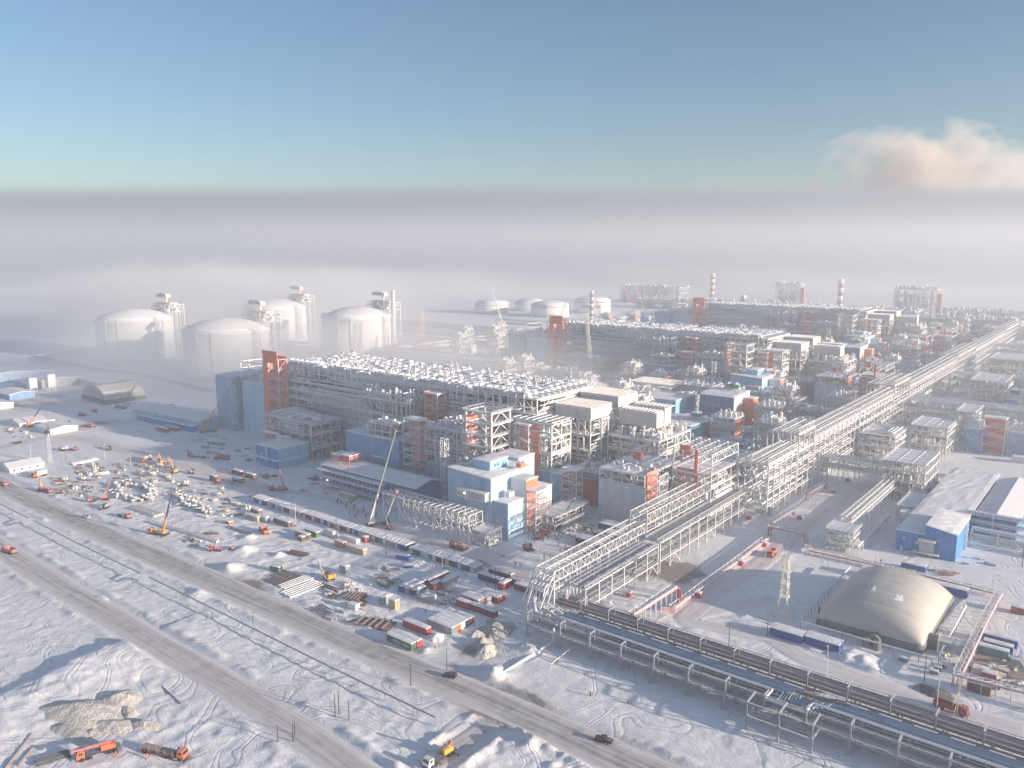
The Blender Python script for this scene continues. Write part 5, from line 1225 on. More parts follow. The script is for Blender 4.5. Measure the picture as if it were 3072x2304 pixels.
    for k in range(4): m.tube([(GX0 + 2, 1.6 + k * 1.9, 6.3), (GX1, 1.6 + k * 1.9, 6.3)], .17, 6)
    part(r, 'grey_pipe_bundle', m, 'pipe_grey')
    m = MB()
    for k in range(4): m.tube([(GX0 + 2, -2.6 - k * .4, 4.7), (GX1, -2.6 - k * .4, 4.7)], .13, 6)
    part(r, 'cable_tray', m, 'pipe_dark')
gantry()
# ------------------------------------------------------------ air supported dome hall
def dome():
    x0, x1, y0, y1 = -86, -50, 293, 346; r = thing('air_dome', 'large silver grey air supported dome hall with a dark skirt', 'dome', ((x0 + x1) / 2, (y0 + y1) / 2)); lx = (x1 - x0) / 2; ly = (y1 - y0) / 2
    m = MB(); nu, nv = 48, 112; sk = 3.4; hh = 11.4
    def pt(u, v):
        # superellipse plan shape with rounded shoulders and radial seams
        k = 1 - (abs(u) ** 2.6); q = 1 - (abs(v) ** 2.6); z = sk + hh * (max(0, k) ** .62) * (max(0, q) ** .62) ** .9
        seam = .28 * abs(math.sin((v + 1) * 11)) ** .6 * (1 - abs(u)) ** .3
        bulge = 1 + .035 * math.sin(max(0, min(1, (z - sk) / hh)) * PI)
        return (u * lx * bulge, v * ly * bulge, z + seam)
    i0 = 0
    tf = lambda t: math.sin(t * PI / 2) if False else t
    UU = lambda n: [math.sin(PI / 2 * (2 * i / n - 1)) * .35 + (2 * i / n - 1) * .65 for i in range(n + 1)]
    U = UU(nu)
    for v in UU(nv):
        for u in U: m.v.append(pt(u, v))
    for j in range(nv):
        for i in range(nu): a = j * (nu + 1) + i; m.f.append((a, a+1, a+nu+2, a+nu+1))
    part(r, 'membrane', m, 'dome', True)
    s = MB(); ring = [(-lx, -ly), (lx, -ly), (lx, ly), (-lx, ly)]; pts = []
    for a, b in zip(ring, ring[1:] + ring[:1]):
        for k in range(12): pts.append((a[0] + (b[0] - a[0]) * k / 12, a[1] + (b[1] - a[1]) * k / 12))
    n = len(pts)
    for z, g in ((0, 1.0), (sk * .55, 1.025), (sk + .15, 1.004)): s.v += [(x * g, y * g, z) for x, y in pts]
    for k in range(2):
        for i in range(n): s.f.append((k*n+i, k*n+(i+1) % n, (k+1)*n+(i+1) % n, (k+1)*n+i))
    part(r, 'skirt', s, 'dome_skirt', True)
    a = MB()
    for t in range(13): an = PI * t / 12; 
    prof = [(2.6 * math.cos(PI * t / 12), 2.6 * math.sin(PI * t / 12) + 1.5) for t in range(13)] + [(-2.6, 0), (2.6, 0)]
    a.prism_y([(x + 2.5, z) for x, z in prof], -ly - 3.2, -ly + .5); part(r, 'entrance_arch', a, 'dome_skirt')
    for x in (.8, 4.2): part(r, 'air_blower', MB().lathe([(1.3, 0), (1.5, 1.5), (1.3, 3.0), (.9, 3.4)], 12, (x, -ly - 4.8, 0)), 'dome_skirt')
    a = MB(); a.prism_x([(y, z) for y, z in [(2.6 * math.cos(PI * t / 12) - 17, 2.6 * math.sin(PI * t / 12) + 2.2) for t in range(13)] + [(-19.6, 0), (-14.4, 0)]], lx - .5, lx + 3); part(r, 'side_arch', a, 'dome_skirt')
    part(r, 'entrance_vestibule', MB().box(lx + 3.1, lx + 14, -19.6, -14.6, 0, 4.2), 'wall_grey'); v = MB(); rails(v, lx + 3.3, lx + 13.8, -19.4, -14.8, 4.2, .12, 1.6); part(r, 'vestibule_rail', v, 'cream')
    rs = random.Random(3)
    for sx, sy, w in ((-3, -12, 2.2), (6.5, -13.5, 2.6), (15.5, -19.5, 2.0)):
        b = MB(); c = []
        for k in range(14): t = 2 * PI * k / 14; q = w * rs.uniform(.35, 1); c.append((sx + q * math.cos(t) * .8, sy + q * math.sin(t) * 1.3))
        zc = pt(sx / lx, sy / ly)[2]; b.v = [(sx, sy, zc + .18)] + [(x, y, pt(x / lx, y / ly)[2] + .1) for x, y in c]; b.f = [(0, 1 + k, 1 + (k + 1) % 14) for k in range(14)]; part(r, 'snow_patch', b, 'snow')
    # fence walkways round it
    for lb, a, b in (('front', (-90, 287), (-46, 287)), ('left', (-91, 290), (-91, 352)), ('right', (-44.5, 290), (-44.5, 340))):
        q = thing('pipe_fence', 'low frosted pipe on trestle legs along the %s side of the air dome' % lb, 'pipe', (a[0], a[1])); f = MB(); dx, dy = b[0] - a[0], b[1] - a[1]; L = math.hypot(dx, dy)
        f.tube([(0, 0, 3.1), (dx, dy, 3.1)], .35, 7); part(q, 'pipe', f, 'pipe_white'); g = MB()
        for k in range(int(L / 4) + 1): t = k * 4 / L; g.beam((dx * t, dy * t, 0), (dx * t, dy * t, 3), .2)
        part(q, 'legs', g, 'galv')
dome()
# ------------------------------------------------------------ blue warehouse and neighbours at the right
r = thing('warehouse', 'long bright blue warehouse with a broad snowy roof and a taller front bay', 'building', (-71, 450))
block(r, -12, 11.5, -54, 84, 0, 9.5, 'wall_bright', seed=5)
block(r, 0.5, 13.2, -55, -24, 0, 14.5, 'wall_bright', slope=0, sx=-.16, seed=7, wname='front_bay')
part(r, 'entrance_canopy', MB().box(-2, 5, -58, -55.2, 7.6, 8.3), 'snow'); part(r, 'entrance', MB().box(-1.4, 4.4, -57.2, -55.1, 2.4, 7.4), 'wall_grey'); part(r, 'landing', MB().box(-4, 7, -58.6, -55.2, 1.9, 2.2).beam((-9, -58, 0), (-4, -58, 2), .3), 'steel')
f = MB(); [f.beam((x, -54, 0), (x, -54, 2), .4) for x in (-11, -6, 12.5)]; part(r, 'stilts', f, 'wall_bright')
r = thing('warehouse', 'blue warehouse with a gabled snowy roof showing red patches', 'building', (-49, 480))
m = MB().prism_y([(-9, 0), (9, 0), (9, 8.5), (0, 10.8), (-9, 8.5)], -36, 44); part(r, 'wall', m, 'wall_bright'); part(r, 'roof', MB().prism_y([(-9.6, 8.7), (-9.6, 9.1), (0, 11.7), (9.6, 9.1), (9.6, 8.7), (0, 11.1)], -36.5, 44.5), 'snow')
q = MB()
for ya, yb in ((-28, -21), (-19, -13)): q.quadbox([(-7.4, ya, 9.75), (-3, ya, 10.95), (-3, yb, 10.95), (-7.4, yb, 9.75), (-7.4, ya, 9.87), (-3, ya, 11.07), (-3, yb, 11.07), (-7.4, yb, 9.87)])
part(r, 'red_roof_patch', q, 'orange_red')
r = thing('filter_tower', 'small frosted box on red legs at the left of the blue warehouse', 'tower', (-86, 428)); part(r, 'box', MB().box(-2.5, 2.5, -2, 2, 6, 8.6), 'wall_white'); part(r, 'legs', MB().beam((-2, -1.5, 0), (-2, -1.5, 6), .3).beam((2, -1.5, 0), (2, -1.5, 6), .3).beam((-2, 1.5, 0), (-2, 1.5, 6), .3).beam((2, 1.5, 0), (2, 1.5, 6), .3).box(-1.6, 1.6, -1.2, 1.2, 2, 3), 'orange_red'); part(r, 'snow_cap', MB().box(-2.7, 2.7, -2.2, 2.2, 8.65, 9.3), 'snow')
r = thing('process_building', 'blue grey building with a huge orange panelled stair bay at the right edge', 'building', (-68, 640))
block(r, -25, -14.5, -14, 20, 0, 16, 'wall_blue', seed=3); block(r, 0, 34, -10, 24, 0, 16, 'wall_frost', seed=4)
stair_tower(r, -14, -1, -16, -9, 25, step=6, panel='orange_red', faces='N', wpan=.4)
f = MB()
for x in (-25, -14.5): f.beam((x, -14, 16), (x, -14, 24), .5)
f.beam((-25, -14, 24), (-14, -14, 24), .5); f.beam((-25, -14, 17), (-14.5, -14, 23), .4)
for z in (17, 20, 23): f.beam((0, -10, z), (34, -10, z), .5)
for x in lin(0, 34, 7): f.beam((x, -10, 16), (x, -10, 24), .5); f.beam((x, -10, 16), (x + 6, -10, 23), .35) if x < 30 else None
part(r, 'roof_frame', f, 'steel'); c = MB(); clutter(c, 0, 34, -6, 22, 17, 60, 7, random.Random(2), 1.2); clutter(c, -24, -15, -10, 18, 17, 24, 6, random.Random(3), 1.2); part(r, 'roof_pipework', c, 'pipe_white')
r = thing('utility_building', 'small dark blue block between the cross racks at the right', 'building', (-88, 872)); block(r, -12, 14, -26, -12, 0, 12, 'wall_office', seed=2)
# ------------------------------------------------------------ office, trestle, small blue building
r = thing('office_building', 'long two storey blue office on stilts with a snowy roof', 'building', (-338, 305))
m = MB().prism_x([(-9, 2.2), (-9, 12.2), (2, 14.6), (10.5, 12.0), (10.5, 2.2)], -39, 39); part(r, 'wall', m, 'wall_office'); part(r, 'roof', MB().prism_x([(-9.8, 12.3), (-9.8, 12.9), (2, 15.4), (11.3, 12.7), (11.3, 12.1), (2, 14.8)], -39.8, 39.8), 'snow')
part(r, 'balcony_roof', MB().box(-39, 16, -13.2, -9.2, 10.6, 11.1), 'snow'); g = MB(); g.box(-36, 30, -12.8, -9.2, 6.6, 6.9); g.box(-36, 36, -12.8, -9.2, 2.2, 2.5)
for x in lin(-36, 30, 3.3): g.beam((x, -12.7, 2.3), (x, -12.7, 10.6), .16)
g.beam((-36, -12.7, 7.9), (30, -12.7, 7.9), .1); g.beam((-36, -12.7, 3.6), (36, -12.7, 3.6), .1); part(r, 'balcony', g, 'steel'); part(r, 'walkway_snow', MB().box(-35, 35, -12.6, -9.4, 6.95, 7.3), 'snow')
for x in lin(-34, 30, 4.6):
    part(r, 'window', MB().box(x, x + 1.6, -9.14, -9.02, 8, 9.6), 'glass')
    if R.random() < .7: part(r, 'window', MB().box(x, x + 1.6, -9.14, -9.02, 3.8, 5.4), 'glass')
part(r, 'door_lamp', MB().box(-30.3, -29.9, -13.0, -12.7, 5.2, 5.7).box(35, 35.4, -9.5, -9.1, 8.4, 8.9), 'lamp_warm'); part(r, 'end_porch', MB().box(33, 39, -11.4, -9.1, 7, 10.4), 'wall_grey')
part(r, 'stilts', MB().box(-38, 38, -7, 8, 0, 2.1), 'steel_dark')
q = MB(); 
for k in range(2): x = -34 + k * 9; q.box(x, x + 7, -6, 2, 16.8 + k, 19 + k); [q.beam((x + a, b, 13.5), (x + a, b, 17 + k), .25) for a in (0, 7) for b in (-6, 2)]
part(r, 'roof_unit', q, 'orange_red'); part(r, 'roof_unit_snow', MB().box(-34.3, -26.7, -6.3, 2.3, 19.05, 19.6).box(-25.3, -17.7, -6.3, 2.3, 20.05, 20.6), 'snow')
r = thing('trestle_frame', 'bare white steel trestle frame standing half built in front of the office', 'steel frame', (-274, 282)); f = MB()
for y in (-6, -1, 4): 
    truss_run(f, 'x', -29, 30, y, 9, 14, 3.7, .34)
for x in lin(-29, 30, 3.7): f.beam((x, -6, 14.1), (x, 4, 14.1), .28); f.beam((x, -6, 9), (x, 4, 9), .24)
for x in lin(-29, 30, 11.8):
    for y in (-6, 4): f.beam((x, y, 0), (x, y, 9), .42); f.beam((x, y, 9), (x + 3, y, 3), .25)
    f.beam((x, -6, 0), (x, 4, 8), .22)
f2 = MB()
for x in (24, 30):
    for y in (-6, 4, 8): f.beam((x, y, 0), (x, y, 12), .4)
for z in (3, 6): f.beam((18, -6, z), (30, -6, z), .35); f.beam((30, -6, z), (30, 8, z), .35)

for y in (-6, 4): truss_run(f, 'x', -14, 30, y, 3.5, 9, 3.7, .3)
for x in lin(-14, 30, 3.7): f.beam((x, -6, 3.5), (x, 4, 3.5), .24)
part(r, 'steel_frame', f, 'steel')
r = thing('pump_house', 'small bright blue pump house with a sunlit side and snowy roof', 'building', (-436, 310)); block(r, -14, 10, -10, 14, 0, 13, 'wall_bright', seed=12, east='wall_sky'); part(r, 'canopy', MB().box(-15, 10.5, -12, -10.1, 5.6, 6.1).box(10.2, 12, -10, 14, 5.4, 5.9), 'snow')  # lighter blue east face paints the sunlit side into the wall colour
part(r, 'roof_duct', MB().lathe([(1.6, 0), (1.6, 3), (.4, 3.8)], 10, (-2, 0, 13.4)).box(-5, 1, -3, 3, 13.5, 14.6), 'cream'); part(r, 'wall_duct', MB().tube([(-1, -10.9, 13.8), (-1, -10.9, 4)], .6, 8), 'pipe_white')
r = thing('warehouse', 'long pale blue workshop hall below the orange boom crane', 'building', (-622, 335), .06)
m = MB().prism_x([(-11, 0), (-11, 8), (0, 11), (11, 8), (11, 0)], -30, 60); part(r, 'wall', m, 'wall_frost'); part(r, 'roof', MB().prism_x([(-11.6, 8.1), (-11.6, 8.6), (0, 11.8), (11.6, 8.6), (11.6, 8.1), (0, 11.2)], -30.6, 60.6), 'snow'); part(r, 'lean_to', MB().box(-20, 55, -15, -11.1, 0, 4.4), 'wall_bright')
part(r, 'lean_to_roof', MB().box(-20.4, 55.4, -15.4, -11.2, 4.45, 4.9), 'snow')
# camp, hangar and sheds at the left
r = thing('tent_hangar', 'beige ridge roofed fabric hangar in the fog', 'hangar', (-752, 352), -.02)
prof = [(-30, 0), (-30, 4), (-22, 11), (-8, 15.2), (8, 15.2), (22, 11), (30, 4), (30, 0)]; part(r, 'cover', MB().prism_y([(x * .8, z) for x, z in prof], -17, 20), 'hangar'); part(r, 'skirt', MB().box(-24.4, 24.4, -17.4, -17.02, 0, 4).box(24.05, 24.4, -17, 20, 0, 4), 'dome_skirt')
HALLS = [('long low dark hall, leftmost at the edge of the yard', -950, 330, 44, 90, 11, 'wall_frost'), ('grey hall behind the white silos', -880, 352, 36, 60, 9, 'wall_grey'), ('snow roofed shed beside the tanks on skids', -790, 265, 22, 26, 6, 'wall_grey'),
         ('blue fronted shed with a snowy roof', -835, 300, 34, 22, 7, 'wall_blue'), ('white workshop with many small windows', -655, 262, 26, 20, 5, 'wall_white'), ('long dark shed behind the hangar', -840, 380, 60, 20, 8, 'wall_grey')]
for k, (lb, x, y, a, b, h, w) in enumerate(HALLS):
    r = thing('shed', lb, 'shed', (x, y), 0, 'sheds of the camp'); part(r, 'wall', MB().prism_x([(-b/2, 0), (-b/2, h * .7), (0, h), (b/2, h * .7), (b/2, 0)], -a/2, a/2), w)
    part(r, 'roof', MB().prism_x([(-b/2 - .5, h * .7), (-b/2 - .5, h * .7 + .5), (0, h + .6), (b/2 + .5, h * .7 + .5), (b/2 + .5, h * .7), (0, h + .1)], -a/2 - .5, a/2 + .5), 'snow')
for k, (lb, x, y, z) in enumerate([('left', -852, 322, 14), ('right, taller', -842, 335, 17)]):
    r = thing('silo', 'white square silo on legs in the camp, ' + lb, 'silo', (x, y), 0, 'white silos'); part(r, 'bin', MB().box(-3.5, 3.5, -3.5, 3.5, 4, z), 'wall_white'); part(r, 'legs', MB().beam((-3, -3, 0), (-3, -3, 4), .5).beam((3, -3, 0), (3, -3, 4), .5).beam((3, 3, 0), (3, 3, 4), .5).beam((-3, 3, 0), (-3, 3, 4), .5), 'steel')
def canteen(label, x, y, a, b, roof, wall, rz=0):
    r = thing('hut', label, 'building', (x, y), rz); part(r, 'wall', MB().prism_y([(-a/2, 0), (-a/2, 3), (0, 5), (a/2, 3), (a/2, 0)], -b/2, b/2), wall); part(r, 'roof', MB().prism_y([(-a/2 - .6, 2.8), (-a/2 - .6, 3.2), (0, 5.6), (a/2 + .6, 3.2), (a/2 + .6, 2.8), (0, 5.15)], -b/2 - .6, b/2 + .6), 'snow')
    if roof: part(r, 'roof_edge', MB().quadbox([(a * .05, -b/2 - .65, 5.35), (a/2 + .5, -b/2 - .65, 3.2), (a/2 + .5, b/2 + .65, 3.2), (a * .05, b/2 + .65, 5.35), (a * .05, -b/2 - .65, 5.55), (a/2 + .5, -b/2 - .65, 3.4), (a/2 + .5, b/2 + .65, 3.4), (a * .05, b/2 + .65, 5.55)]), roof)
    for k in range(4): part(r, 'window', MB().box(a/2 + .01, a/2 + .1, -b/2 + 2 + k * b / 4.5, -b/2 + 3.2 + k * b / 4.5, 1.2, 2.3), 'glass')
canteen('white hut with a low pitched snowy roof by the main road', *[sum(c) / 2 for c in zip(T('12', 20, 470), T('12', 370, 480))], 16, 20, None, 'wall_white', -.02)
canteen('white hut with a red edged roof at the left border', -700, 258, 26, 20, 'orange_red', 'wall_white', -.02)
# ------------------------------------------------------------ storage tanks
def lng(label, x, y, stack=False):
    r = thing('storage_tank', label, 'storage tank', (x, y), 0, 'large white domed storage tanks'); Rr = 45.5; hh = 50
    part(r, 'shell', MB().lathe([(Rr + 1.5, 0), (Rr + 1.5, 3), (Rr, 3.2), (Rr, hh - 1.5), (Rr + .8, hh - 1.2), (Rr + .8, hh)], 72), 'tank_white', True)
    part(r, 'dome_roof', MB().lathe([(Rr - 1, hh + .2), (Rr * .86, hh + 3.6), (Rr * .66, hh + 7.6), (Rr * .42, hh + 10.6), (Rr * .2, hh + 12), (.2, hh + 12.5)], 48), 'snow', True)
    g = MB()
    for k in range(48): a = 2 * PI * k / 48; g.beam((Rr * math.cos(a), Rr * math.sin(a), hh), (Rr * math.cos(a), Rr * math.sin(a), hh + 1.6), .25); b = 2 * PI * (k + 1) / 48; g.beam((Rr * math.cos(a), Rr * math.sin(a), hh + 1.6), (Rr * math.cos(b), Rr * math.sin(b), hh + 1.6), .25)
    part(r, 'roof_railing', g, 'steel')
    g = MB()
    for a in (-1.25, -.9, .1, .3): c, s = math.cos(a), math.sin(a); g.tube([((Rr + .7) * c, (Rr + .7) * s, 0), ((Rr + .7) * c, (Rr + .7) * s, hh + 2)], .5, 6)
    part(r, 'downpipe', g, 'steel_dark')
    s = MB(); a = .12; cx, cy = (Rr + 4) * math.cos(a), (Rr + 4) * math.sin(a); lattice(s, (cx, cy, 0), (cx, cy, hh + 5), 5, 5, 11, .4); part(r, 'stair_mast', s, 'steel')
    s = MB(); a = 3.5; cx, cy = (Rr + 4) * math.cos(a), (Rr + 4) * math.sin(a); lattice(s, (cx, cy, 0), (cx, cy, hh + 3), 6, 6, 9, .5); part(r, 'stair_mast', s, 'steel')
    p = thing_part(r, 'platform_tower'); f = MB(); px, py = 4, Rr - 4
    xs = lin(px - 22, px + 22, 11); ys = lin(py - 8, py + 12, 10)
    for x_ in xs:
        for y_ in ys: f.beam((x_, y_, hh - 2 if y_ < Rr - 6 else 0), (x_, y_, hh + 16), .8)
    for z in list(range(8, 50, 8)) + [hh + 7, hh + 12, hh + 16]:
        for i in range(len(xs) - 1):
            for y_ in ((ys[-1],) if z < hh else ys): f.beam((xs[i], y_, z), (xs[i+1], y_, z), .6)
            if i % 2: f.beam((xs[i], ys[-1], z), (xs[i+1], ys[-1], z - 7), .45)
        if z > hh:
            for x_ in xs: f.beam((x_, ys[0], z), (x_, ys[-1], z), .6)
    part(r, 'platform_frame', f, 'steel'); c = MB(); clutter(c, px - 20, px + 20, py - 8, py + 11, hh + 7, 70, 6, random.Random(3), 1.6); clutter(c, px - 20, px + 20, py - 8, py + 11, hh + 12.3, 40, 4, random.Random(4), 1.5); part(r, 'platform_pipework', c, 'pipe_white')
    part(r, 'platform_roof', MB().box(px - 16, px + 18, py - 4, py + 6, hh + 16.8, hh + 18.3), 'cream')
    part(r, 'crane_post', MB().lathe([(1.5, 0), (1.5, 7)], 10, (px + 2, py, hh + 18.4)), 'crane_peach'); part(r, 'crane_house', MB().prism_x([(py - 3, hh + 25), (py + 3, hh + 25), (py + 3, hh + 28.5), (py, hh + 30), (py - 3, hh + 28.5)], px - 17, px + 2), 'steel_dark'); part(r, 'crane_cab', MB().box(px + 2.1, px + 7, py - 3, py + 3, hh + 24.5, hh + 29), 'cream')
    if stack: s = MB(); s.lathe([(2.4, 0), (2.4, 84)], 10, (Rr - 4, 26, 0)); part(r, 'vent_stack', s, 'steel_dark')
    return r
def thing_part(r, n): return r
lng('nearest storage tank, sunlit on its right side and left of the blue substation', -803, 506)
lng('storage tank half lost in fog at the far left', -1018, 512)
lng('storage tank behind the nearest air coolers with a tall vent stack', -822, 712, True)
lng('storage tank almost hidden in the fog between the others', -1040, 740)
def small_tank(label, x, y, Rr, hh, text=False):
    r = thing('storage_tank', label, 'storage tank', (x, y), 0, 'smaller domed tanks in the haze'); part(r, 'shell', MB().lathe([(Rr, 0), (Rr, hh)], 48), 'tank_white', True); part(r, 'dome_roof', MB().lathe([(Rr + .3, hh + .1), (Rr * .7, hh + 5), (Rr * .35, hh + 7.5), (.3, hh + 8.4)], 40), 'snow', True)
    part(r, 'rim', MB().lathe([(Rr + .6, hh - 4), (Rr + .6, hh - 3.2)], 48), 'rust')
    if text:
        for word, m, a0, a1 in (('YAMAL', 'sign_blue', -1.72, -1.02), ('LNG', 'sign_red', -.92, -.52)):
            for i, chh in enumerate(word):
                a = a0 + (a1 - a0) * (i + .5) / len(word); c = bpy.data.curves.new('tank_letter', 'FONT'); c.body = chh; c.size = 9.5; c.extrude = .25; c.align_x = 'CENTER'; c.materials.append(M_(m))
                me_o = bpy.data.objects.new('tmp_letter', c); COL.objects.link(me_o); dg = bpy.context.evaluated_depsgraph_get(); me = bpy.data.meshes.new_from_object(me_o.evaluated_get(dg)); bpy.data.objects.remove(me_o)
                o = bpy.data.objects.new('tank_letter', me); COL.objects.link(o); adopt(o, r); o.location = ((Rr + .35) * math.cos(a), (Rr + .35) * math.sin(a), hh * .42); o.rotation_euler = (PI / 2, 0, a + PI / 2)
small_tank('small domed tank in the haze, leftmost beyond the crane boom', -1108, 1335, 36, 22); small_tank('small domed tank in the haze with a brown rim, second from the right', -968, 1352, 39, 24); small_tank('small domed tank in the haze with lettering on its side', -950, 1485, 39, 27, True)
small_tank('small domed tank, dimmest in the haze behind the leftmost one', -1085, 1440, 34, 20)
def striped(label, x, y, h, rr=3.6, n=9, nb=0, plat=True):
    r = thing('chimney', label, 'chimney', (x, y), 0, 'red and white banded chimneys')
    for k in range(n): part(r, 'band', MB().lathe([(rr, 0), (rr, h / n)], 20, (0, 0, k * h / n)), 'box_red' if k % 2 else 'wall_white', True)
    if plat:
        for z in (h * .78, h * .96): part(r, 'platform', MB().lathe([(rr + 2, 0), (rr + 2, .5)], 16, (0, 0, z)), 'steel_dark')
striped('banded chimney in front of the lettered tank', -856, 1335, 56); striped('banded chimney beside the lane, most clearly striped', -523, 1271, 62, 4.0, 11); striped('banded chimney rising behind the farthest row, centre', -926, 2036, 70, 6, 9); striped('banded chimney against the plain, right of centre', -570, 1950, 66, 6, 7)
for k, (lb, x, y, w, d, lv) in enumerate([('hazy process tower standing alone against the plain, with an orange strip', -700, 1990, 60, 40, [12, 24, 36, 50]), ('hazy process tower at the right against the plain', -385, 1850, 80, 50, [12, 24, 38, 54]), ('hazy low module field behind the farthest row, left', -840, 1700, 220, 60, [10, 20]),
      ('hazy module field behind the farthest row, centre', -640, 1560, 200, 60, [10, 20, 30]), ('hazy module field behind the farthest row, right', -420, 1560, 200, 60, [10, 20, 28]), ('hazy module field far right', -230, 1480, 150, 60, [10, 20, 26]), ('hazy stepped module beside the centre chimney', -1000, 1850, 170, 50, [14, 28, 40]), ('hazy module field at the right border', -60, 1500, 150, 80, [10, 18]), ('hazy rack blocks beyond the right tower', -240, 1780, 160, 40, [10, 18])]):
    r = thing('process_module', lb, 'module', (x, y), 0, 'modules in the haze'); frame_parts(r, w, d, lv, dx=10, dy=12, cw=1.1, bw=.9, brace=.5, pipes=3, fill=.12, seed=200 + k, rail=False)
    c = MB(); clutter(c, -w / 2, w / 2, -d / 2, d / 2, lv[-1], int(w / 2), 9, random.Random(k), 2.4); clutter(c, -w / 2, w / 2, -d / 2, d / 2, 0, int(w / 2), lv[-1], random.Random(k + 50), 3.2); part(r, 'pressure_vessels', c, 'steel_dark')
    if k < 2: part(r, 'orange_panel', MB().box(w / 2 + 1, w / 2 + 10, -d / 2, -d / 2 + 2, 4, lv[-1] * .85), 'orange')
# ------------------------------------------------------------ containers and cabins
_cm = {}
def container(label, pos, rz, color, L=12.2, W=2.44, h=2.6, group=None, door='x', end=None, name='container', cat='container', cap=True, win=False, z=0.0):
    key = (color, L, W, h, end, name, cap, win)
    if key not in _cm:
        r = thing(name, label, cat, (pos[0], pos[1], z), rz, group)
        b = MB().box(-L/2, L/2, -W/2, W/2, .12, h)
        for x in (-L/2, L/2):
            for y in (-W/2, W/2): b.box(x - .08, x + .08, y - .08, y + .08, 0, h + .04)
        part(r, 'body', b, 'box_' + color)
        d = MB().box(L/2 + .03, L/2 + .1, -W/2 + .12, -.05, .25, h - .15).box(L/2 + .03, L/2 + .1, .05, W/2 - .12, .25, h - .15)
        part(r, 'door', d, 'box_' + (end or color))
        if win:
            part(r, 'window', MB().box(-L/2 - .06, -L/2 - .01, -.5, .5, 1.1, 2.0), 'glass')
        if cap: snow_slab(r, -L/2, L/2, -W/2, W/2, h + .13, .38, int(L * 7 + W * 3 + len(color)), name='snow_cap', over=.05)
        _cm[key] = r; return r
    r = dup(_cm[key], (pos[0], pos[1], z), rz, label, group)
    if not group and 'group' in r.keys(): del r['group']
    return r
ORD = ['first', 'second', 'third', 'fourth', 'fifth', 'sixth', 'seventh', 'eighth', 'ninth', 'tenth', 'eleventh', 'twelfth', 'thirteenth', 'fourteenth', 'fifteenth', 'sixteenth']
# the long row of cabins standing side by side, (x start, count, y shift, colours)
x = -383.0
clusters = [(5, 'blue royal blue navy royal'.split()), (5, 'white tan blue white grey'.split()), (7, 'navy blue red blue white teal blue'.split()), (8, 'maroon red maroon blue red blue royal royal'.split()), (7, 'green red grey blue maroon red maroon'.split()),
            (9, 'maroon blue white grey green yellow blue green teal'.split()), (3, 'tan grey tan'.split()), (3, 'navy royal navy'.split()), (9, 'teal green blue green white teal navy maroon brown'.split()), (7, 'brown maroon blue navy royal brown grey'.split())]
for k, (n, cl) in enumerate(clusters):
    for i in range(n):
        c = cl[i % len(cl)]
        container('%s site cabin, %s from the left in the %s cluster of the long row' % (c, ORD[i], ORD[k]), (x + 1.24, 253.8 + (.35 if k % 2 else 0) + R.uniform(-.12, .12)), -PI / 2, c, 6.06, 2.44, 2.6, 'cabins of the long row', name='site_cabin', cat='cabin', end='white' if i % 3 == 0 else c)
        x += 2.47
    x += [1.6, .6, .9, .7, .9, .5, .4, 2.6, .2, 0][k]
def C(t, a, b, *args, **k):
    return T(t, a, b, *args, **k)
def cont(label, tile, p, q, color, **k):
    """container whose near bottom edge runs between two places of the photograph"""
    a = T(tile, *p); b = T(tile, *q); rz = round(ang(a, b) / (PI / 2)) * PI / 2 + k.pop('turn', 0); L = k.get('L', 12.2); W = k.get('W', 2.44)
    m = ((a[0] + b[0]) / 2, (a[1] + b[1]) / 2); n = (-math.sin(rz), math.cos(rz)); s = k.pop('side', 1)
    if k.pop('end_near', False): return container(label, m, rz, color, **k)
    return container(label, (m[0] + n[0] * W / 2 * s, m[1] + n[1] * W / 2 * s), rz, color, **k)
cont('rust red long container with clean snowy roof by the main road', '23', (1262, 440), (1480, 515), 'red')
cont('green container with white lettering at the corner of the main road', '23', (1130, 555), (1345, 660), 'green')
container('red ended container just behind the green one', (T('23', 1240, 607)[0], T('23', 1240, 607)[1] + 3.9), 0, 'red')
p = T('23', 1540, 470)
for k, (c, lb) in enumerate([('teal', 'teal'), ('orange', 'bright orange'), ('white', 'white'), ('navy', 'navy'), ('maroon', 'maroon')]):
    container('container with a %s end in the block of five side by side' % lb, (p[0] + 1.5, p[1] + 2.4 + 2.5 * k), 0, 'grey' if k == 0 else c, end=c, group='block of five containers')
cont('deep red long container in front of the yard gravel pile', '23', (1835, 300), (2068, 365), 'maroon')
cont('short red container joined to the left end of the deep red one', '23', (1730, 255), (1835, 295), 'red', L=6.06)
for k in range(3): container('red container with tan door, %s from the front in the stack of three' % ORD[k], (T('23', 1840, 245)[0], T('23', 1840, 245)[1] + 1.6 + 2.5 * k), 0, 'red', L=9, end='tan', group='red containers in a bank of three')
cont('white cabin between the red containers', '23', (1950, 235), (2000, 250), 'white', L=3.2)
for k in range(2): container('long dark red container with a snow drift, %s of the pair' % ('front' if k == 0 else 'rear'), (T('23', 2080, 245)[0] - 6, T('23', 2080, 245)[1] + 1.5 + 2.5 * k), 0, 'maroon', end='red', group='dark red pair')
cont('dark blue long container with a white emblem beside the cabin row', '22', (1905, 1430), (2125, 1495), 'navy')
cont('maroon container behind the dark blue one', '22', (2040, 1400), (2170, 1440), 'maroon')
cont('red container standing endwise at the right end of the cabin row', '22', (2140, 1500), (2200, 1520), 'red', L=6.06, turn=PI / 2)
cont('dark red container half buried by a rounded snow drift', '32', (40, 1535), (235, 1585), 'maroon', L=14)
cont('maroon container behind the drifted one, by the lamp pole', '32', (0, 1480), (60, 1500), 'brown', L=6.06)
cont('dark red container at the gantry start', '33', (30, 110), (210, 165), 'maroon', L=9)
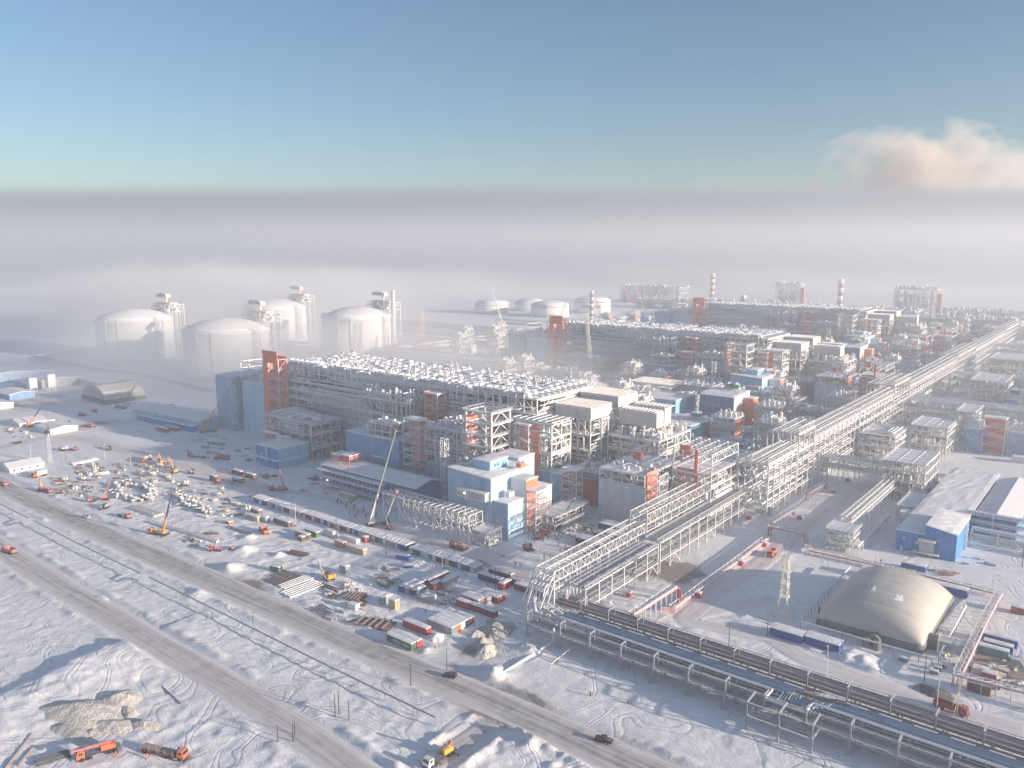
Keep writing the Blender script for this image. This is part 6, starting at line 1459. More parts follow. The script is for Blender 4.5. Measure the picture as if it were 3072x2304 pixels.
for k, (a, b, c, L, lb) in enumerate([(1440, 1490, 'blue', 12.2, 'blue container lying endwise with a red side neighbour'), (1475, 1490, 'red', 12.2, 'red sided container beside the endwise blue one'), (1250, 1545, 'royal', 9, 'blue container lying endwise, leftmost of the yard pair'), (1300, 1560, 'grey', 9, 'grey container lying endwise beside the blue one'),
        (1360, 1580, 'navy', 6.06, 'small navy cabin in front of the endwise grey container'), (1600, 1505, 'grey', 9, 'grey green container lying endwise near the wire frames'), (1520, 1525, 'red', 5, 'small red cabin half drifted with snow'), (1650, 1470, 'tan', 6, 'tan container behind the endwise grey green one')]):
    q = T('22', a, b); container(lb, (q[0], q[1] + L / 2), PI / 2, c, L=L)
for lb, t, a, b, c, L, h, rz in [('brown cabin with a snowy roof right of the green container', '22', 215, 965, 'brown', 12.2, 2.6, 0), ('brown container in the second cabin line', '22', 390, 1080, 'brown', 9, 2.6, 0), ('green container with a white end in the second cabin line', '22', 470, 1060, 'green', 9, 2.6, 0), ('red and white cabin in the second line', '22', 625, 1060, 'white', 7, 2.6, 0),
        ('orange container with a pale neighbour in the front line', '22', 715, 1155, 'orange', 6, 2.6, 0), ('long tan container with a drawn emblem in the front line', '22', 850, 1205, 'tan', 12.2, 2.6, 0), ('low white hut behind the long tan container', '22', 800, 1110, 'white', 11, 1.8, 0), ('white flat roofed cabin block at the left of the second line', '22', 40, 930, 'grey', 9, 2.4, 0),
        ('olive yellow container in front of the office', '22', 785, 735, 'yellow', 12.2, 2.6, 0), ('small brown crate cabin', '22', 380, 1105, 'brown', 3, 2.2, 0), ('small red crate cabin by the lamp pole', '22', 930, 1115, 'red', 2.4, 2.6, 0), ('bright blue waste container', '22', 1255, 1270, 'royal', 6, 2.2, .3), ('blue skip full of scrap', '22', 1300, 1340, 'blue', 4, 1.4, .5),
        ('little green shed near the timber', '22', 155, 1370, 'green', 5, 2.4, .2), ('grey switch cabin beside the yellow pipelayer', '22', 750, 1385, 'grey', 4, 3.4, 0), ('grey cabin with an orange door in the yard', '23', 1105, 235, 'grey', 5, 2.8, PI / 2), ('cream equipment cabin with an open front', '23', 1175, 285, 'tan', 3.4, 3.6, 0), ('white cylindrical tank box on the snow', '23', 1480, 220, 'white', 5, 2, .4),
        ('white wrapped bundle by the steel grating stack', '23', 825, 290, 'white', 4, 2, .1), ('greenish long container near the yard junction', '12', 1855, 275, 'teal', 14, 2.6, .35), ('grey cabin beside the greenish container', '12', 1760, 305, 'grey', 5, 2.4, .35), ('long pale container row near the blue pump house', '12', 1900, 370, 'grey', 14, 2.4, 0), ('dark red cabin behind the tank truck', '12', 2040, 530, 'maroon', 9, 2.6, 0),
        ('red brown cabin next to the dark red one', '12', 2150, 560, 'brown', 9, 2.6, 0), ('pale cabin right of the white gully', '12', 2180, 925, 'tan', 9, 2.4, 0), ('wooden box by the pipe stack', '12', 1965, 960, 'orange', 3, 1.4, 0), ('brown cabin half hidden by the snow wall', '12', 2200, 870, 'brown', 7, 2.4, 0)]:
    q = T(t, a, b); container(lb, (q[0], q[1] + 1.2), rz, c, L=L, h=h)
for k, (x_, y_) in enumerate([(T('11', 1395, 1570)), (T('11', 1480, 1560)), (T('11', 1570, 1535))]):
    container('rust red container, %s from the left in the strip by the blue workshop' % ORD[k], (x_, y_ + 1), .05, 'red', L=15, h=3, group='red strip by the workshop')
for lb, t, a, b, c, L, W in [('snowy black roofed cabins in front of the grey compressor house', '32', 850, 1015, 'navy', 14, 7), ('snow covered flat cabin right of the black roofed one', '32', 870, 1090, 'green', 12, 6), ('dark red cabin deep in snow by the piles', '32', 640, 1140, 'maroon', 12, 6), ('flat snowy cabin with a green wall behind the truss', '32', 700, 1170, 'green', 8, 3)]:
    q = T(t, a, b); container(lb, (q[0], q[1] + W / 2), 0, c, L=L, W=W, name='site_cabin', cat='cabin')
for lb, t, p0, p1, W, h, c in [('long blue cabin block left in the pair before the air dome', '43', (15, 510), (300, 580), 5, 2.9, 'royal'), ('long blue cabin block right in the pair before the air dome', '43', (312, 585), (600, 685), 5, 2.9, 'royal'), ('long blue cabin block behind the dome, right one', '42', (1400, 1530), (1715, 1600), 4, 3.2, 'royal'),
                       ('long blue cabin block behind the dome, left one', '42', (800, 1400), (1120, 1420), 4, 3.0, 'royal')]:
    a = T(t, *p0); b = T(t, *p1); container(lb, ((a[0] + b[0]) / 2, a[1] + W / 2), 0, c, L=b[0] - a[0], W=W, h=h, name='site_cabin', cat='cabin')
for lb, t, a, b, c, L, W, h in [('small blue generator cabin with a red arm behind it', '42', 1195, 1350, 'blue', 4.5, 4, 2.8), ('small blue generator cabin right of the first', '42', 1300, 1375, 'blue', 5, 4, 2.8), ('blue cabin with a snow roof right of the trestle, rear', '43', 1980, 590, 'blue', 12, 3, 2.8), ('white topped blue cabin in the middle right of the trestle', '43', 1980, 650, 'blue', 9, 2.6, 2.6),
       ('white topped blue cabin in front right of the trestle', '43', 1940, 690, 'teal', 9, 2.6, 2.6), ('snowy crate by the red pipe corner', '43', 1825, 860, 'white', 4.5, 3, 2), ('snow roofed red cabin behind the red pipe', '43', 1905, 905, 'red', 4, 3, 2.4), ('brown red cabin left under the red pipe', '43', 1765, 1000, 'maroon', 3.2, 3, 3), ('brown red cabin right under the red pipe', '43', 1855, 1030, 'brown', 3.6, 3, 3.2),
       ('small teal box on the snow before the dome', '43', 1165, 745, 'teal', 2.6, 1.8, 1.5), ('red cabin at the upper right border', '43', 2160, 330, 'red', 5, 3, 2.6), ('white cabin in front of the orange panelled building', '42', 2165, 430, 'white', 8, 5, 4), ('small green cart on the snow', '43', 1430, 850, 'green', 2.4, 1.5, 1), ('small green cart behind the first one', '43', 1462, 820, 'green', 2, 1.3, 1.1)]:
    q = T(t, a, b); container(lb, (q[0], q[1] + W / 2), 0, c, L=L, W=W, h=h, name='site_cabin' if h > 1.6 else 'crate', cat='cabin' if h > 1.6 else 'crate')
# lettering on the green and the navy container
def lettering(parent_match, body, size, loc, rot, m='marking'):
    c = bpy.data.curves.new('lettering', 'FONT'); c.body = body; c.size = size; c.extrude = .01; c.align_x = 'CENTER'; c.materials.append(M_(m))
    t = bpy.data.objects.new('tmp', c); COL.objects.link(t); dg = bpy.context.evaluated_depsgraph_get(); me = bpy.data.meshes.new_from_object(t.evaluated_get(dg)); bpy.data.objects.remove(t)
    for o in list(COL.objects):
        if o.get('label', '') == parent_match: q = bpy.data.objects.new('lettering', me); COL.objects.link(q); adopt(q, o); q.location = loc; q.rotation_euler = rot; return
lettering('green container with white lettering at the corner of the main road', 'MALTOM', 1.9, (1.2, -1.28, .7), (PI / 2, 0, 0))
# ------------------------------------------------------------ road vehicles
def wheel(r, x, y, rad=.62, w=.5):
    t = part(r, 'wheel', MB().tube([(x, y - w / 2, rad), (x, y + w / 2, rad)], rad, 12), 'rubber'); return t
def truck(kind, label, tile, tail, nose, cab='truck_orange', L=None, group='trucks', body=None, boom=None, pos=None, rz=None):
    a = T(tile, *tail); b = T(tile, *nose); rz = ang(a, b) if rz is None else rz; pos = pos or ((a[0] + b[0]) / 2, (a[1] + b[1]) / 2)
    L = L or dict(dump=7.5, flat=9.5, semi=14.5, box=9, tank=9.5, crane=11, unit=7, bus=9, rig=9.5)[kind]; F = L / 2
    nm = {'dump': 'dump_truck', 'flat': 'flatbed_truck', 'semi': 'flatbed_truck', 'box': 'box_truck', 'tank': 'tank_truck', 'crane': 'truck_crane', 'unit': 'tractor_unit', 'bus': 'crew_truck', 'rig': 'drill_truck'}[kind]
    r = thing(nm, label, nm.replace('_', ' '), pos, rz, group)
    c = MB().prism_y([(F - 2.1, .9), (F, .9), (F, 1.9), (F - .12, 2.05), (F - .3, 2.95), (F - .6, 3.05), (F - 2.0, 3.05), (F - 2.1, 2.9)], -1.24, 1.24); part(r, 'cab', c, cab)
    part(r, 'windscreen', MB().quadbox([(F - .1, -1.08, 2.03), (F - .05, -1.08, 2.03), (F - .05, 1.08, 2.03), (F - .1, 1.08, 2.03), (F - .27, -1.08, 2.85), (F - .22, -1.08, 2.85), (F - .22, 1.08, 2.85), (F - .27, 1.08, 2.85)]), 'glass')
    part(r, 'side_window', MB().box(F - 1.6, F - .6, -1.27, -1.245, 2.05, 2.75), 'glass'); part(r, 'side_window', MB().box(F - 1.6, F - .6, 1.245, 1.27, 2.05, 2.75), 'glass'); part(r, 'bumper', MB().box(F + .01, F + .2, -1.25, 1.25, .5, 1.0), 'black')
    part(r, 'chassis', MB().box(-F, F - .1, -.5, .5, .75, 1.05).box(-F, -F + .2, -1.2, 1.2, .6, 1.0).box(F - 3.2, F - 2.3, -1.1, 1.1, .7, 1.3), 'black')
    wx = [F - 1.3, -F + 2.6, -F + 1.2] if kind != 'crane' else [F - 1.3, F - 2.9, -F + 2.6, -F + 1.2]
    if kind == 'semi': wx = [F - 1.3, F - 4.6, F - 5.9, -F + 2.6, -F + 1.2]
    for x_ in wx:
        for y_ in (-1.0, 1.0): wheel(r, x_, y_)
    B = F - 2.5
    if kind == 'dump':
        b = MB(); b.box(-F, B, -1.25, 1.25, 1.1, 1.3).box(-F, B, -1.25, -1.15, 1.3, 2.5).box(-F, B, 1.15, 1.25, 1.3, 2.5).box(B - .12, B, -1.15, 1.15, 1.3, 2.9).box(-F, -F + .1, -1.15, 1.15, 1.3, 2.4)
        part(r, 'tipper_body', b, body or cab)
    elif kind in ('flat', 'semi'):
        b = MB().box(-F, B - (.0 if kind == 'flat' else .6), -1.25, 1.25, 1.2, 1.45); part(r, 'flat_bed', b, body or 'rust_bare'); s = MB()
        for x_ in lin(-F + .3, B - 1, 2.4):
            for y_ in (-1.22, 1.22): s.box(x_ - .07, x_ + .07, y_ - .07, y_ + .07, .9, 2.6 if kind == 'semi' else 1.9)
        part(r, 'stake', s, 'truck_red'); l = MB()
        if kind == 'semi':
            for k in range(9): l.tube([(-F + .2, -1 + k * .25, 1.65 + .02 * k), (B - .9, -1 + k * .25, 1.62)], .12, 6)
            part(r, 'steel_load', l, 'rust'); part(r, 'headboard', MB().box(B - .55, B - .35, -1.2, 1.2, 1.3, 2.6), 'black')
    elif kind == 'box': part(r, 'box_body', MB().box(-F, B, -1.25, 1.25, 1.15, 3.5), body or 'box_navy'); snow_slab(r, -F, B, -1.25, 1.25, 3.63, .25, 3, name='snow_cap', over=0)
    elif kind == 'tank': part(r, 'tank', MB().tube([(-F, 0, 2.2), (-F + .3, 0, 2.2), (B - .2, 0, 2.2)], 1.1, 14), body or 'steel_dark')
    elif kind == 'bus': part(r, 'crew_body', MB().box(-F, B, -1.2, 1.2, 1.15, 3.1), body or 'car_white'); [part(r, 'side_window', MB().box(x_, x_ + .8, -1.23, -1.21, 2.1, 2.7), 'glass') for x_ in lin(-F + .5, B - 1.2, 1.2)]
    elif kind in ('crane', 'rig'):
        part(r, 'deck', MB().box(-F, B, -1.2, 1.2, 1.06, 1.4), 'black'); part(r, 'outriggers', MB().box(-F + .8, -F + 1.2, -2.6, 2.6, .8, 1.0).box(B - 1.4, B - 1.0, -2.6, 2.6, .8, 1.0).box(-F + .8, -F + 1.2, -2.7, -2.4, 0, .8).box(-F + .8, -F + 1.2, 2.4, 2.7, 0, .8), 'black')
        part(r, 'turntable', MB().box(-F + 1.2, -F + 4.2, -1.15, 1.15, 1.45, 2.7).box(-F + 3.0, -F + 4.8, .3, 1.2, 1.5, 3.0), body or cab)
        if boom:
            bz = 2.9; px_, py_ = -F + 2.2, 0; tip = boom
            if len(tip) == 3 and isinstance(tip[0], str):     # where the boom tip shows, bearing chosen in the crane's own plane
                pass
            bm, ml, tiploc, bm2 = boom; d = Vector(tiploc) - Vector((px_, py_, bz)); u = d.normalized(); q0 = Vector((px_, py_, bz)); n = 3
            for k in range(n): part(r, 'boom_section', MB().beam(q0 + d * (k / n * .97), q0 + d * ((k + 1) / n), .75 - .17 * k, .85 - .2 * k), bm if k == 0 else bm2)
            part(r, 'hook_line', MB().beam(q0 + d, q0 + d - Vector((0, 0, min(d.length * .4, max(1.0, d.z * .5)))), .07), 'black'); part(r, 'boom_ram', MB().beam((px_ + 1.2, 0, 1.6), q0 + d * .25, .3), 'steel_dark'); part(r, 'boom_head', MB().box(-.35, .35, -.35, .35, -.4, .4), 'truck_red')
            r_h = CH[r.name][-1]; r_h.location = q0 + d
    elif kind == 'unit': part(r, 'fifth_wheel', MB().box(-F + .8, -F + 3, -.9, .9, 1.06, 1.5).box(B - .8, B - .5, -1, 1, 1.1, 2.6), 'truck_red')
    return r
def tip(tile, base, tipp, tail, nose, kind='crane', L=11):
    """boom tip in the crane's local frame so that it rises where the photograph shows, assuming the boom leans mostly sideways"""
    a = T(tile, *tail); b = T(tile, *nose); rz = ang(a, b); c = ((a[0] + b[0]) / 2, (a[1] + b[1]) / 2)
    o = (c[0] + math.cos(rz) * (-L / 2 + 2.2), c[1] + math.sin(rz) * (-L / 2 + 2.2)); px, py = TILE[tile][0] + tipp[0] / 2.88, TILE[tile][1] + tipp[1] / 2.88
    # choose the point of the sight line whose horizontal offset from the crane is parallel to the picture
    rx, ry = math.cos(YAW), math.sin(YAW); fx, fy = -math.sin(YAW), math.cos(YAW); depth = o[0] * fx + o[1] * fy
    X1, Y1 = G(px, py, 0); X2, Y2 = G(px, py, 40); d1 = X1 * fx + Y1 * fy; d2 = X2 * fx + Y2 * fy; t = (depth - d1) / (d2 - d1); X, Y, Z = X1 + (X2 - X1) * t, Y1 + (Y2 - Y1) * t, 40 * t
    dx, dy = X - o[0], Y - o[1]; return (-L / 2 + 2.2 + dx * math.cos(rz) + dy * math.sin(rz), -dx * math.sin(rz) + dy * math.cos(rz), Z)
def car(label, tile, tail, nose, m, pick=False, group='cars on the main road'):
    a = T(tile, *tail); b = T(tile, *nose); r = thing('pickup_truck' if pick else 'car', label, 'pickup' if pick else 'car', ((a[0] + b[0]) / 2, (a[1] + b[1]) / 2), ang(a, b), group)
    if pick: pr = [(-2.6, .45), (2.55, .45), (2.6, .95), (2.4, 1.12), (1.25, 1.2), (.75, 1.75), (-.65, 1.8), (-.85, 1.2), (-2.6, 1.15)]
    else: pr = [(-2.3, .4), (2.3, .4), (2.35, .85), (2.2, 1.0), (1.1, 1.1), (.45, 1.68), (-1.8, 1.72), (-2.25, 1.15)]
    part(r, 'body', MB().prism_y(pr, -.92, .92), m); gx = (-.55, .62) if pick else (-1.7, .4)
    for y_ in (-.935, .925): part(r, 'side_window', MB().box(gx[0], gx[1], y_, y_ + .01, 1.25, 1.62), 'glass')
    part(r, 'windscreen', MB().quadbox([((1.22 if pick else 1.06), -.8, 1.24), ((1.25 if pick else 1.1), -.8, 1.24), ((1.25 if pick else 1.1), .8, 1.24), ((1.22 if pick else 1.06), .8, 1.24), (.82 if pick else .52, -.75, 1.72), (.85 if pick else .56, -.75, 1.72), (.85 if pick else .56, .75, 1.72), (.82 if pick else .52, .75, 1.72)]), 'glass')
    if pick: part(r, 'load_bed', MB().box(-2.5, -.95, -.75, .75, 1.16, 1.19), 'black')
    for y_ in (-.75, .55): part(r, 'tail_light', MB().box(-2.63 if pick else -2.33, -2.6 if pick else -2.3, y_, y_ + .2, .85, 1.1), 'pipe_red')
    for x_ in (1.55, -1.55):
        for y_ in (-.85, .85): wheel(r, x_, y_, .38, .26)
    return r
truck('crane', 'orange truck crane with its red boom laid forward over the cab, bottom left', '13', (1000, 1500), (700, 1590), 'truck_orange', boom=('truck_red', 0, (6.3, .4, 3.4), 'truck_red'), body='truck_orange')
truck('semi', 'flatbed truck loaded with steel bars and an orange cab, bottom left', '13', (1200, 1500), (1650, 1600), 'truck_orange')
truck('dump', 'red dump truck on the lower road at the left edge', '12', (140, 1222), (25, 1195), 'truck_red')
truck('flat', 'truck with a red cab cut by the left edge', '12', (-20, 610), (60, 632), 'truck_red')
truck('box', 'white and tan box truck with an orange cab beside the white hut', '12', (405, 530), (275, 565), 'truck_orange', body='cream')
truck('crane', 'red truck crane with a short raised boom by the road', '12', (345, 670), (435, 690), 'truck_red', boom=('yellow', 0, tip('12', 0, (345, 570), (345, 670), (435, 690)), 'yellow'))
truck('crane', 'red truck crane with a long slanting red boom among the pipes', '12', (925, 745), (785, 765), 'truck_red', boom=('truck_red', 0, tip('12', 0, (1005, 415), (925, 745), (785, 765)), 'boom_grey'))
truck('flat', 'grey flatbed truck with a red cab by the pipe stacks', '12', (990, 870), (1165, 925), 'truck_red', body='steel_dark')
car('small white car on the main road', '12', (718, 898), (772, 912), 'car_white')
truck('crane', 'yellow truck crane with an orange and black boom by the main road', '12', (1425, 1060), (1315, 1040), 'boom_orange', boom=('boom_orange', 0, tip('12', 0, (1485, 685), (1425, 1060), (1315, 1040)), 'boom_dark'))
truck('unit', 'red tractor unit with a towed dolly at the yard corner', '12', (1940, 1190), (1795, 1190), 'truck_red')
r = thing('trailer_dolly', 'two axle red trailer dolly behind the tractor unit', 'trailer', T('12', 2010, 1180), PI, 'trucks'); part(r, 'bolster', MB().box(-1, 1, -1.1, 1.1, 1.1, 1.6).box(-4, -1, -.1, .1, 1.1, 1.3), 'truck_red'); [wheel(r, x_, y_) for x_ in (-.75, .75) for y_ in (-1, 1)]
truck('crane', 'white bodied truck with a red cab and a folded arm at its tail', '12', (500, 325), (690, 320), 'truck_red', boom=('truck_red', 0, (-7, 0, 2.2), 'truck_red'), body='car_white')
car('dark car on the grey road at the left', '12', (195, 255), (122, 268), 'car_black')
truck('tank', 'dirty mixer truck between the excavators', '12', (1300, 398), (1222, 428), 'truck_red', body='junk')
truck('box', 'box truck with a snowy roof and an orange cab', '12', (1785, 560), (1935, 615), 'truck_orange')
truck('tank', 'grey tank truck with a red cab beside the box truck', '12', (1975, 570), (2150, 620), 'truck_red')
truck('flat', 'flatbed with a red cab pointing left near the junction', '12', (1755, 395), (1585, 355), 'truck_red', body='junk')
truck('crane', 'red truck crane with a lowered boom near the long trailers', '12', (1860, 395), (1975, 405), 'truck_red', boom=('truck_red', 0, (4, 0, 3.6), 'truck_red'))
truck('dump', 'red dump truck in the camp road', '11', (780, 1440), (650, 1425), 'truck_red'); truck('flat', 'red flatbed behind the camp dump truck', '11', (750, 1370), (880, 1425), 'truck_red', body='junk'); truck('dump', 'red truck on the camp track nearest the junction', '11', (715, 1525), (825, 1535), 'truck_red')
truck('tank', 'long pale tank trailer with a red cab in the camp', '11', (325, 1525), (525, 1482), 'truck_red', body='cream', L=15)
truck('crane', 'orange truck crane at the left edge of the camp', '11', (275, 1530), (175, 1530), 'truck_red', boom=('boom_orange', 0, tip('11', 0, (380, 1320), (275, 1530), (175, 1530)), 'boom_dark'), body='boom_orange')
truck('crane', 'grey lattice boomed crane beside the hangar', '11', (1130, 1380), (960, 1360), 'truck_red', boom=('boom_grey', 0, tip('11', 0, (1205, 1100), (1130, 1380), (960, 1360)), 'boom_grey'), body='junk')
truck('crane', 'small orange crane in front of the foggy tank', '11', (990, 1010), (910, 1000), 'boom_orange', boom=('boom_orange', 0, tip('11', 0, (1003, 850), (990, 1010), (910, 1000)), 'boom_dark'))
truck('crane', 'crawler sized crane with a very long orange boom before the blue substation', '11', (1740, 1580), (1860, 1570), 'boom_orange', boom=('boom_orange', 0, tip('11', 0, (2050, 1090), (1740, 1580), (1860, 1570), L=13), 'boom_orange'), L=13)
truck('crane', 'red truck crane with an upright boom near the office', '22', (240, 670), (145, 665), 'truck_red', boom=('truck_red', 0, tip('22', 0, (205, 490), (240, 670), (145, 665)), 'truck_red'))
truck('bus', 'white crew truck with a red cab below the pump house', '22', (180, 530), (60, 570), 'truck_red')
truck('dump', 'orange red dump truck beside the cabin lines', '22', (105, 1062), (35, 1005), 'truck_red', body='truck_orange')
truck('crane', 'tall mobile crane with a grey boom in front of the office', '22', (985, 975), (1120, 960), 'boom_dark', boom=('crane_white', 0, tip('22', 0, (1210, 150), (985, 975), (1120, 960)), 'boom_grey'), body='crane_white', L=12)
truck('rig', 'red drilling truck with its mast laid back at the trestle foot', '22', (1820, 1190), (1680, 1155), 'truck_red', boom=('truck_red', 0, (6.5, 0, 3.8), 'truck_red'))
truck('flat', 'orange flatbed truck between the stair and the piles', '32', (195, 1100), (300, 1040), 'truck_orange', body='truck_orange'); truck('unit', 'red truck just behind the orange flatbed', '32', (365, 1030), (330, 1000), 'truck_red')
truck('crane', 'truck crane with a yellow and black boom by the orange stairs', '32', (400, 1000), (350, 960), 'truck_red', boom=('yellow', 0, tip('32', 0, (540, 735), (400, 1000), (350, 960)), 'boom_dark'))
truck('dump', 'small red dump truck on the lane by the lattice mast', '42', (58, 1200), (5, 1258), 'truck_orange'); truck('box', 'dark parked truck beside the thin pipe racks', '42', (1295, 180), (1245, 235), 'black')
truck('dump', 'big dark red dump truck behind the gantry, lower right', '43', (1455, 1125), (1700, 1215), 'truck_maroon', L=9.5)
truck('crane', 'white cabbed truck with a loading crane at the bottom edge', '23', (1680, 1530), (1495, 1655), 'car_white', boom=('yellow', 0, (-3.5, .8, 4.4), 'truck_red'), body='yellow')
car('black off road car on the main road', '23', (1735, 885), (1615, 862), 'car_black'); car('black pickup on the main road near the bottom', '33', (868, 1452), (718, 1412), 'car_black', pick=True)
# excavators and other plant
def digger(label, t, a, b, rz, m, arm, name='excavator'):
    r = thing(name, label, name.replace('_', ' '), T(t, a, b), rz, 'diggers'); [part(r, 'track', MB().prism_y([(-1.9, .3), (-1.6, 0), (1.6, 0), (1.9, .3), (1.9, .7), (1.6, .95), (-1.6, .95), (-1.9, .7)], y_ - .3, y_ + .3), 'rubber') for y_ in (-1.15, 1.15)]
    part(r, 'house', MB().box(-2.2, 1.2, -1.35, 1.35, 1.1, 2.3).box(-2.5, -1.4, -1.3, 1.3, 1.2, 2.6), m); part(r, 'cab', MB().box(0, 1.5, .35, 1.3, 1.2, 3.0), 'glass')
    s = MB()
    for p_, q_ in zip(arm, arm[1:]): s.beam((p_[0], 0, p_[1]), (q_[0], 0, q_[1]), .42, .5)
    part(r, 'arm', s, m); e = arm[-1]; part(r, 'bucket', MB().prism_y([(e[0] - .5, e[1]), (e[0] + .5, e[1] + .1), (e[0] + .6, e[1] - .8), (e[0] - .3, e[1] - 1)], -.6, .6), 'rust_bare')
digger('orange excavator with a bent arm at the brown patch', '12', 1395, 432, PI - .2, 'boom_orange', [(1, 2), (3, 5.6), (5.5, 5.2), (6.4, 2)]); digger('yellow excavator with a high raised arm', '12', 1505, 515, PI, 'yellow', [(1, 2), (2.6, 6.5), (5.4, 9.5), (6.3, 6)])
digger('black excavator folded on a sand heap in the camp', '11', 600, 1535, 0, 'black', [(1, 2), (-1, 5.4), (2.5, 5.6), (4, 2)]); digger('rusty rig on a low heap at the left', '11', 415, 1590, 0, 'rust_bare', [(1, 2), (.8, 7.2), (1.5, 5)]); digger('brown bulldozer by the yard track', '12', 945, 315, -.6, 'boom_grey', [(1, 1.5), (3, 1.2), (3.6, 1.2)], 'bulldozer')
digger('grey loader parked near the excavators', '12', 1655, 520, 0, 'junk', [(1, 1.5), (2.4, 1.8), (3, 1)], 'loader'); digger('grey wheel tractor beside the red crane', '12', 905, 820, -1.2, 'junk', [(1, 1.5), (2.4, 1.8), (3, 1)], 'loader'); digger('small red loader by the pile field', '32', 140, 1180, 0, 'truck_red', [(1, 1.5), (2.4, 1.6), (3, 1)], 'loader')
r = thing('pipelayer', 'yellow pipelayer crawler with a side boom', 'pipelayer', T('22', 630, 1435), -.25, 'diggers'); [part(r, 'track', MB().prism_y([(-2.4, .4), (-2, 0), (2, 0), (2.4, .4), (2.4, .9), (2, 1.2), (-2, 1.2), (-2.4, .9)], y_ - .35, y_ + .35), 'rubber') for y_ in (-1.4, 1.4)]
part(r, 'body', MB().box(-2.4, 2.2, -1.1, 1.1, 1, 2.6).box(-2.8, -1.6, -2.1, -1.3, .9, 2.4), 'yellow'); part(r, 'cab', MB().box(-1.2, .6, -.9, .9, 2.6, 3.7), 'black'); part(r, 'counterweight', MB().box(-1.5, 1.5, 1.8, 2.5, 1.0, 2.2), 'yellow')
s = MB(); s.beam((1.2, -1.9, .9), (-2.2, -3.8, 9.2), .35); s.beam((-1.2, -1.9, .9), (-2.2, -3.8, 9.2), .35); s.beam((0, -1.9, 4), (-1.9, -2.9, 4.2), .2); part(r, 'side_boom', s, 'boom_grey'); part(r, 'hook_line', MB().beam((-2.2, -3.8, 9.2), (-2.2, -3.8, .8), .09).beam((-2.2, -3.8, 9.2), (0, 0, 3), .07), 'black')
r = thing('boom_lift', 'red and cream boom lift reaching up to the trestle frame', 'boom lift', T('22', 1150, 1000), 0); [wheel(r, x_, y_, .5, .4) for x_ in (-1.1, 1.1) for y_ in (-1, 1)]; part(r, 'base', MB().box(-1.6, 1.6, -1, 1, .5, 1.3).box(-1.4, 1.2, -1, 1, 1.35, 2.3), 'truck_red')
s = MB(); s.beam((-1, 0, 2.3), (-2.4, .4, 5), .45); s.beam((-2.4, .4, 5), (2.6, 1.4, 16.5), .4); part(r, 'boom', s, 'cream'); part(r, 'jib', MB().beam((2.6, 1.4, 16.5), (4, 1.6, 19.5), .35), 'truck_red'); part(r, 'basket', MB().box(3.4, 5, .8, 2.4, 19.5, 20.6), 'truck_red')
# tall lattice cranes
def lattice_crane(label, x, y, tipv, m, jib=None, w=2.2, mast=None):
    r = thing('crawler_crane', label, 'crane', (x, y), 0, 'lattice boom cranes'); [part(r, 'track', MB().box(-5, 5, y_ - .7, y_ + .7, 0, 1.6), 'rubber') for y_ in (-3.4, 3.4)]; part(r, 'house', MB().box(-6, 4, -2.4, 2.4, 1.9, 4.6), m)
    s = MB(); lattice(s, (2, 0, 2.5), tipv, w, w * .7, max(8, int(Vector(tipv).length / 3)), .26); part(r, 'lattice_boom', s, m); part(r, 'stay_line', MB().beam(tipv, (-5, 0, 8), .12).beam((-5, 0, 8), (-5, 0, 4), .4).beam(tipv, (tipv[0], tipv[1], tipv[2] * .55), .1), 'boom_dark')
    if jib: s = MB(); lattice(s, tipv, jib, w * .7, .6, 8, .2); part(r, 'jib', s, m)
lattice_crane('tall white and orange lattice crane standing between the near and middle rows', -447, 697, (-6, 0, 73), 'crane_white', w=3.2)
lattice_crane('lattice crane with a slanting white jib behind the nearest coolers', -560, 700, (0, 0, 42), 'crane_white', (-38, 20, 92), w=2.6); lattice_crane('peach coloured lattice crane right beside the vented storage tank', -700, 700, (4, 4, 62), 'crane_peach', w=7)
lattice_crane('orange lattice crane leaning right in the haze', -548, 745, (24, 18, 78), 'crane_peach', w=2.4); lattice_crane('tallest hazy crane at the back, left of the pair', -846, 1482, (-30, -24, 102), 'crane_peach', w=3); lattice_crane('tallest hazy crane at the back, right of the pair', -785, 1424, (-24, -20, 86), 'crane_peach', w=3)
lattice_crane('dark boomed crane inside the middle row, left', -400, 760, (-10, -8, 62), 'boom_dark', w=1.8); lattice_crane('dark boomed crane inside the middle row, right', -330, 900, (-4, 0, 60), 'boom_dark', w=1.8)
# lattice light mast by the dome
r = thing('light_mast', 'tall white lattice mast standing alone on the snow left of the dome', 'mast', T('43', 130, 345)); s = MB(); lattice(s, (0, 0, 0), (0, 0, 8), 6, 2.6, 3, .28); lattice(s, (0, 0, 8), (0, 0, 24), 2.6, 1.7, 8, .24); part(r, 'lattice', s, 'cream'); s = MB(); [s.box(-1.7, 1.7, -1.7, 1.7, z_, z_ + .15) for z_ in (8, 13, 18, 24)]; rails(s, -1.8, 1.8, -1.8, 1.8, 24.1, .1, 1.2); part(r, 'platform', s, 'steel')
r = thing('light_mast', 'twin leg floodlight mast at the hut by the junction', 'mast', T('12', 435, 430)); s = MB(); lattice(s, (0, 0, 0), (0, 0, 19), 1.9, 1.2, 9, .16); part(r, 'lattice', s, 'steel_dark'); part(r, 'floodlights', MB().box(-1, 1.6, -.3, .3, 18.6, 19.8), 'cream')
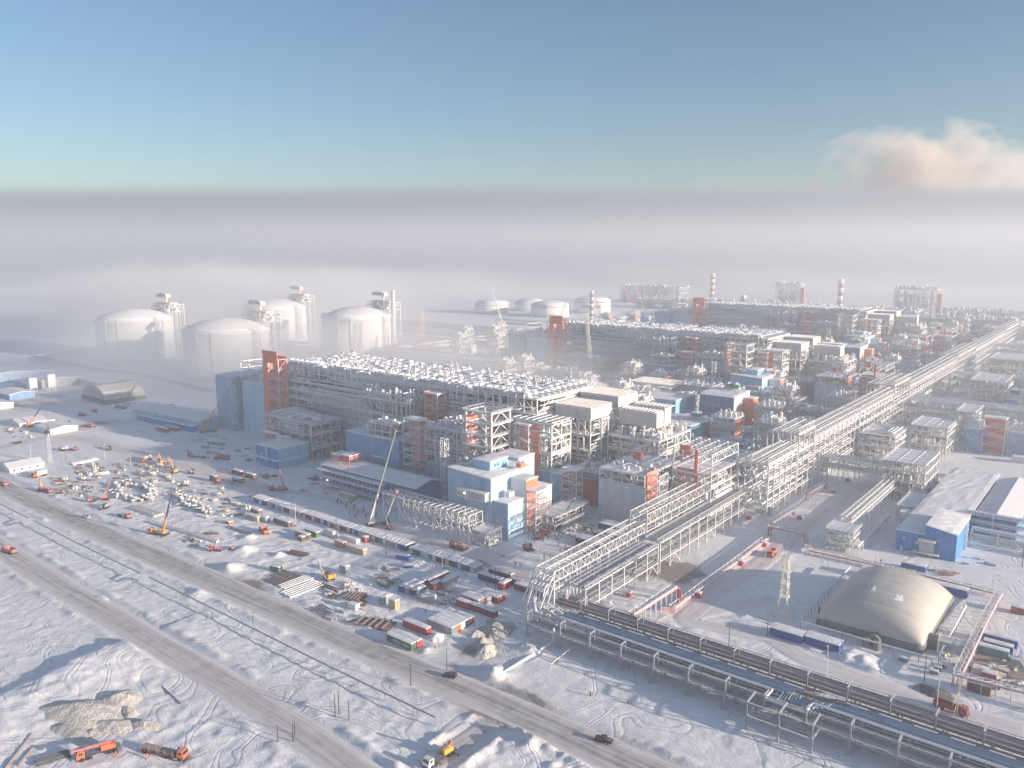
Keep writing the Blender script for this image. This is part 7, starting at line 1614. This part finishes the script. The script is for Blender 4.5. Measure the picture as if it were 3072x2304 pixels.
# poles
PL = [('23', 1336, 948, 8.2, 0), ('23', 1650, 822, 8.2, 0), ('23', 685, 1217, 7.6, 0), ('23', 717, 1192, 7.6, 0), ('23', 804, 1250, 6.6, 0), ('23', 190, 1432, 5.2, 0), ('23', 323, 1430, 5.6, 0), ('23', 337, 1370, 4.6, 0), ('22', 345, 965, 11, 1), ('22', 697, 1067, 11, 0), ('22', 1127, 1225, 11, 0), ('22', 1610, 1345, 8.5, 1), ('22', 2070, 1538, 10.5, 0), ('33', 180, 245, 11, 1),
      ('33', 1872, 620, 9.5, 0), ('33', 2205, 515, 7.5, 0), ('43', 503, 862, 10.5, 1), ('43', 630, 696, 9, 0), ('43', 1348, 915, 9.5, 0), ('43', 1456, 730, 11, 1), ('43', 1455, 1165, 12, 1), ('42', 938, 1300, 6, 1), ('42', 1938, 1532, 6, 1), ('12', 1130, 455, 8, 1), ('12', 1370, 522, 8, 0), ('12', 1427, 497, 9, 0), ('12', 905, 388, 9, 1), ('12', 1915, 692, 6, 0), ('12', 270, 395, 9, 1), ('12', 570, 390, 8, 0), ('42', 2195, 1325, 12, 0), ('12', 1640, 1110, 5, 0)]
WHERE = ['on the near verge of the main road opposite the black car', 'behind the black off road car', 'left of the pair on the verge of the lower road', 'right of the pair on the verge of the lower road', 'standing apart right of the verge pair', 'leftmost of three in the rough snow', 'front of the two close together in rough snow', 'rear of the two close together in rough snow', 'by the second cabin line', 'between the fourth cabin cluster and the front line',
         'near the long tan container', 'by the people at the cabin row', 'beside the red containers at the yard edge', 'at the start of the gantry', 'on the lane right behind the gantry', 'left of the blue cabin pair', 'in front of the blue cabin pair with a lit head', 'at the right end of the blue cabin pair', 'right of the small teal box', 'by the dome vestibule', 'next to the dark red dump truck', 'behind the dome fire main at the left', 'at the right corner of the dome fire main',
         'at the top of the pipe yard', 'beside the yellow excavator', 'between the two excavators', 'by the bulldozer', 'above the steel grating stacks', 'behind the white hut', 'below the white bodied truck', 'under the bridges at the right edge', 'by the concrete weights']
for k, (t, a, b, h, lamp) in enumerate(PL):
    r = thing('lamp_post' if lamp else 'timber_pole', ('thin lamp post ' if lamp else 'bare dark pole ') + WHERE[k], 'lamp post' if lamp else 'pole', T(t, a, b), .3 * k, 'poles'); part(r, 'shaft', MB().tube([(0, 0, 0), (0, 0, h)], .17, 8, r2=.11), 'steel_dark' if lamp else 'pole')
    if lamp: part(r, 'lamp_arm', MB().tube([(0, 0, h), (.9, 0, h + .7), (1.5, 0, h + .75)], .09, 6), 'steel_dark'); part(r, 'lamp_head', MB().box(1.3, 2.1, -.2, .2, h + .66, h + .86), 'galv')
r = thing('tripod_mast', 'white wooden tripod mast with crossbars beside the dark red dump truck', 'mast', T('43', 1632, 1212)); s = MB(); s.beam((0, 0, 0), (0, 0, 12), .22); [s.beam((3 * math.cos(q), 3 * math.sin(q), 0), (0, 0, 8.5), .14) for q in (.3, 2.4, 4.5)]; [s.beam((-1.4, 0, z_), (1.4, 0, z_), .13) for z_ in (9.2, 10.2, 11, 11.7)]; part(r, 'mast', s, 'cream')
# ------------------------------------------------------------ low pipe line beside the main road
a = T('12', 0, 785, 2.6); P1 = (-480, 155.5)
r = thing('pipe_line', 'thin grey pipe line on short trestles running beside the main road', 'pipe line', (-300, 157)); y0_ = 0
xa, xb = -500, T('23', 1530, 1225)[0]
def plx(t, A, B): return T(t, A, B, 2.7)
l1 = [plx('12', 200, 925), plx('12', 300, 925)]; l2 = [plx('12', 1160, 1400), plx('12', 1290, 1415)]
pts = []
def add(t, A, B, z=2.7): q = T(t, A, B, z); pts.append((q[0] + 300, q[1] - 157, z))
for q in [('12', -300, 610), ('12', 0, 782), ('12', 252, 908), ('12', 175, 938), ('12', 205, 958), ('12', 298, 930), ('12', 640, 1108), ('12', 1000, 1280), ('12', 1225, 1388), ('12', 1140, 1425), ('12', 1200, 1452), ('12', 1290, 1415), ('13', 1800, 262), ('23', 0, 466), ('23', 560, 745), ('23', 1000, 958), ('23', 1500, 1198), ('23', 1552, 1222)]: add(*q)
pts.append((pts[-1][0] + .5, pts[-1][1] - .2, .2)); part(r, 'pipe', MB().tube(pts, .27, 8), 'pipe_grey')
for A, B in zip(pts, pts[1:-1]):
    L = math.dist(A, B)
    for k in range(max(1, int(L / 12.3)) if L > 9 else 0):
        t_ = (k + .5) / max(1, int(L / 12.3)); x_ = A[0] + (B[0] - A[0]) * t_; y_ = A[1] + (B[1] - A[1]) * t_; part(r, 'trestle', MB().beam((x_, y_ - .25, 0), (x_, y_ - .25, 2.45), .2).beam((x_, y_ + .25, 0), (x_, y_ + .25, 2.45), .16), 'galv')
f = thing('pipe', 'fat snow topped pipe lying from the gantry end to the snow bank', 'pipe', T('33', 360, 585)); a = T('33', 360, 585); b = T('23', 2080, 880); f2 = MB().tube([(0, 0, 6), (0, 0, 1), (-.4, -.6, .6), (b[0] - a[0], b[1] - a[1], .55)], .42, 8); part(f, 'pipe', f2, 'pipe_white')
f = MB(); a = T('33', 570, 620); b = T('33', 335, 810); [f.tube([(0, 0, 2), (b[0]-a[0], b[1]-a[1], 2)], .13, 6)]; [f.beam(((b[0]-a[0])*t_, (b[1]-a[1])*t_, 0), ((b[0]-a[0])*t_, (b[1]-a[1])*t_, 2), .14) for t_ in (0, .35, .7, 1)]; single('pipe', f, 'cream', 'thin yellowish pipe on four legs on the snow before the gantry', 'pipe', a)
for k, (t, a, b, h, lb) in enumerate([('33', 678, 1040, 1.6, 'short rusty post on the open snow'), ('33', 1000, 1102, 1.0, 'low marker post at the foot of a leaning rod'), ('43', 440, 320, 3, 'dark stake left of the dome')]): single('marker_post', MB().tube([(0, 0, 0), (0, 0, h)], .25, 8), 'rust_bare', lb, 'post', T(t, a, b))
# ------------------------------------------------------------ piles, stacks and heaps
for k in range(22):
    A, B = R.uniform(700, 1040), R.uniform(770, 910); single('pile_stub', MB().tube([(0, 0, 0), (0, 0, 1.9)], .28, 8), 'black', 'black foundation pile stub in the field before the office', 'pile', T('22', A, B + (A - 870) * .18), 0, 'piles before the office')
for k in range(26):
    A, B = R.uniform(100, 520), R.uniform(1040, 1290); single('pile_stub', MB().tube([(0, 0, 0), (0, 0, R.uniform(1.2, 2.4))], .22, 8), 'rust_bare', 'thin dark pile stub in the field left of the cabins', 'pile', T('32', A, B), 0, 'piles left of the cabins')
def stack(name, label, t, p, q, n, r_, m, layers=1, cat='pipes', rows=None, gap=1.15):
    a = T(t, *p); b = T(t, *q); L = math.dist(a, b); s = MB()
    for ly in range(layers):
        for k in range(n - ly): j = R.uniform(-.6, .6); s.tube([(j, (k + ly / 2) * r_ * 2 * gap, r_ + ly * r_ * 1.75), (L + j, (k + ly / 2) * r_ * 2 * gap, r_ + ly * r_ * 1.75)], r_, 8)
    return single(name, s, m, label, cat, a, ang(a, b))
stack('pipe_stack', 'row of long snowy pipes laid side by side in the yard', '23', (240, 120), (500, 20), 4, .35, 'pipe_white', gap=2.2); stack('pipe_stack', 'second row of long snowy pipes nearer the main road', '23', (300, 190), (590, 80), 5, .35, 'pipe_white', gap=2.4)
stack('beam_stack', 'brown steel beams left of the snowy pipe rows', '23', (75, 35), (230, 105), 6, .3, 'rust', gap=1.8); stack('beam_stack', 'dark steel beams behind the brown ones', '22', (125, 1400), (320, 1470), 7, .28, 'rust', gap=2.0); stack('beam_stack', 'rusty beams near the pipelayer', '22', (525, 1490), (640, 1535), 4, .3, 'rust_bare', gap=1.6)
stack('beam_stack', 'low steel profiles by the main road', '23', (465, 285), (600, 360), 5, .22, 'rust', gap=3); stack('beam_stack', 'heap of rusty profiles in the middle of the yard', '22', (270, 1215), (420, 1245), 5, .35, 'rust_bare', 2); stack('pipe_stack', 'single long line of pipes lying along the yard edge', '12', (1300, 950), (1870, 1120), 2, .6, 'pipe_white')
stack('pipe_stack', 'long pipes with snow in the upper yard', '12', (1080, 570), (1300, 635), 3, .45, 'pipe_white'); stack('pipe_stack', 'thin frosted pipes stacked beside the flatbed truck', '12', (1120, 830), (1330, 900), 9, .3, 'cream', 2); stack('pipe_stack', 'white pipes along the yard top', '12', (640, 450), (860, 400), 4, .45, 'pipe_white', gap=1.6)
stack('pipe_stack', 'white pipes in the second yard row', '12', (760, 545), (940, 520), 3, .5, 'pipe_white', gap=1.5); stack('pipe_stack', 'grey pipes lying below the yard containers', '12', (1960, 990), (2170, 1055), 2, .5, 'pipe_grey'); stack('pipe_stack', 'snowy pipes behind the concrete weights', '12', (1500, 720), (1640, 760), 3, .4, 'pipe_white')
stack('pipe_stack', 'three rusty pipes at the bottom left, farthest one', '13', (-60, 1560), (155, 1350), 1, .42, 'rust'); stack('pipe_stack', 'long rusty pipe at the bottom left in the middle', '13', (30, 1700), (275, 1380), 1, .42, 'rust'); stack('pipe_stack', 'short rusty pipe at the bottom left, nearest', '13', (165, 1640), (290, 1490), 1, .38, 'rust')
stack('beam_stack', 'black steel plates under the orange truck crane', '13', (315, 1655), (600, 1570), 6, .28, 'boom_dark', 2); single('timber_rail', MB().beam((0, 0, .2), (14.5, 0, .2), .3), 'rust_bare', 'dark rail lying alone on the rough snow', 'rail', T('13', 1395, 955), ang(T('13', 1395, 955), T('13', 1530, 1080)))
for k, (t, a, b, w_, d_) in enumerate([('23', 860, 190, 8, 7), ('23', 1040, 420, 14, 8)]):
    s = MB()
    for i in range(5): s.box(-w_/2, w_/2, -d_/2 + i * d_ / 5, -d_/2 + i * d_ / 5 + .5, 0, .9); s.box(-w_/2 + i * w_ / 5, -w_/2 + i * w_ / 5 + .5, -d_/2, d_/2, .9, 1.3)
    single('grating_stack', s, 'rust', ['stack of black framed panels with snow squares', 'flat stack of snowed steel panels by the camp corner'][k], 'steel stack', T(t, a, b), .3)
# snow capped concrete weights, pipe fittings
wt = thing('concrete_weight', 'snow capped concrete ring weight in the big heap of the pipe yard', 'weight', T('12', 1060, 620), 0, 'weights in the big heap'); part(wt, 'body', MB().lathe([(1.0, 0), (1.05, .9), (1.0, 1.2)], 9), 'junk'); part(wt, 'snow_cap', MB().lathe([(1.05, 1.21), (.95, 1.5), (.4, 1.7)], 9), 'snow')
for k in range(150):
    if k < 100:
        q = R.uniform(0, 2 * PI); rad = R.uniform(.55, 1); A = 1160 + 215 * rad * math.cos(q); B = 690 + 85 * rad * math.sin(q) + (A - 1160) * .1
        if abs(A - 1200) < 60 and B < 640: continue
        dup(wt, (*T('12', A, B), R.choice((0, 0, 1.1))), R.uniform(0, 6), None)
    else:
        A = R.uniform(1520, 1820); B = 700 + (A - 1520) * .55 + R.uniform(-35, 60); dup(wt, (*T('12', A, B), R.choice((0, 0, 1.1))), R.uniform(0, 6), 'snow capped concrete ring weight in the slanting heap right of the pipe yard', 'weights in the slanting heap')
def heap(name, label, t, a, b, rx, ry, h, m, seed=1, rz=0.0, cat='heap', px=None):
    g = np.linspace(-1.25, 1.25, 44); X, Y = np.meshgrid(g * rx, g * ry); rr = np.sqrt((X / rx) ** 2 + (Y / ry) ** 2); an = np.arctan2(Y / ry, X / rx)
    rr = rr * (1 + .16 * np.sin(2 * an + seed) + .1 * np.sin(3 * an + 2.3 * seed) + .06 * np.sin(7 * an + seed))
    Z = h * (np.clip(1 - rr, -.5, 1) ** 1 * (1.15 - .3 * np.clip(1 - rr, 0, 1))) + (fbm(X + seed * 37, Y, max(2.5, rx * .45), 3, 5) * .55 + fbm(X + seed * 11, Y, 1.6, 8, 3) * .22) * min(h, 3) * np.clip(1.2 - rr, 0, .8)
    ok = Z > -.45; idx = -np.ones(Z.shape, int); s = MB()
    for j in range(44):
        for i in range(44):
            if ok[j, i]: idx[j, i] = len(s.v); s.v.append((X[j, i], Y[j, i], Z[j, i]))
    for j in range(43):
        for i in range(43):
            q = (idx[j, i], idx[j, i+1], idx[j+1, i+1], idx[j+1, i])
            if min(q) >= 0: s.f.append(tuple(int(k) for k in q))
    return single(name, s, m, label, cat, px or T(t, a, b), rz, None, True)
heap('sand_heap', 'large tan heap of frozen sand, main ridge at the bottom left', '13', 680, 1190, 18, 7.5, 4.2, 'soil', 1, .62); heap('sand_heap', 'sand heap crest behind the main ridge', '13', 1020, 1090, 8, 6, 3.2, 'soil', 2, -.2); heap('sand_heap', 'low sand heap in front of the main ridge, centre', '13', 960, 1300, 8, 4, 2, 'soil', 3, .3); heap('sand_heap', 'low sand heap at the right of the sand field', '13', 1240, 1290, 5, 3, 2, 'soil', 4, .2)
heap('sand_heap', 'low sand heap near the orange truck crane', '13', 600, 1350, 10, 4.5, 1.8, 'soil', 5, .2); heap('sand_heap', 'small sand heap beside the central low one', '13', 1110, 1180, 4.5, 2.4, 2, 'soil', 6, .1); heap('sand_heap', 'small sand heap at the front of the sand field', '13', 800, 1360, 4, 2, 1.3, 'soil', 7, .1)
heap('gravel_heap', 'dark gravel heap nearest the junction of the camp corner', '23', 1990, 660, 4, 4.5, 3, 'soil', 8, .4); heap('gravel_heap', 'gravel heap in the middle of the camp corner', '23', 1960, 590, 3.6, 4, 3, 'gravel', 9, .4); heap('gravel_heap', 'round gravel heap farthest left in the camp corner', '23', 1910, 510, 3, 3, 2.2, 'soil', 10); heap('gravel_heap', 'long snowy gravel ridge behind the camp corner heaps', '23', 2090, 470, 5, 9, 3.6, 'gravel', 11, -.2); heap('gravel_heap', 'dark gravel heap at the back by the deep red container', '23', 2060, 420, 4, 3, 2.2, 'gravel', 12)
heap('scrap_heap', 'heap of scrap and twigs beside the red container', '23', 1560, 540, 3, 3.4, 2.2, 'junk', 13); heap('scrap_heap', 'scrap heap beside the blue skip', '22', 1370, 1300, 5, 4, 1.7, 'junk', 14); heap('scrap_heap', 'twisted scrap heap at the pump house', '22', 450, 490, 9, 3, 2.4, 'junk', 15); heap('scrap_heap', 'brown brush heap beside the lower road', '13', 880, 190, 4, 1.6, 1.0, 'junk', 16); heap('soil_heap', 'tan heap at the right of the camp', '11', 650, 1105, 20, 9, 7, 'hangar', 17)
heap('soil_heap', 'black soil heap with a snowy top by the red pipe corner', '43', 1440, 1010, 4, 4, 1.6, 'pipe_dark', 18); heap('soil_heap', 'dark earth heap at the right border', '43', 2180, 780, 4, 4, 1.8, 'gravel', 19); heap('spool', 'pale wooden reels of the pipe yard', '12', 1320, 880, 3, 2, 1.4, 'wood', 20)
# rows of small stored goods in the yard
goods = [('bundle of snowed fittings', 'junk'), ('snowed pallet of steel parts', 'rust'), ('snowed timber pallet', 'wood'), ('frosted valve crate', 'cream')]
YG = [('12', 640, 440, 900, 560, 26, 'top row of the pipe yard'), ('12', 440, 560, 800, 720, 34, 'left part of the pipe yard'), ('12', 1000, 440, 1500, 600, 34, 'upper right part of the pipe yard'), ('12', 1500, 600, 2000, 800, 26, 'slope right of the pipe yard'), ('12', 1900, 700, 2200, 900, 12, 'corner by the snow gully'),
      ('12', 1560, 1040, 1820, 1150, 12, 'roadside by the tractor unit'), ('22', 600, 1480, 900, 1640, 10, 'middle of the cabin yard'), ('22', 940, 1300, 1240, 1500, 12, 'open snow left of the endwise containers'), ('23', 600, 150, 1000, 420, 12, 'roadside beside the framed panels'), ('22', 60, 540, 600, 700, 14, 'strip before the office'),
      ('12', 1550, 200, 2150, 420, 16, 'strip by the long trailers'), ('11', 940, 1320, 1500, 1440, 16, 'strip before the hangar'), ('22', 1300, 1480, 1700, 1640, 10, 'wire frame corner'), ('32', 380, 960, 720, 1100, 14, 'ground by the orange stairs'), ('43', 1500, 640, 1800, 800, 8, 'ground right of the dome'), ('43', 1900, 720, 2200, 1000, 14, 'dark ground at the right border'), ('42', 1100, 1240, 1900, 1420, 8, 'snow field before the warehouse'), ('11', 60, 1500, 300, 1640, 16, 'heap at the left camp edge')]
protos = {}
for t, a0, b0, a1, b1, n, wh in YG:
    for k in range(int(n * 1.6)):
        g = R.randrange(4); key = (g, R.randrange(3)); A = R.uniform(a0, a1); B = R.uniform(b0, b1); px, py = T(t, A, B)
        lab = '%s lying loose on the %s' % (goods[g][0], wh)
        if key not in protos:
            s = MB(); rr = random.Random(key[0] * 9 + key[1])
            for i in range(rr.randint(3, 7)):
                if g == 0: l = rr.uniform(.6, 2); s.tube([(rr.uniform(-1.5, 1.5), rr.uniform(-1, 1), .4), (rr.uniform(-1.5, 1.5) + l, rr.uniform(-1, 1), .5)], rr.uniform(.2, .5), 7)
                elif g == 1: x_ = rr.uniform(-3, 0); s.box(x_, x_ + rr.uniform(2, 5), -1.2 + i * .4, -1 + i * .4, 0, rr.uniform(.3, .8))
                elif g == 2: s.box(-1.8, 1.8, -1 + i * .5, -.7 + i * .5, .1 + .0 * i, rr.uniform(.3, .9))
                else: x_ = rr.uniform(-1.5, 1); y_ = rr.uniform(-1, .6); s.box(x_, x_ + rr.uniform(.6, 1.4), y_, y_ + rr.uniform(.5, 1), 0, rr.uniform(.5, 1.3))
            protos[key] = single(['fittings', 'steel_parts', 'timber_pallet', 'valve_crate'][g], s, goods[g][1], lab, 'goods', (px, py), R.uniform(-.4, .9), goods[g][0] + ' on the ' + wh)
        else:
            o = protos[key].copy(); COL.objects.link(o); o.location = (px, py, 0); o.rotation_euler = (0, 0, R.uniform(-.4, .9)); o['label'] = lab; o['group'] = goods[g][0] + ' on the ' + wh; sc_ = R.uniform(.6, 1.35); o.scale = (sc_, sc_, sc_)
# wire cages
for lb, t, a, b in (('bare reddish wire cage frames near the white tank box', '23', 1610, 165), ('low wire frames drifted with snow', '23', 1390, 240)):
    s = MB()
    for i in range(6):
        for j in range(2): s.beam((i * 1.3, j * 2, 0), (i * 1.3, j * 2, 2), .09); s.beam((i * 1.3, 0, 2), (i * 1.3, 2, 2), .09)
    for j in range(2): s.beam((0, j * 2, 2), (6.5, j * 2, 2), .09); s.beam((0, j * 2, 1), (6.5, j * 2, 1), .07)
    single('wire_frame', s, 'rust_bare', lb, 'wire frame', T(t, a, b), .5)
# ------------------------------------------------------------ people
def person_mesh(pose):
    V = [(0, 0, .95, .15), (0, 0, 1.2, .16), (0, 0, 1.42, .15), (0, 0, 1.52, .07), (0, .02, 1.66, .105), (0, .0, 1.76, .08)]
    E = [(0, 1), (1, 2), (2, 3), (3, 4), (4, 5)]; st = .16 if pose == 0 else .05; ar = .25 if pose == 2 else .0
    for s in (-1, 1):
        i = len(V); V += [(s * .1, s * st * .3, .85, .1), (s * .12, s * st * .7 + .03, .48, .075), (s * .12, s * st, .08, .06), (s * .13, s * st + .14, .05, .05)]; E += [(0, i), (i, i+1), (i+1, i+2), (i+2, i+3)]
        i = len(V); V += [(s * .21, 0, 1.42, .07), (s * .27, -.03 + ar * .4, 1.14, .055), (s * .26, .08 + ar, .9 + ar * .6, .045), (s * .26, .12 + ar, .82 + ar * .6, .04)]; E += [(2, i), (i, i+1), (i+1, i+2), (i+2, i+3)]
    me = bpy.data.meshes.new('person'); me.from_pydata([v[:3] for v in V], E, []); o = bpy.data.objects.new('tmp_person', me); COL.objects.link(o); o.modifiers.new('skin', 'SKIN'); sb = o.modifiers.new('sub', 'SUBSURF'); sb.levels = 1; sb.render_levels = 1
    for k, v in enumerate(V): me.skin_vertices[0].data[k].radius = (v[3] * 1.15, v[3] * 1.15)
    me.skin_vertices[0].data[0].use_root = True; dg = bpy.context.evaluated_depsgraph_get(); out = bpy.data.meshes.new_from_object(o.evaluated_get(dg)); bpy.data.objects.remove(o); out.shade_smooth(); return out
PM = [person_mesh(k) for k in range(3)]
for me in PM: me.materials.clear(); me.materials.append(M_('workwear'))
HV = PM[0].copy(), PM[1].copy(), PM[2].copy()
for me in HV: me.materials.clear(); me.materials.append(M_('hivis'))
helm = MB().lathe([(.13, 1.72), (.14, 1.78), (.09, 1.86), (.01, 1.88)], 10).mesh('helmet', 'helmet', True); face = MB().lathe([(.04, 1.60), (.07, 1.64), (.075, 1.70), (.05, 1.74)], 8, (0, .05, 0)).mesh('face', 'skin', True); vest = MB().lathe([(.2, 1.0), (.235, 1.2), (.22, 1.42), (.1, 1.5)], 12).mesh('vest', 'vest_yellow', True)
PP = [('13', 1003, 1570, 1, 'person in an orange suit standing at the tail of the orange truck crane'), ('13', 1277, 1585, 1, 'person in an orange jacket walking beside the flatbed truck'), ('13', 605, 1580, 0, 'person in blue workwear at the front of the orange truck crane'), ('12', 155, 555, 0, 'person in black in front of the white hut'), ('12', 1270, 1020, 0, 'person in black beside the yellow truck crane'),
      ('12', 745, 395, 0, 'person in dark clothes at the upper edge of the pipe yard'), ('12', 2005, 460, 0, 'person in black by the dark red cabin'), ('12', 1105, 135, 0, 'person in black crossing the yard junction'), ('12', 1350, 250, 0, 'person in dark clothes, left of a loose group'), ('12', 1363, 245, 0, 'person in dark clothes, right in a loose pair'), ('12', 1392, 260, 0, 'person in dark clothes walking behind the loose pair'),
      ('12', 1465, 285, 1, 'person in orange near the loose group'), ('12', 2185, 722, 0, 'person in black on the track by the crew truck'), ('12', 1930, 525, 1, 'person in red beside the box truck'), ('22', 88, 1100, 1, 'person in orange by the orange dump truck'), ('22', 237, 1125, 1, 'person in dark red on the snow right of the dump truck'), ('22', 307, 895, 1, 'person in orange at the third cabin cluster'), ('22', 387, 905, 1, 'person in orange at the cabin doors'),
      ('22', 330, 985, 0, 'person in black, left of the pair behind the green container'), ('22', 345, 985, 0, 'person in black, right of the pair behind the green container'), ('22', 1513, 1362, 1, 'person in a red coat before the cabin row'), ('22', 1528, 1340, 1, 'person in an orange helmet and coat before the cabin row'), ('22', 1557, 1335, 0, 'person in black standing at the cabin doors'), ('22', 1622, 1355, 0, 'person in black, left at the dark doors'), ('22', 1645, 1358, 0, 'person in black, middle at the dark doors'),
      ('22', 1665, 1358, 1, 'person in brown red, right at the dark doors'), ('22', 1815, 1408, 2, 'person in a yellow vest by the brown cabins'), ('22', 1998, 1498, 0, 'person in black behind the yard containers'), ('32', 30, 1315, 0, 'person in black, left of two near the pile field'), ('32', 70, 1330, 0, 'person in black, right of two near the pile field'), ('32', 1970, 978, 0, 'person in black, left of two on the lane'), ('32', 1987, 978, 0, 'person in black, right of two on the lane'),
      ('23', 1548, 630, 2, 'person in a vest at the scrap heap'), ('23', 1580, 610, 1, 'person in an orange jacket at the scrap heap'), ('23', 1465, 318, 0, 'person in black behind the block of five containers'), ('23', 1130, 490, 0, 'person in black beside the green container'), ('12', 1500, 1000, 1, 'person in orange by the long pipe line'), ('12', 640, 860, 0, 'person in black at the road edge'), ('12', 1130, 610, 1, 'person in orange in the weight heap'), ('42', 975, 1290, 0, 'person in grey by the lamp post behind the dome')]
for k, (t, a, b, c, lb) in enumerate(PP):
    o = bpy.data.objects.new('person', (HV if c == 1 else PM)[k % 3]); COL.objects.link(o); o.location = (*T(t, a, b), .02); o.rotation_euler = (0, 0, k * 1.7); tag(o, lb, 'person', 'workers')
    for nm, me in (('helmet', helm), ('face', face)) + ((('vest', vest),) if c == 2 else ()): q = bpy.data.objects.new(nm, me); COL.objects.link(q); adopt(q, o)
